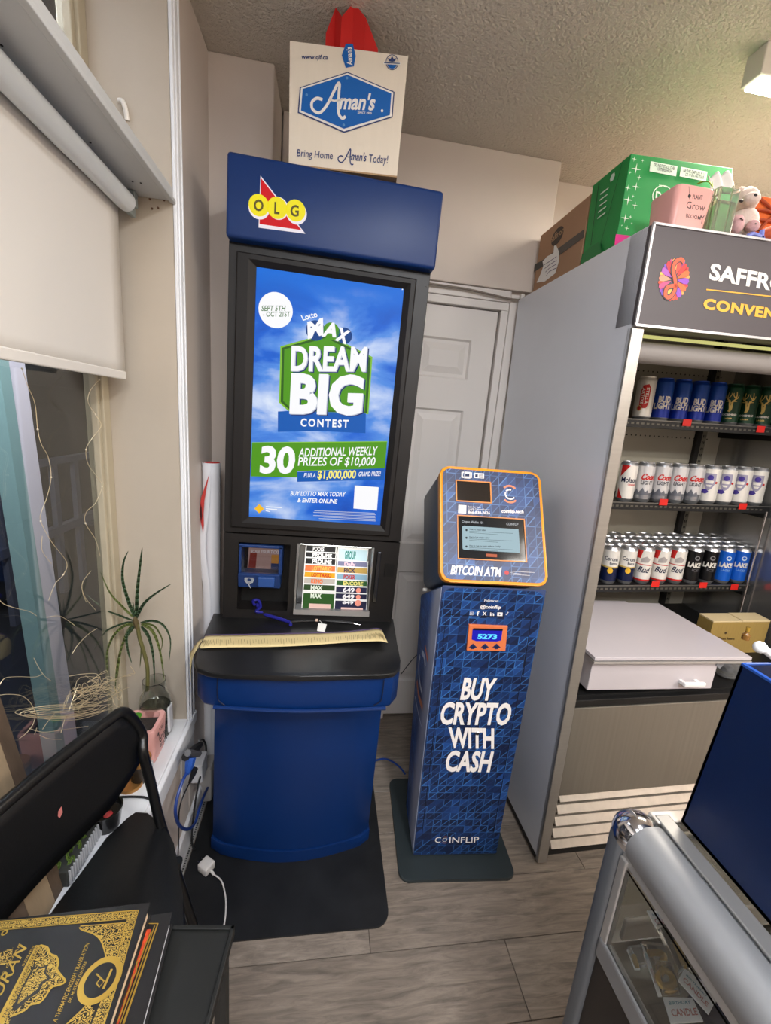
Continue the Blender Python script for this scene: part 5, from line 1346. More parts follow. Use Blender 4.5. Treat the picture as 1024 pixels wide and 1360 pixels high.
PG(Fgf, 'label_panel', pw_, [(548, 102), (654, 122), (648, 162), (543, 142)], cB2, 1); PG(Fgf, 'label_panel', pw_, [(668, 124), (772, 144), (766, 182), (662, 162)], cB2, 1)
gi = mat('label ink', (70, 80, 70), .6)
T(Fgf, 'lettering', gi, 'DO NOT STACK OVER', (560, 122), (644, 138), (562, 110), cB2, lay=2); T(Fgf, 'lettering', gi, '15 TIERS HIGH', (574, 138), (630, 149), (576, 127), cB2, lay=2)
T(Fgf, 'lettering', gi, 'NE PAS EMPILER PLUS', (676, 144), (764, 161), (678, 132), cB2, lay=2); T(Fgf, 'lettering', gi, 'DE 15 EN HAUTEUR', (684, 160), (758, 174), (686, 149), cB2, lay=2)
T(Fgf, 'lettering', pw_, 'ULTRA', (580, 202), (612, 207), (581, 195), cB2, lay=2)
u, v = Fgf.pix(*cB2(595, 240)); Fgf.disc('oval_ring', pw_, (u, v), .034, 1, r2=.031, a1=360.01, ry=.028); T(Fgf, 'lettering', pw_, 'D', (566, 246), (588, 250), (568, 222), cB2, lay=2, bold=.05)
PG(Fgf, 'pink_patch', mat('magenta print', (206, 40, 130), .5), [(410, 390), (476, 398), (440, 425), (404, 444)], cB2, 1)
Fgf.done(gb)
# pink planter
pk = mat('pink ceramic', (228, 168, 160), .35, var=.03)
PY = 1.135
def planter(name, label, x0, x1, y0, y1, z0, z1, soil=True):
    th = thing(name, label, 'planter', ((x0 + x1) / 2, (y0 + y1) / 2, z0))
    mb = MB(); t = .006; ti = .012
    def rg(i, z, r_): return [V((a_, b__, z)) for a_, b__ in rrect(x0 + i, x1 - i, y0 + i, y1 - i, r_, 4)]
    rings = [rg(t + .004, z0, .012), rg(t, z0 + .003, .014), rg(0, z1 - .004, .016), rg(.002, z1, .015), rg(ti, z1, .010), rg(ti + .001, z1 - .022, .010)]
    n_ = len(rings[0]); vv = [[mb.bm.verts.new(p) for p in r_] for r_ in rings]
    for a_, b__ in zip(vv, vv[1:]):
        for k in range(n_): mb.bm.faces.new((a_[k], a_[(k + 1) % n_], b__[(k + 1) % n_], b__[k]))
    mb.bm.faces.new(vv[0]); mb.build('pot', pk, th, smooth=True)
    MB().prism(rg(ti, z1 - .024, .01), (0, 0, .006)).build('soil', mat('dark soil', (52, 46, 42), .95, bump=1, bscale=160, var=.3, vscale=60), th)
    return th
x0p = ony(893, 300, PY).x; x1p = ony(937, 309, PY).x; ztp = ony(928, 247, PY).z
pl1 = planter('pink_planter', 'square pink ceramic planter on the cooler top before the green carton', x0p - .006, x1p + .006, PY, PY + .105, TZ, ztp)
Fp = Face(pl1, (x0p, PY + .0008, 0), (1, 0, 0), (0, -.03, 1)); Fp.b = V((0, 0, 0)); Fp.M = Matrix.Identity(3); Fp.lift = .001
cP = crop(850, 190, 5.885)
T(Fp, 'lettering', ink, 'PLANT', (408, 436), (487, 443), (410, 404), cP, bold=.02); T(Fp, 'lettering', ink, 'Grow', (358, 508), (503, 532), (366, 455), cP, bold=.0); T(Fp, 'lettering', ink, 'BLOOM', (356, 580), (470, 602), (360, 552), cP, bold=.01)
Fp.disc('drawing', ink, Fp.pix(*cP(384, 415)), .0042, 1, n=10); pline(Fp, 'drawing', ink, [(380, 340), (384, 400), (384, 440)], cP, .0010)
pline(Fp, 'drawing', ink, [(480, 630), (484, 590), (472, 565)], cP, .0022); pline(Fp, 'drawing', ink, [(484, 590), (500, 568)], cP, .0022)
Fp.done(pl1)
# trailing leaf
lg = mat('yellow green leaf', (150, 176, 40), .5)
def leaf(pts, w_, m, parent, name='leaf', up_=V((0, 0, 1))):
    P_ = spline(pts, 5); mb = MB(); L_ = []; R_ = []; C_ = []
    for i, p in enumerate(P_):
        t_ = (P_[min(i + 1, len(P_) - 1)] - P_[max(i - 1, 0)]).normalized(); view = (p - CAM).normalized()
        sd = t_.cross(V((.35, -.8, .45)).normalized())
        if sd.length < .2: sd = t_.orthogonal()
        sd.normalize(); s_ = i / (len(P_) - 1); wd_ = w_ * (min(1, .45 + 3 * s_)) * (1 - s_) ** .55 if s_ < 1 else 0
        L_.append(p + sd * wd_ / 2); R_.append(p - sd * wd_ / 2); C_.append(p + t_.cross(sd) * wd_ * .18)
    for i in range(len(P_) - 1):
        mb._add([L_[i], L_[i + 1], C_[i + 1], C_[i]], [(0, 1, 2, 3)]); mb._add([C_[i], C_[i + 1], R_[i + 1], R_[i]], [(0, 1, 2, 3)])
    return mb.build(name, m, parent, smooth=True, solid=.0006)
leaf([ony(*cP(570, 350), PY + .02), ony(*cP(545, 305), PY + .02), ony(*cP(500, 300), PY + .03), ony(*cP(440, 322), PY + .05)], .012, lg, pl1)
leaf([ony(*cP(570, 350), PY + .02), ony(*cP(568, 325), PY + .02), ony(*cP(565, 300), PY + .03)], .006, lg, pl1)
# vase
vx0 = ony(*cP(545, 690), 1.13); vx1 = ony(*cP(718, 705), 1.13); vt = ony(*cP(690, 340), 1.13).z
vs_th = thing('glass_vase', 'square clear glass vase with water and stems beside the pink planter', 'vase', ((vx0.x + vx1.x) / 2, 1.145, TZ))
vg = mat('vase glass', (238, 238, 230), .08, trans=.88, ior=1.4)
xa, xb = vx0.x + .002, vx1.x - .002; dd = .05
mb = MB().box(xa, xb, PY - .005, PY - .005 + dd, TZ, vt, bevel=.004)
mb.build('vase_wall', vg, vs_th)
MB().box(xa + .005, xb - .005, PY, PY + dd - .01, TZ + .006, vt - .03).build('water', mat('greenish water', (214, 218, 190), .05, trans=.9, ior=1.33), vs_th)
for k in range(2):
    x = xa + .014 + k * (xb - xa - .03)
    MB().tube([V((x, PY + .012, TZ + .008)), V((x + .004, PY + .02, vt + .004))], .002, 6).build('stem', mat('pale stem', (160, 170, 110), .5), vs_th)
# white cloth frill behind the vase
mb = MB(); qc = ony(*cP(660, 290), 1.19)
tag(MB().grid(lambda u_, v_: qc + V((-.035 + .075 * u_, .004 * math.sin(14 * u_) + .02 * v_, -.03 + .045 * v_ + .006 * math.sin(16 * u_ + 3 * v_) + .018 * u_)), 30, 8).build('frill_cloth', mat('white cloth', (236, 232, 226), .8), base=tuple(qc), smooth=True, solid=.002), 'white frilled cloth poking up behind the glass vase', 'cloth')
# plush bear
bw = mat('white plush', (208, 190, 180), .9, bump=1, bscale=260); bpk = mat('pink plush', (200, 158, 158), .9, bump=1, bscale=260)
br = thing('plush_bear', 'white plush bear with dark nose on the cooler top', 'toy', (ony(988, 300, 1.18).x, 1.2, TZ))
hc = ony(*cP(830, 455), 1.19)
def wire_fur(mb): return mb
MB().ball(hc, (.030, .030, .032), 3, .06).ball(ony(*cP(872, 436), 1.160), (.023, .018, .015), 3, .06).ball(ony(*cP(795, 385), 1.20), (.014, .01, .014), 2, .12).ball(ony(*cP(850, 380), 1.20), (.014, .010, .014), 2, .12).build('head', bw, br, smooth=True)
MB().ball(ony(*cP(903, 407), 1.145), (.006, .005, .0045), 2).build('nose', mat('nose black', (26, 22, 24), .3), br, smooth=True)
MB().ball(ony(*cP(792, 452), 1.152), (.0065, .004, .004), 2).build('eye', mat('nose black'), br, smooth=True)
qb = ony(*cP(800, 640), 1.19)
MB().ball(qb, (.038, .035, .042), 3, .05).build('torso', bw, br, smooth=True)
MB().ball(ony(*cP(760, 640), 1.150), (.016, .016, .024), 2, .06).ball(ony(*cP(880, 650), 1.150), (.018, .016, .016), 2, .06).build('arm', bpk, br, smooth=True)
MB().ball(ony(*cP(760, 600), 1.150), (.016, .014, .012), 2, .06).build('paw', bpk, br, smooth=True)
mb = MB()
for p in ((790, 590), (800, 600), (905, 630), (925, 680), (720, 715)): mb.ball(ony(*cP(*p), 1.135), (.003, .002, .002), 1)
mb.build('claw', mat('nose black'), br)
# orange dragon wing
dg_ = thing('plush_dragon', 'orange plush dragon wing at the right edge of the cooler top', 'toy', (ony(1015, 300, 1.2).x, 1.22, TZ))
om = mat('orange plush', (206, 96, 34), .7, bump=.4, bscale=200); omd = mat('dark orange rib', (150, 60, 24), .7)
wp = [(925, 415), (980, 412), (1060, 440), (1140, 470), (1140, 760), (1000, 730), (925, 690), (935, 640), (900, 610), (862, 606), (885, 540), (905, 480)]
mb = MB().prism([ony(*cP(*p), 1.20) for p in wp], (0, .012, 0), bevel=.003); mb.build('wing', om, dg_, smooth=True)
for a_, b__ in (((925, 420), (1100, 600)), ((905, 520), (1080, 560)), ((868, 604), (1060, 620)), ((930, 680), (1060, 560))):
    MB().tube(spline([ony(*cP(*a_), 1.196), ony(*cP((a_[0] + b__[0]) / 2, (a_[1] + b__[1]) / 2 - 12), 1.194), ony(*cP(*b__), 1.196)], 6), .004, 6).build('wing_rib', omd, dg_, smooth=True)
MB().ball(ony(*cP(1040, 745), 1.17), (.05, .04, .03), 3, .05).build('body', mat('rust plush', (170, 74, 40), .8), dg_, smooth=True)
bo = ony(*cP(900, 720), 1.15)
rb = thing('ribbon_bow', 'blue and white ribbon under the plush bear', 'ribbon', tuple(bo))
MB().tube(spline([ony(*cP(835, 735), 1.14), ony(*cP(880, 712), 1.14), ony(*cP(930, 730), 1.14), ony(*cP(960, 750), 1.14)], 6), .006, 6).tube([ony(*cP(955, 680), 1.14), ony(*cP(948, 745), 1.14)], .006, 6).build('ribbon', mat('ribbon blue', (120, 130, 200), .5), rb, smooth=True)
MB().ball(ony(*cP(900, 745), 1.155), (.03, .012, .010), 2).build('bow', mat('ribbon white', (226, 228, 240), .6), rb, smooth=True)

# ================================================================== CEILING LIGHT
cA = crop(900, 40, 8.26)
e0 = onz(981.7, 120, 2.545); e1_ = onz(1008, 97.5, 2.545)
cli = thing('ceiling_light', 'white batten light on the ceiling at the right edge', 'light', (1.7, 1.28, CZ))
ly0, ly1 = min(e0.y, e1_.y) - .0, max(e0.y, e1_.y) + .0
MB().box(1.118, 2.32, ly0, ly1, 2.548, CZ, bevel=.003).build('housing', mat('housing white', (214, 208, 196), .45), cli)
MB().box(1.128, 2.31, ly0 + .006, ly1 - .004, 2.540, 2.550, bevel=.003).build('diffuser', glow('diffuser', (255, 248, 232), 6), cli)

# ================================================================== OUTLET, PLUGS, CHARGER
cO = crop(220, 970, 6.48)
ox = WX + .004
def O(x, y, d=0): return onx(*cO(x, y), ox + d)
out = thing('wall_outlet', 'white double outlet low on the left wall with adapters plugged in', 'outlet', tuple(O(160, 300)))
q = [O(130, 195), O(245, 200), O(240, 395), O(145, 385)]
ys = sorted(p.y for p in q); zs_ = sorted(p.z for p in q)
MB().box(WX, WX + .006, ys[0], ys[3], zs_[0] + .02, zs_[3] - .01, bevel=.002).build('cover_plate', mat('outlet plate', (206, 206, 208), .4), out)
c_ = O(285, 320, .02)
MB().box(WX + .006, WX + .045, c_.y - .035, c_.y + .035, c_.z - .035, c_.z + .04, bevel=.004).build('adapter', mat('adapter white', (212, 212, 214), .4), out)
g1_ = O(345, 400, .02)
ada = MB().box(WX + .004, WX + .05, g1_.y - .02, g1_.y + .05, g1_.z - .10, g1_.z + .06, bevel=.008); tag(ada.build('power_adapter', mat('adapter grey', (176, 172, 168), .45), base=tuple(g1_), smooth=True), 'grey white power adapter plugged in beside the kiosk', 'adapter')
pg = thing('black_plug', 'black and grey plug stacked on the outlet above the blue plug', 'plug', tuple(O(230, 190, .05)))
pa, pb_ = O(170, 230, .045), O(300, 120, .045)
MB().tube([pa, pa.lerp(pb_, .35), pa.lerp(pb_, .7), pb_], [.012, .016, .014, .009], 8).build('plug_body', mat('plug black', (28, 28, 30), .4), pg, smooth=True)
MB().tube([O(190, 195, .055), O(285, 200, .055)], .010, 8).build('plug_collar', mat('plug grey', (90, 90, 92), .4), pg, smooth=True)
MB().tube(spline([O(285, 90, .05), O(320, 80, .045), O(345, 130, .04), O(350, 215, .03)], 6), .0035, 6).build('cord', mat('plug black'), pg, smooth=True)
bpg = thing('blue_plug', 'blue plug with looping blue cord below the outlet', 'plug', tuple(O(210, 270, .05)))
blu = mat('cord blue', (28, 58, 130), .4)
MB().tube([O(215, 235, .055), O(205, 300, .055), O(185, 375, .05)], [.016, .014, .007], 8).build('plug_body', mat('plug blue', (34, 78, 160), .35), bpg, smooth=True)
MB().tube(spline([O(180, 370, .05), O(140, 450, .045), O(95, 600, .04), O(85, 720, .04), O(120, 820, .04), O(190, 852, .04), O(250, 800, .04), O(285, 690, .04), O(330, 560, .035), O(380, 460, .03), O(420, 400, .02)], 8), .0048, 8).build('cord', blu, bpg, smooth=True)
kpg = thing('black_cord_plug', 'thin black cord with small black plug hanging to the floor strip', 'plug', tuple(O(250, 350, .04)))
MB().tube([O(250, 330, .045), O(235, 380, .045), O(205, 450, .045)], [.011, .009, .004], 8).build('plug_body', mat('plug black'), kpg, smooth=True)
MB().tube(spline([O(205, 450, .045), O(150, 570, .04), O(118, 680, .035), O(112, 820, .03), O(110, 1000, .015), O(104, 1120, .016)], 8), .0022, 6).build('cord', mat('plug black'), kpg, smooth=True)
kp2 = MB().tube(spline([O(305, 380, .035), O(280, 470, .035), O(250, 650, .03), O(230, 830, .028), onz(*cO(225, 940), .02), onz(*cO(235, 1000), .014), onz(*cO(255, 1030), .012)], 8), .0035, 6)
kp2.build('hanging_cord', mat('plug black'), out, smooth=True)
# phone charger on the mat
chg = thing('phone_charger', 'white phone charger block with cable lying on the black mat', 'charger', tuple(onz(272, 1147, .006)))
c0_ = onz(274, 1150, .022); ax = (onz(*cO(400, 1180), .022) - onz(*cO(290, 1095), .022)); ax.z = 0; an_ = math.atan2(ax.y, ax.x)
MB().obox(c0_, (.042, .040, .030), Euler((0, 0, an_)).to_matrix(), bevel=.005, seg=3).build('block', mat('charger white', (226, 222, 218), .3), chg, smooth=True)
Mx = Euler((0, 0, an_)).to_matrix()
for s_ in (-.007, .007): MB().obox(c0_ + Mx @ V((-.028, s_, .002)), (.016, .002, .006), Mx).build('prong', chrome, chg)
e_ = c0_ + Mx @ V((.022, 0, -.004))
MB().tube([e_, e_ + Mx @ V((.016, -.002, -.004))], .0045, 8).build('connector', mat('charger white'), chg, smooth=True)
MB().tube(spline([e_ + Mx @ V((.016, -.002, -.004)), onz(294, 1170, .012), onz(299, 1188, .010), onz(300, 1205, .010), onz(298, 1226, .010), onz(290, 1262, .010)], 8), .0024, 8).build('cord', mat('charger white'), chg, smooth=True)

# ================================================================== WINDOW SILL THINGS
c1 = crop(0, 700, 3.413)
JY = 1.225
# jar with dragon plant
jc = onz(207, 957, SZ); jx = -.505; jy = 1.245
jx = ony(206, 930, jy).x
jar = thing('plant_jar', 'clear glass jar of water holding the spiky plant on the sill corner', 'jar', (jx, jy, SZ))
jz1 = ony(205, 903, jy).z; jh = jz1 - SZ
MB().lathe([(a_ * 1.13, b__) for a_, b__ in [(0, .004), (.036, .004), (.040, .010), (.041, jh * .62), (.036, jh * .74), (.028, jh * .80), (.030, jh * .84), (.030, jh), (.0285, jh), (.0275, jh * .84), (.026, jh * .79), (.034, jh * .73), (.0385, jh * .6), (.037, .012), (0, .008)]], (jx, jy, SZ), 28).build('jar_glass', mat('jar glass', (235, 238, 236), .03, trans=1, ior=1.45), jar, smooth=True)
MB().lathe([(0, .010), (.041, .012), (.0425, jh * .55), (0, jh * .55)], (jx, jy, SZ), 28).build('water', mat('cloudy water', (176, 172, 146), .06, trans=.85, ior=1.33), jar, smooth=True)
mb = MB()
for k in range(26): mb.ball((jx + random.uniform(-.026, .026), jy + random.uniform(-.024, .024), SZ + random.uniform(.016, .05)), random.uniform(.006, .009), 1, .3)
o = mb.build('pebble', mat('pebbles', (150, 136, 108), .7, var=.3, vscale=50), jar); o['kind'] = 'stuff'
MB().box(jx + .040, jx + .048, jy - .018, jy + .012, SZ + .02, SZ + jh * .55, bevel=.002).build('paper_label', mat('jar label', (222, 222, 226), .5), jar)
pt = thing('dragon_plant', 'spiky thin leaved dragon plant growing from the glass jar', 'plant', (jx, jy, SZ + .05))
def pj(x, y, d=0): return ony(*c1(x, y), JY + d)
stem_m = mat('plant stem', (96, 92, 50), .6); lf = mat('dark leaf', (44, 64, 38), .45, var=.25, vscale=30); lf2 = mat('olive leaf', (86, 96, 44), .45, var=.2, vscale=30)
MB().tube(spline([pj(668, 740), pj(668, 640), pj(650, 560), pj(632, 500), pj(622, 440)], 6), [.0065] * 3 + [.005] * 40, 8).build('stem', stem_m, pt, smooth=True) if False else MB().tube(spline([pj(668, 740), pj(668, 640), pj(650, 560), pj(632, 500), pj(622, 440)], 6), .0058, 8).build('stem', stem_m, pt, smooth=True)
MB().tube([pj(624, 462), pj(614, 425), pj(612, 405)], [.0062, .008, .003], 8).build('crown', mat('crown brown', (84, 70, 40), .7), pt, smooth=True)
LV = [
    ([(618, 420), (622, 300), (634, 180), (645, 92)], -.01, .011, 0), ([(610, 410), (580, 330), (556, 240), (560, 160), (582, 108)], .01, .010, 0), ([(620, 410), (650, 350), (700, 305), (778, 256)], -.03, .010, 0),
    ([(604, 410), (555, 360), (500, 300), (455, 203)], -.01, .007, 1), ([(612, 415), (606, 380), (602, 335)], 0, .007, 0), ([(636, 434), (690, 425), (740, 445), (772, 510), (766, 610)], -.05, .008, 0),
    ([(640, 440), (690, 470), (725, 560), (745, 700)], -.03, .010, 1), ([(640, 450), (675, 500), (695, 590), (701, 712)], -.02, .010, 0), ([(606, 440), (560, 450), (510, 500), (484, 580), (492, 680)], .02, .009, 1),
    ([(610, 440), (580, 470), (548, 560), (530, 700)], .0, .008, 1), ([(606, 450), (575, 490), (580, 560), (597, 617)], -.02, .009, 0), ([(612, 450), (560, 520), (530, 640), (522, 760)], .03, .008, 1),
    ([(630, 470), (640, 540), (634, 640)], .02, .006, 1), ([(606, 430), (550, 440), (470, 480), (420, 560)], .04, .007, 0), ([(606, 425), (540, 400), (470, 370), (380, 300)], .06, .006, 0), ([(640, 436), (700, 450), (735, 510), (730, 560)], .02, .006, 1)]
for i, (pts, d, wd_, k) in enumerate(LV):
    n_ = len(pts); leaf([pj(x, y, d * j / (n_ - 1)) for j, (x, y) in enumerate(pts)], wd_ * 1.05, (lf, lf2)[k], pt)
# pink pot on sill
cs2 = crop(130, 930, 9.31)
pzt = .607
c00 = onz(*cs2(690, 410), pzt); c10 = onz(*cs2(860, 110), pzt); c01 = onz(*cs2(470, 420), pzt)
px1 = (c00.x + c10.x) / 2; py0, py1 = c00.y, c10.y; px0 = onz(*cs2(400, 120), pzt).x
pl2 = planter('pink_pot', 'pink square pot with small green sprout on the window sill', px0, px1, py0, py1, SZ + .001, pzt)
gl = mat('sprout green', (74, 140, 36), .45)
sc_ = onz(*cs2(470, 200), pzt + .008)
MB().ball(sc_, (.016, .018, .003), 2).build('sprout_leaf', gl, pl2, smooth=True)
MB().tube([sc_, sc_ + V((.003, -.004, -.03))], .002, 6).ball(sc_ + V((.004, -.032, -.012)), (.008, .010, .003), 2).build('sprout_stem', mat('stem green'), pl2)
Fq = Face(pl2, (px1 + .0005, 0, 0), (0, 1, 0), (.04, 0, 1)); Fq.b = V((0, 0, 0)); Fq.M = Matrix.Identity(3); Fq.lift = .0012
T(Fq, 'lettering', ink, 'PLANT', (762, 390), (812, 310), (752, 350), cs2, bold=.01); T(Fq, 'lettering', ink, 'Grow', (762, 530), (842, 400), (742, 445), cs2, bold=.01); T(Fq, 'lettering', ink, 'BLOOM', (770, 580), (850, 470), (764, 545), cs2, bold=.01)
Fq.disc('drawing', ink, Fq.pix(*cs2(742, 420)), .006, 1, n=10); Fq.done(pl2)
# gold candle tins
def tin(px, py, z0, r_, h_, label, m, base_m):
    c_ = onz(px, py, z0); c_ = V((c_.x, c_.y, z0))
    th = thing('candle_jar', label, 'jar', tuple(c_))
    MB().lathe([(0, 0), (r_, 0), (r_, h_), (r_ * .92, h_), (r_ * .92, h_ - .006), (0, h_ - .006)], c_, 24).build('jar_body', m, th, smooth=True)
    return th, c_
amb = mat('amber jar', (120, 84, 40), .15, .3); gol = mat('gold lid', (176, 128, 70), .3, .6)
th, c_ = tin(188, 1032, SZ, .027, .052, 'dark amber candle jar with gold lid before the pink pot on the sill', mat('dark jar', (52, 44, 36), .2), None)
MB().lathe([(0, .052), (.027, .052), (.028, .064), (.026, .067), (0, .067)], c_, 24).build('lid', gol, th, smooth=True)
MB().box(c_.x + .018, c_.x + .0282, c_.y - .012, c_.y + .012, c_.z + .012, c_.z + .044).build('paper_label', mat('jar label'), th)
th, c_ = tin(174, 1043, SZ, .030, .010, 'shallow orange bronze dish on the sill beside the chair back', gol, None)
# black pot and leafy trough on the sill between chair back and seat
cS = crop(0, 1040, 3.657)
c_ = onz(*cS(520, 215), SZ)
bpn = thing('black_pot', 'small round black pot on the sill behind the chair seat', 'pot', (c_.x, c_.y, SZ))
MB().lathe([(0, 0), (.026, 0), (.034, .05), (.036, .055), (.032, .055), (.028, .045), (0, .045)], (c_.x, c_.y + .005, SZ), 24).build('pot_wall', mat('glossy black', (14, 14, 15), .12), bpn, smooth=True)
MB().ball((c_.x + .01, c_.y - .01, SZ + .05), (.010, .010, .005), 2, .2).build('red_bead', mat('bead red', (150, 40, 40), .4), bpn)
tr = thing('ribbed_tray', 'grey ribbed plant tray with green sprouts along the sill', 'planter', tuple(onz(*cS(400, 370), SZ)))
ta = onz(*cS(500, 235), SZ); tb_ = onz(*cS(335, 510), SZ); dirv = (tb_ - ta); L = dirv.length; dirv.normalize(); nrm = V((-dirv.y, dirv.x, 0)) * -1
if nrm.x > 0: nrm = -nrm
cmid = (ta + tb_) / 2
Mt = Matrix((V((dirv.x, nrm.x, 0)), V((dirv.y, nrm.y, 0)), V((0, 0, 1))))
MB().obox(cmid + nrm * .025 + V((0, 0, .022)), (L, .05, .042), Mt, bevel=.003).build('tray', mat('tray grey', (48, 50, 48), .6), tr)
ribm = mat('tray rib', (176, 178, 184), .5)
for k in range(16):
    p = ta.lerp(tb_, (k + .5) / 16) - nrm * .002 + V((0, 0, .024)); MB().obox(p, (.003, .005, .04), Mt, bevel=.001).build('rib', ribm, tr)
for k in range(14):
    p = ta.lerp(tb_, (k + .3) / 14) + nrm * random.uniform(.006, .035) + V((0, 0, .042)); leaf([p, p + V((random.uniform(-.01, .01), random.uniform(-.01, .01), .015)), p + V((random.uniform(-.02, .02), random.uniform(-.02, .02), .022))], .008, mat('sprout bright', (84, 110, 40), .5), tr)
# slatted wood panel leaning in the window
wpn = thing('wood_panel', 'wood effect plank panel leaning against the glass at the left', 'panel', (-.60, .6, SZ))
wa = onx(0, 930, -.60); wb = onx(46, 1040, -.60)
sl = (wb - wa); topz = 1.0; 
def wp_(y, z): return V((-.525 - (z - .49) * .155, y, z))
wcs = [mat('wood brown', (84, 69, 56), .6, bump=.3, bscale=60, var=.25, vscale=10, stretch=(4, 4, .6)), mat('wood beige', (150, 130, 104), .6, bump=.2, bscale=60, var=.12, vscale=8, stretch=(4, 4, .6)), mat('wood grey', (104, 88, 74), .6, var=.2, vscale=10, stretch=(4, 4, .6))]
ye = .792
for k, wd_ in enumerate((.030, .060, .045, .06, .05, .06, .05)):
    a_ = ye - wd_ + .001
    MB().hexa([tuple(wp_(a_, SZ + .001)), tuple(wp_(ye, SZ + .001)), tuple(wp_(ye, SZ + .001) - V((.012, 0, 0))), tuple(wp_(a_, SZ + .001) - V((.012, 0, 0))), tuple(wp_(a_, topz)), tuple(wp_(ye, topz)), tuple(wp_(ye, topz) - V((.012, 0, 0))), tuple(wp_(a_, topz) - V((.012, 0, 0)))]).build('wood_strip', wcs[k % 3], wpn)
    ye -= wd_
# fairy light wires
cf_ = crop(0, 480, 4.096); wm = mat('copper wire', (232, 214, 176), .3, .4)
WPX = GX + .03
def wx(x, y, c=cf_, d=0):
    p = onx(*c(x, y), WPX + d); return V((p.x, min(p.y, RY - .01), max(p.z, SZ + .004)))
fl = thing('fairy_lights', 'tangled copper fairy light wire in front of the dark window', 'lights', (WPX, 1.0, .62))
cw3 = crop(0, 780, 5.12)
wires = [([(120, 40), (150, 130), (190, 230), (205, 370), (225, 450), (262, 520), (278, 630), (255, 740), (225, 820), (222, 870), (280, 980), (362, 1092), (345, 1160), (300, 1210), (265, 1300)], cf_),
    ([(540, 100), (490, 160), (480, 225), (520, 290), (550, 350), (500, 420), (468, 480), (480, 560), (530, 630), (555, 680), (520, 770), (470, 820), (465, 880), (520, 970), (545, 1060)], cf_),
    ([(495, 1140), (450, 1200), (450, 1260), (470, 1310)], cf_), ([(230, 950), (230, 1030), (280, 1100)], cf_),
    ([(-20, 60), (20, 110), (100, 140), (200, 165), (250, 195)], cw3), ([(320, 205), (400, 195), (460, 225), (510, 262)], cw3), ([(555, 0), (580, 70), (650, 155)], cw3),
    ([(492, 450), (530, 390), (600, 320), (660, 280)], cw3), ([(230, 480), (260, 540), (300, 600), (345, 635)], cw3), ([(-10, 680), (30, 620), (120, 608), (240, 610), (285, 590)], cw3),
    ([(-10, 735), (60, 728), (150, 740), (210, 790), (238, 860), (225, 930), (180, 990), (130, 1030)], cw3), ([(250, 955), (235, 1000)], cw3)]
mb = MB()
for pts, c in wires: mb.tube(spline([wx(x, y, c, random.uniform(-.004, .004)) for x, y in pts], 6), .00055, 5)
random.seed(11)
for k in range(9):     # the flat coil
    cx_, cy_ = random.uniform(470, 560), random.uniform(830, 880); a_, b__ = random.uniform(230, 330), random.uniform(18, 42)
    pts = [(cx_ - 60 + a_ * math.cos(t * .7), cy_ + b__ * math.sin(t * .7) - .16 * a_ * math.cos(t * .7) * (1 if math.cos(t * .7) > 0 else .1)) for t in range(9)]
    mb.tube(spline([wx(x, y, cw3, random.uniform(-.012, .02)) for x, y in pts], 5), .00055, 5)
for k in range(16):    # the tangle
    x0_, y0_ = random.uniform(430, 560), random.uniform(740, 850); pts = [(x0_, y0_)]
    for j in range(5): pts.append((x0_ + 70 + random.uniform(-60, 230), y0_ - 90 + random.uniform(-90, 50)))
    mb.tube(spline([wx(x, y, cw3, random.uniform(-.012, .02)) for x, y in pts], 5), .00055, 5)
for pts in ([(470, 605), (560, 590), (660, 590), (700, 640), (800, 620), (880, 590), (950, 540), (900, 515)], [(600, 680), (720, 650), (830, 610), (900, 590)], [(500, 810), (640, 800), (740, 760), (830, 700), (880, 680)], [(690, 700), (760, 740), (775, 790), (820, 815), (838, 780)], [(450, 865), (430, 930), (415, 990)], [(370, 860), (320, 920), (290, 965)], [(200, 960), (300, 985), (450, 965), (600, 945)], [(270, 1005), (330, 1030), (420, 1035)]):
    mb.tube(spline([wx(x, y, cw3, random.uniform(-.006, .012)) for x, y in pts], 6), .0007, 5)
mb.build('wire', wm, fl)
mb = MB()
for pts, c in wires[:2]:
    for x, y in pts[::3]: mb.ball(wx(x, y, c), .0022, 1)
mb.build('led_bead', mat('led bead', (226, 214, 190), .3), fl)
# black cord on the sill
tag(MB().tube(spline([onz(*cS(530, 82), SZ + .004), onz(*cS(590, 68), SZ + .004), onz(*cS(690, 68), SZ + .004), onz(*cS(730, 80), SZ + .004)], 6), .003, 6).build('sill_cord', mat('plug black'), smooth=True), 'short black cord crossing the white sill behind the chair', 'cable')

# ================================================================== FOLDING CHAIR
chm = mat('chair black metal', (12, 12, 13), .32, spec=.5); vin = mat('chair black vinyl', (12, 13, 15), .38, bump=.1, bscale=200)
fc_ = thing('folding_chair', 'black metal folding chair with its back against the window sill', 'chair', (-.32, .7, 0))
b0 = V((-.402, .912, 0)); b1 = V((-.545, .46, 0)); bd = (b1 - b0)
def bkp(u_, z): 
    p = b0 + bd * u_; bow = math.sin(math.pi * u_) * .018
    return V((p.x - bow * .95, p.y + bow * .3, z))
def bback(u_, v_):
    top_ = .866 - .085 * max(0, 1 - u_ / .13) ** 2 - .085 * max(0, 1 - (1 - u_) / .13) ** 2
    bot_ = .655 + .055 * max(0, 1 - u_ / .22) ** 1.5 + .055 * max(0, 1 - (1 - u_) / .22) ** 1.5
    return bkp(u_ * .98 + .01, bot_ + (top_ - bot_) * v_)
MB().grid(bback, 30, 6).build('backrest', vin, fc_, smooth=True, solid=.006)
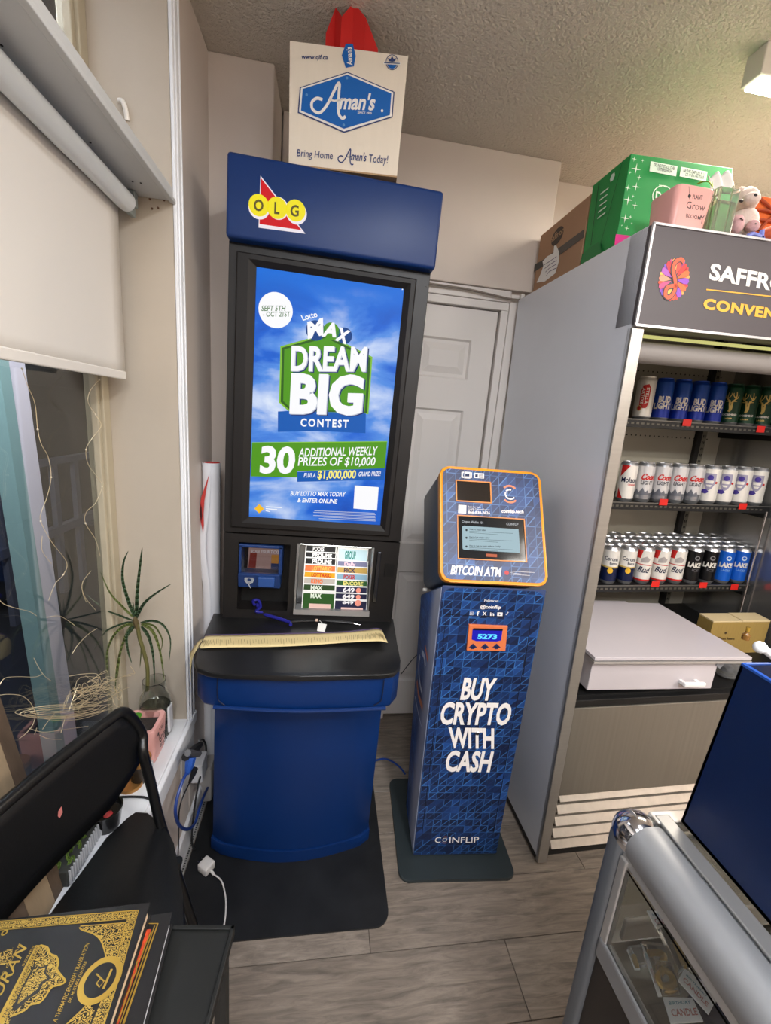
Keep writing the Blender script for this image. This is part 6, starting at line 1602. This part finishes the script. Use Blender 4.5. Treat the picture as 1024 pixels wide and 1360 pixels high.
# tube frame: up the far side, over the back, down the near side
def leg_path(u_, s_):
    p = bkp(u_, .80); return p
topP = []
for k in range(0, 13):
    u_ = k / 12; topP.append(bkp(u_, .872 - .095 * max(0, 1 - u_ / .12) ** 2 - .095 * max(0, 1 - (1 - u_) / .12) ** 2))
farS = [V((-.235, .86, .0)) + V((0, .0, .006)), onz(255, 1224, .22), onz(228, 1140, .44), onz(212, 1090, .53), onz(199, 1035, .66), onz(190, 1000, .74)]
off_ = bd.copy(); nearS = [p + (bd * 1.0) + V((0, 0, 0)) for p in farS[::-1]]
fs_ = farS + topP[0:] + nearS
MB().tube(spline(fs_, 4), .0115, 10).build('frame_tube', chm, fc_, smooth=True)
SZc = .520
seat = [onz(170, 1084, SZc), onz(180, 1077, SZc), onz(196, 1078, SZc), onz(222, 1098, SZc), onz(231, 1120, SZc), onz(243, 1190, SZc), V((-.22, .64, SZc)), V((-.225, .60, SZc)), V((-.25, .575, SZc)), V((-.44, .56, SZc)), V((-.475, .59, SZc)), onz(45, 1240, SZc), onz(84, 1190, SZc), onz(140, 1112, SZc)]
MB().prism([p - V((0, 0, .022)) for p in seat], (0, 0, .022), bevel=.006, seg=3).build('seat', vin, fc_, smooth=True)
for yy_ in (.86, .64):
    MB().tube([V((-.43 if yy_ > .6 else -.46, yy_ - .02, .012)), V((-.36, yy_ - .02, .40)), V((-.30, yy_ - .02, .50))] if False else [V((-.395, yy_ - .02, .012)), V((-.30, yy_ - .03, .495))], .0095, 8).build('leg', chm, fc_, smooth=True)
MB().tube([V((-.372, .84, .15)), V((-.372, .61, .15))], .007, 8).build('crossbar', chm, fc_, smooth=True)
q = onz(*cS(292, 142), .76)
d_ = ray(*cS(292, 142)); nn = bd.cross(V((0, 0, 1))).normalized(); t_ = (bkp(.35, .7) - CAM).dot(nn) / d_.dot(nn); q = CAM + d_ * (t_ - .004)
MB().poly([q + bd.normalized() * a_ + V((0, 0, b__)) for a_, b__ in ((-.004, .010), (.003, .006), (.005, -.004), (.002, -.012), (-.005, -.006))]).build('sticker', mat('pink sticker', (186, 110, 104), .6), fc_)

# ================================================================== TABLE WITH BOOKS
TBZ = .72
tb = thing('side_table', 'small black side table under the books at the lower left', 'table', (-.3, .35, 0))
t0 = onz(312, 1229, TBZ); t1 = onz(283, 1360, TBZ); t2 = onz(205, 1228, TBZ)
ex = (t0 - t2).normalized(); ey = (t1 - t0).normalized()
ey = (ey - ex * ey.dot(ex)).normalized()
tm_ = mat('table black', (22, 23, 22), .45, var=.2, vscale=8)
TW, TL = .305, .42
Q = [t0, t0 - ex * TW, t0 - ex * TW + ey * TL, t0 + ey * TL]
MB().prism([p - V((0, 0, .018)) for p in Q], (0, 0, .014)).build('table_top', tm_, tb)
for p, q in zip(Q, Q[1:] + Q[:1]):
    d_ = (q - p).normalized(); i_ = (sum(Q, V()) / 4 - (p + q) / 2).normalized()
    MB().prism([p - V((0, 0, .02)), q - V((0, 0, .02)), q + i_ * .006 - V((0, 0, .02)), p + i_ * .006 - V((0, 0, .02))], (0, 0, .021), bevel=.001).build('table_edge', tm_, tb)
cen = sum(Q, V()) / 4
for p in Q:
    pp_ = p.lerp(cen, .10); MB().tube([V((pp_.x, pp_.y, .0)), V((pp_.x, pp_.y, TBZ - .018))], .012, 8).build('leg', tm_, tb)
gold = mat('gold foil', (186, 150, 66), .3, .65); cov = mat('black cover', (22, 21, 22), .4)
# ornamental gold: dark scrollwork in the foil comes from a procedural pattern
def ornament(name, scale, thr=.48):
    m = D.materials.new(name); m.use_nodes = True; nt = m.node_tree; b = nt.nodes['Principled BSDF']
    tc = nt.nodes.new('ShaderNodeTexCoord'); wv = nt.nodes.new('ShaderNodeTexWave'); wv.wave_type = 'RINGS'; wv.inputs['Scale'].default_value = scale; wv.inputs['Distortion'].default_value = 14; wv.inputs['Detail'].default_value = 1; wv.inputs['Detail Scale'].default_value = 2.2
    nt.links.new(tc.outputs['Object'], wv.inputs[0]); cr = nt.nodes.new('ShaderNodeValToRGB'); cr.color_ramp.interpolation = 'LINEAR'
    cr.color_ramp.elements[0].position = thr - .06; cr.color_ramp.elements[0].color = lin((30, 26, 18)); cr.color_ramp.elements[1].position = thr + .04; cr.color_ramp.elements[1].color = lin((190, 156, 74))
    nt.links.new(wv.outputs[1], cr.inputs[0]); nt.links.new(cr.outputs[0], b.inputs['Base Color']); b.inputs['Roughness'].default_value = .35; b.inputs['Metallic'].default_value = .5
    MATS[name] = m; return m
orn = ornament('gold ornament', 110, .36); orn2 = ornament('gold ornament open', 90, .5)
def book(name, label, z1, thick, ctr, cbr, w_, l_, page_c, dx):
    """ctr: top right corner, cbr: a pixel on the right edge"""
    th = thing(name, label, 'book', tuple(ctr))
    ey_ = (cbr - ctr).normalized(); ex_ = V((ey_.y, -ey_.x, 0)); ex_ = ex_ if ex_.x < 0 else -ex_      # ex_ towards the spine (left)
    def q_(a_, b__, z): p = ctr + ex_ * a_ + ey_ * b__; return V((p.x, p.y, z))
    z0 = z1 - thick
    MB().prism([q_(0, 0, z1 - .0025), q_(w_, 0, z1 - .0025), q_(w_, l_, z1 - .0025), q_(0, l_, z1 - .0025)], (0, 0, .0025), bevel=.0006).build('front_cover', cov, th)
    MB().prism([q_(0, 0, z0), q_(w_, 0, z0), q_(w_, l_, z0), q_(0, l_, z0)], (0, 0, .0025), bevel=.0006).build('back_cover', cov, th)
    MB().prism([q_(.004, .004, z0 + .0026), q_(w_ - .002, .004, z0 + .0026), q_(w_ - .002, l_ - .004, z0 + .0026), q_(.004, l_ - .004, z0 + .0026)], (0, 0, thick - .0052)).build('page_block', mat('pages ' + name + str(dx), page_c, .7, bump=.5, bscale=900, stretch=(.02, .02, 1)), th)
    MB().prism([q_(w_ - .001, 0, z0), q_(w_ + .003, 0, z0), q_(w_ + .003, l_, z0), q_(w_ - .001, l_, z0)], (0, 0, thick)).build('spine', cov, th)
    Fx = Face(th, q_(0, 0, z1), -ex_, -ey_); Fx.b = V((0, 0, 0)); Fx.M = Matrix.Identity(3); Fx.lift = .0003
    return th, Fx
zb1 = TBZ + .060; zb2 = TBZ + .031
k1, k2 = onz(200, 1198, zb1), onz(146, 1360, zb1)
bk1, F1 = book('book', 'thick black book with broad gold ornament lying on top of the stack', zb1, .028, k1, k2, .215, .30, (222, 196, 164), 1)
cK = crop(0, 1180, 3.938)
def U(x, y): return F1.pix(*cK(x, y))
go = gold
# border bands
e_TR = U(727, 112); 
def band(face, nm, m, pts, c, lay): PG(face, nm, m, pts, c, lay)
band(F1, 'gold_line', go, [(727, 112), (-60, 176), (-60, 180), (723, 118)], cK, 2)
band(F1, 'border', orn, [(722, 119), (-60, 181), (-60, 222), (0, 213), (665, 157)], cK, 1)
band(F1, 'gold_line', go, [(668, 157), (-60, 222), (-60, 226), (665, 162)], cK, 2)
band(F1, 'border', orn, [(722, 119), (665, 157), (608, 395), (480, 709), (530, 760), (640, 430)], cK, 1)
band(F1, 'gold_line', go, [(727, 112), (723, 116), (632, 430), (525, 760), (532, 760), (638, 432)], cK, 2)
band(F1, 'gold_line', go, [(662, 178), (657, 178), (608, 380), (612, 382)], cK, 2)
band(F1, 'gold_line', go, [(658, 178), (420, 196), (420, 201), (656, 183)], cK, 2)
band(F1, 'corner_ornament', orn2, [(655, 183), (440, 202), (415, 212), (440, 222), (490, 238), (525, 270), (545, 320), (560, 378), (606, 384)], cK, 1)
F1.pstroke('gold_line', go, [cK(*p) for p in ((415, 205), (432, 220), (488, 238), (525, 270), (545, 320), (560, 380))], .0016, 2, 5)
band(F1, 'corner_ornament', orn2, [(468, 590), (420, 650), (355, 709), (470, 709), (495, 640)], cK, 1)
F1.pstroke('gold_line', go, [cK(*p) for p in ((470, 588), (425, 640), (345, 715))], .0016, 2, 5)
# ring emblem
for r_, r2_, m in ((.0255, .0185, go),):
    c_ = U(525, 480); F1.disc('ring_emblem', m, c_, r_, 4, r2=r2_, a1=360.01, n=36)
F1.disc('ring_emblem', cov, U(525, 480), .0185, 3)
pline(F1, 'ring_emblem', go, [(585, 425), (540, 530)], cK, .003, 5); pline(F1, 'ring_emblem', go, [(505, 450), (545, 490), (520, 520), (505, 500), (530, 470)], cK, .0016, 5)
# medallion
band(F1, 'medallion', orn2, [(190, 300), (215, 298), (248, 312), (262, 345), (295, 360), (305, 395), (298, 425), (318, 455), (342, 490), (305, 508), (270, 520), (232, 575), (205, 600), (160, 610), (130, 640), (60, 670), (45, 709), (-60, 740), (-60, 709), (15, 640)], cK, 1)
F1.pstroke('gold_line', go, [cK(*p) for p in ((210, 299), (248, 312), (262, 345), (295, 360), (305, 395), (298, 425), (318, 455), (342, 490), (305, 508), (270, 520), (232, 575), (205, 600), (160, 610), (130, 640), (60, 670))], .0022, 3, 3)
band(F1, 'medallion', cov, [(180, 395), (212, 415), (250, 398), (240, 440), (268, 470), (225, 500), (205, 545), (150, 580), (85, 640), (60, 640), (95, 560)], cK, 2)
band(F1, 'medallion', orn, [(188, 405), (212, 425), (238, 412), (230, 445), (250, 470), (215, 492), (195, 530), (140, 570), (90, 610), (110, 545)], cK, 3)
band(F1, 'gold_band', go, [(188, 300), (212, 300), (20, 700), (0, 730), (-20, 700)], cK, 4)
F1.text('lettering', cov, 'THE CLEAR QURAN SERIES', cK(22, 690), cK(204, 312), cK(8, 684), lay=5, bold=.0)
F1.text('lettering', gold, 'QURAN', cK(-50, 668), cK(140, 312), cK(-92, 640), lay=2, bold=.01)
F1.text('lettering', gold, 'THE CLEAR', cK(-20, 520), cK(112, 292), cK(-30, 515), lay=2, bold=.0)
F1.text('lettering', gold, 'SERIES', cK(122, 410), cK(182, 303), cK(113, 405), lay=2, bold=.0)
F1.text('lettering', gold, 'A THEMATIC ENGLISH TRANSLATION', cK(296, 705), cK(468, 290), cK(276, 700), lay=2, bold=.01)
F1.text('lettering', gold, 'DR. MUSTAFA KHATTAB', cK(368, 600), cK(455, 384), cK(354, 596), lay=2, bold=.01)
band(F1, 'corner_ornament', orn2, [(-60, 370), (20, 330), (68, 308), (60, 360), (40, 400), (-10, 400), (-60, 420)], cK, 1)
F1.disc('corner_ornament', go, U(24, 232), .004, 2, r2=.002, a1=360.01, n=12)
F1.done()
k1, k2 = onz(229, 1211, zb2), onz(192, 1352, zb2)
bk2, F2 = book('book', 'second black book under the top one, red and gold ornament at its edge', zb2, .028, k1, k2, .22, .30, (214, 214, 220), 2)
rdo = mat('book red ornament', (170, 60, 30), .5, var=.7, vscale=90)
band(F2, 'gold_line', go, [(830, 182), (690, 182), (690, 187), (822, 187), (640, 709), (652, 709)], cK, 2)
band(F2, 'gold_line', go, [(812, 196), (806, 196), (625, 709), (632, 709)], cK, 2)
band(F2, 'border', rdo, [(792, 214), (760, 216), (560, 709), (620, 709), (700, 470)], cK, 1)
F2.pstroke('gold_line', go, [cK(*p) for p in ((790, 230), (760, 300), (738, 360), (716, 390), (712, 440), (690, 470), (680, 520), (660, 570), (640, 640), (612, 700))], .0018, 3, 4)
F2.done()

# ================================================================== DISPLAY COUNTER (lower right)
KZ = .97
al_m = mat('satin aluminium', (150, 150, 151), .48, .5); al_d = mat('aluminium dark', (110, 112, 116), .35, .8)
dc = thing('glass_counter', 'aluminium framed glass display counter at the lower right', 'counter', (.8, 0, 0))
P0 = onz(848, 1115, KZ - .035); XL = .487
e_l = onz(850, 1100, KZ); Yb = .470
tr_ = .036
# top side rail: big rounded tube running towards the camera
def prof_tube(x, z, r_, n=16): return [(x + r_ * math.cos(2 * math.pi * k / n), z + r_ * math.sin(2 * math.pi * k / n)) for k in range(n)]
XT = XL + tr_
MB().tube([V((XT, Yb - .012, KZ - tr_)), V((XT, -.9, KZ - tr_))], tr_, 24).build('top_rail', al_m, dc, smooth=True)
MB().box(XT + tr_ - .012, XT + tr_ + .014, -.9, Yb + .01, KZ - .022, KZ - .004, bevel=.002).build('glass_channel', mat('channel grey', (150, 148, 146), .35, .6), dc)
MB().box(XT + .01, 1.35, -.9, Yb + .012, KZ - .012, KZ - .006).build('top_glass', mat('counter glass', (246, 250, 248), .02, trans=1, ior=1.45), dc)
MB().box(XT + .02, 1.35, Yb - .004, Yb + .018, KZ - .030, KZ - .005, bevel=.003).build('back_rail', mat('rail pale', (200, 192, 184), .4, .3), dc)
MB().ball((XT - .004, Yb + .006, KZ - tr_), (tr_ * .98, tr_ * .95, tr_ * .98), 3).build('corner_cap', chrome, dc, smooth=True)
# post and lower rail, side glass frame
MB().box(XL - .002, XL + .030, Yb - .004, Yb + .026, 0, KZ - tr_, bevel=.008, seg=3).build('corner_post', mat('post grey', (112, 116, 122), .45, .5), dc, smooth=True)
MB().box(XL + .002, XL + .016, Yb - .018, Yb - .004, .73, KZ - tr_ * 1.7, bevel=.002).build('inner_frame', mat('frame pale', (196, 194, 192), .35, .6), dc)
MB().box(XL + .006, XL + .016, -.9, Yb - .004, KZ - .070, KZ - .050, bevel=.002).build('inner_frame', mat('frame pale'), dc)
lr_z = .740
MB().box(XL, XL + .018, -.9, Yb - .004, lr_z - .040, lr_z, bevel=.004).build('lower_rail', al_m, dc)
MB().box(XL + .005, XL + .008, -.9, Yb - .018, lr_z, KZ - .075).build('side_glass', mat('counter glass'), dc)
MB().box(XL + .006, XL + .012, -.9, Yb - .004, .04, lr_z - .04).build('side_panel', mat('dark panel', (34, 28, 26), .4), dc)
MB().box(XL + .02, 1.35, -.9, Yb - .01, lr_z - .022, lr_z - .012).build('shelf_glass', mat('dark shelf', (72, 68, 60), .25), dc)
MB().box(XL + .03, 1.35, Yb + .0, Yb + .008, .04, KZ - .03).build('back_panel', mat('back clear', (200, 206, 206), .05, trans=.95, ior=1.3), dc)
MB().box(XL + .04, 1.35, Yb - .012, Yb - .004, lr_z - .008, lr_z + .035, bevel=.003).build('track', mat('rail pale'), dc)
MB().box(XL, 1.35, -.9, Yb, 0, .05).build('plinth', al_d, dc)
# number candle packs inside
cD = crop(780, 1060, 4.197)
pkm = mat('pack card', (236, 236, 240), .5); blm = mat('blister plastic', (232, 234, 236), .06, trans=.92, ior=1.3); gc = mat('gold candle', (206, 172, 104), .3, .5)
Kz = lr_z + .012
def D_(x, y, z): return onz(*cD(x, y), z)
def pack(card, cand, z, lab, digit=None, rot=0):
    th = thing('candle_pack', lab, 'package', tuple(D_(*card[0], z)), None, 'birthday candle packs in the counter')
    C_ = [D_(x, y, z) for x, y in card]
    MB().prism(C_, (0, 0, .003), bevel=.0004).build('card', pkm, th)
    n_ = (C_[1] - C_[0]).cross(C_[3] - C_[0])
    Fq_ = Face(th, C_[3] + V((0, 0, .0032)), C_[2] - C_[3], C_[0] - C_[3]) ; Fq_.b = V((0, 0, 0)); Fq_.M = Matrix.Identity(3)
    if Fq_.N.z < 0: Fq_ = Face(th, C_[0] + V((0, 0, .0032)), C_[1] - C_[0], C_[3] - C_[0]); Fq_.b = V((0, 0, 0)); Fq_.M = Matrix.Identity(3)
    w_ = (C_[2] - C_[3]).length; h_ = (C_[0] - C_[3]).length
    bi2 = mat('pack teal', (80, 140, 160), .5); ro = mat('pack rose', (190, 130, 130), .5)
    Fq_.text('lettering', bi2, 'BIRTHDAY', (w_ * .12, h_ * .66), (w_ * .8, h_ * .66), (w_ * .12, h_ * .78), uv=True)
    Fq_.text('lettering', ro, 'CANDLE', (w_ * .1, h_ * .22), (w_ * .9, h_ * .22), (w_ * .1, h_ * .48), uv=True, bold=.02)
    Fq_.done(th)
    if cand:
        B_ = [D_(x, y, z) for x, y in cand[0]]
        MB().prism(B_, (0, 0, .014), bevel=.004).build('blister', blm, th, smooth=True)
        MB().tube(spline([D_(x, y, z + .006) for x, y in cand[1]], 5), cand[2], 8).build('candle', gc, th, smooth=True)
    return th
pack([(335, 632), (462, 638), (512, 735), (385, 730)], ([(385, 730), (512, 735), (560, 950), (505, 1000)], [(490, 805), (545, 940)], .0042), Kz + .055, 'candle pack with straight gold number one, furthest back in the counter')
pack([(505, 715), (580, 718), (640, 815), (535, 800)], ([(535, 805), (650, 815), (625, 890), (570, 905)], [(580, 830), (605, 880)], .003), Kz + .045, 'candle pack half hidden under the rail beside the number one pack')
pack([(545, 955), (735, 1100), (680, 1210), (510, 1020)], ([(640, 830), (740, 860), (760, 1020), (700, 1060), (560, 950)], [(660, 880), (625, 920), (660, 1000), (720, 990), (735, 930), (690, 890), (650, 930)], .0042), Kz + .03, 'tilted candle pack with gold round numeral near the rail')
pack([(425, 1115), (590, 1120), (650, 1250), (470, 1262)], ([(385, 930), (460, 940), (520, 1110), (425, 1115)], [(430, 960), (400, 1000), (430, 1050), (480, 1040), (470, 990), (430, 965)], .0045), Kz + .016, 'candle pack in front with white card and gold loop numeral')
pack([(300, 815), (320, 822), (420, 1110), (400, 1110)], ([(305, 820), (440, 840), (500, 960), (400, 1000)], [(350, 865), (430, 880), (405, 960)], .0045), Kz + .010, 'candle pack with gold number seven at the left')
pack([(225, 850), (250, 852), (300, 960), (270, 960)], ([(225, 850), (300, 840), (330, 950), (270, 960)], [(265, 880), (285, 940)], .003), Kz + .004, 'small clear candle pack at the far left of the counter shelf')
q = D_(780, 1180, Kz)
tag(MB().obox((q.x + .03, q.y, lr_z - .002), (.11, .10, .016), Euler((0, 0, R(25))).to_matrix(), bevel=.002).build('navy_box', mat('navy box', (26, 34, 62), .5), base=(q.x, q.y, lr_z)), 'flat navy box on the counter shelf under the rail', 'box')

# ---- blue bin on the counter
bb_ = mat('bin blue', (0, 28, 72), .4, bump=.05, bscale=400)
X2 = XT + tr_ + .020
bA = onx(901, 1102, X2); bB = onx(984, 882, X2); bC = onx(1024, 905, X2)
zt_ = (bB.z + bC.z) / 2
bn = thing('blue_bin', 'open royal blue plastic bin standing on the glass counter', 'bin', (X2 + .15, .2, KZ))
yF0, yF1 = bA.y, bB.y
t = .004
def wall(pts, nm='bin_wall'): MB().hexa(pts).build(nm, bb_, bn)
zb_ = KZ - .0
wall([(X2, -.2, zb_), (X2 + t, -.2, zb_), (X2 + t, yF0, zb_), (X2, yF0, zb_), (X2, -.2, zt_), (X2 + t, -.2, zt_), (X2 + t, yF1, zt_), (X2, yF1, zt_)])
wall([(X2, yF0 - t, zb_), (X2 + .34, yF0 - t, zb_), (X2 + .34, yF0, zb_), (X2, yF0, zb_), (X2, yF1 - t, zt_), (X2 + .34, yF1 - t, zt_), (X2 + .34, yF1, zt_), (X2, yF1, zt_)])
MB().box(X2, X2 + .34, -.2, yF0, zb_, zb_ + .006).build('bin_floor', bb_, bn)
MB().tube([V((X2 + t / 2, -.2, zt_)), V((X2 + t / 2, yF1 - t / 2, zt_)), V((X2 + .34, yF1 - t / 2, zt_))], .0032, 6).build('bin_rim', mat('bin rim', (40, 84, 170), .35), bn, smooth=True)
# black bottle with white cap inside the bin
bx_, by_ = X2 + .040, .372
bt = thing('black_bottle', 'black bottle with blue label and white strap standing in the blue bin', 'bottle', (bx_, by_, zb_ + .006))
MB().lathe([(0, 0), (.026, 0), (.028, .01), (.028, .36), (.025, .40), (.016, .43), (.016, .46), (0, .46)], (bx_, by_, zb_ + .007), 24).build('bottle_body', mat('bottle black', (8, 9, 12), .25), bt, smooth=True)
MB().lathe([(.0286, .12), (.0286, .27)], (bx_, by_, zb_ + .007), 24).build('label_wrap', mat('bottle label blue', (14, 60, 106), .35), bt, smooth=True)
def sb(x, y):
    p = ony(x, y, by_ - .034); return p
MB().tube(spline([sb(1008, 859), sb(1014, 861), sb(1020, 866), sb(1030, 873), sb(1045, 880)], 5), .0042, 10).ball(sb(1009.5, 859.5), (.0068, .006, .0065), 2).build('white_strap', mat('strap white', (226, 228, 230), .4), bt, smooth=True)

# ------------------------------------------------------------------ tidy helper tags
for o in D.objects:
    if '_b' in o.keys(): del o['_b']
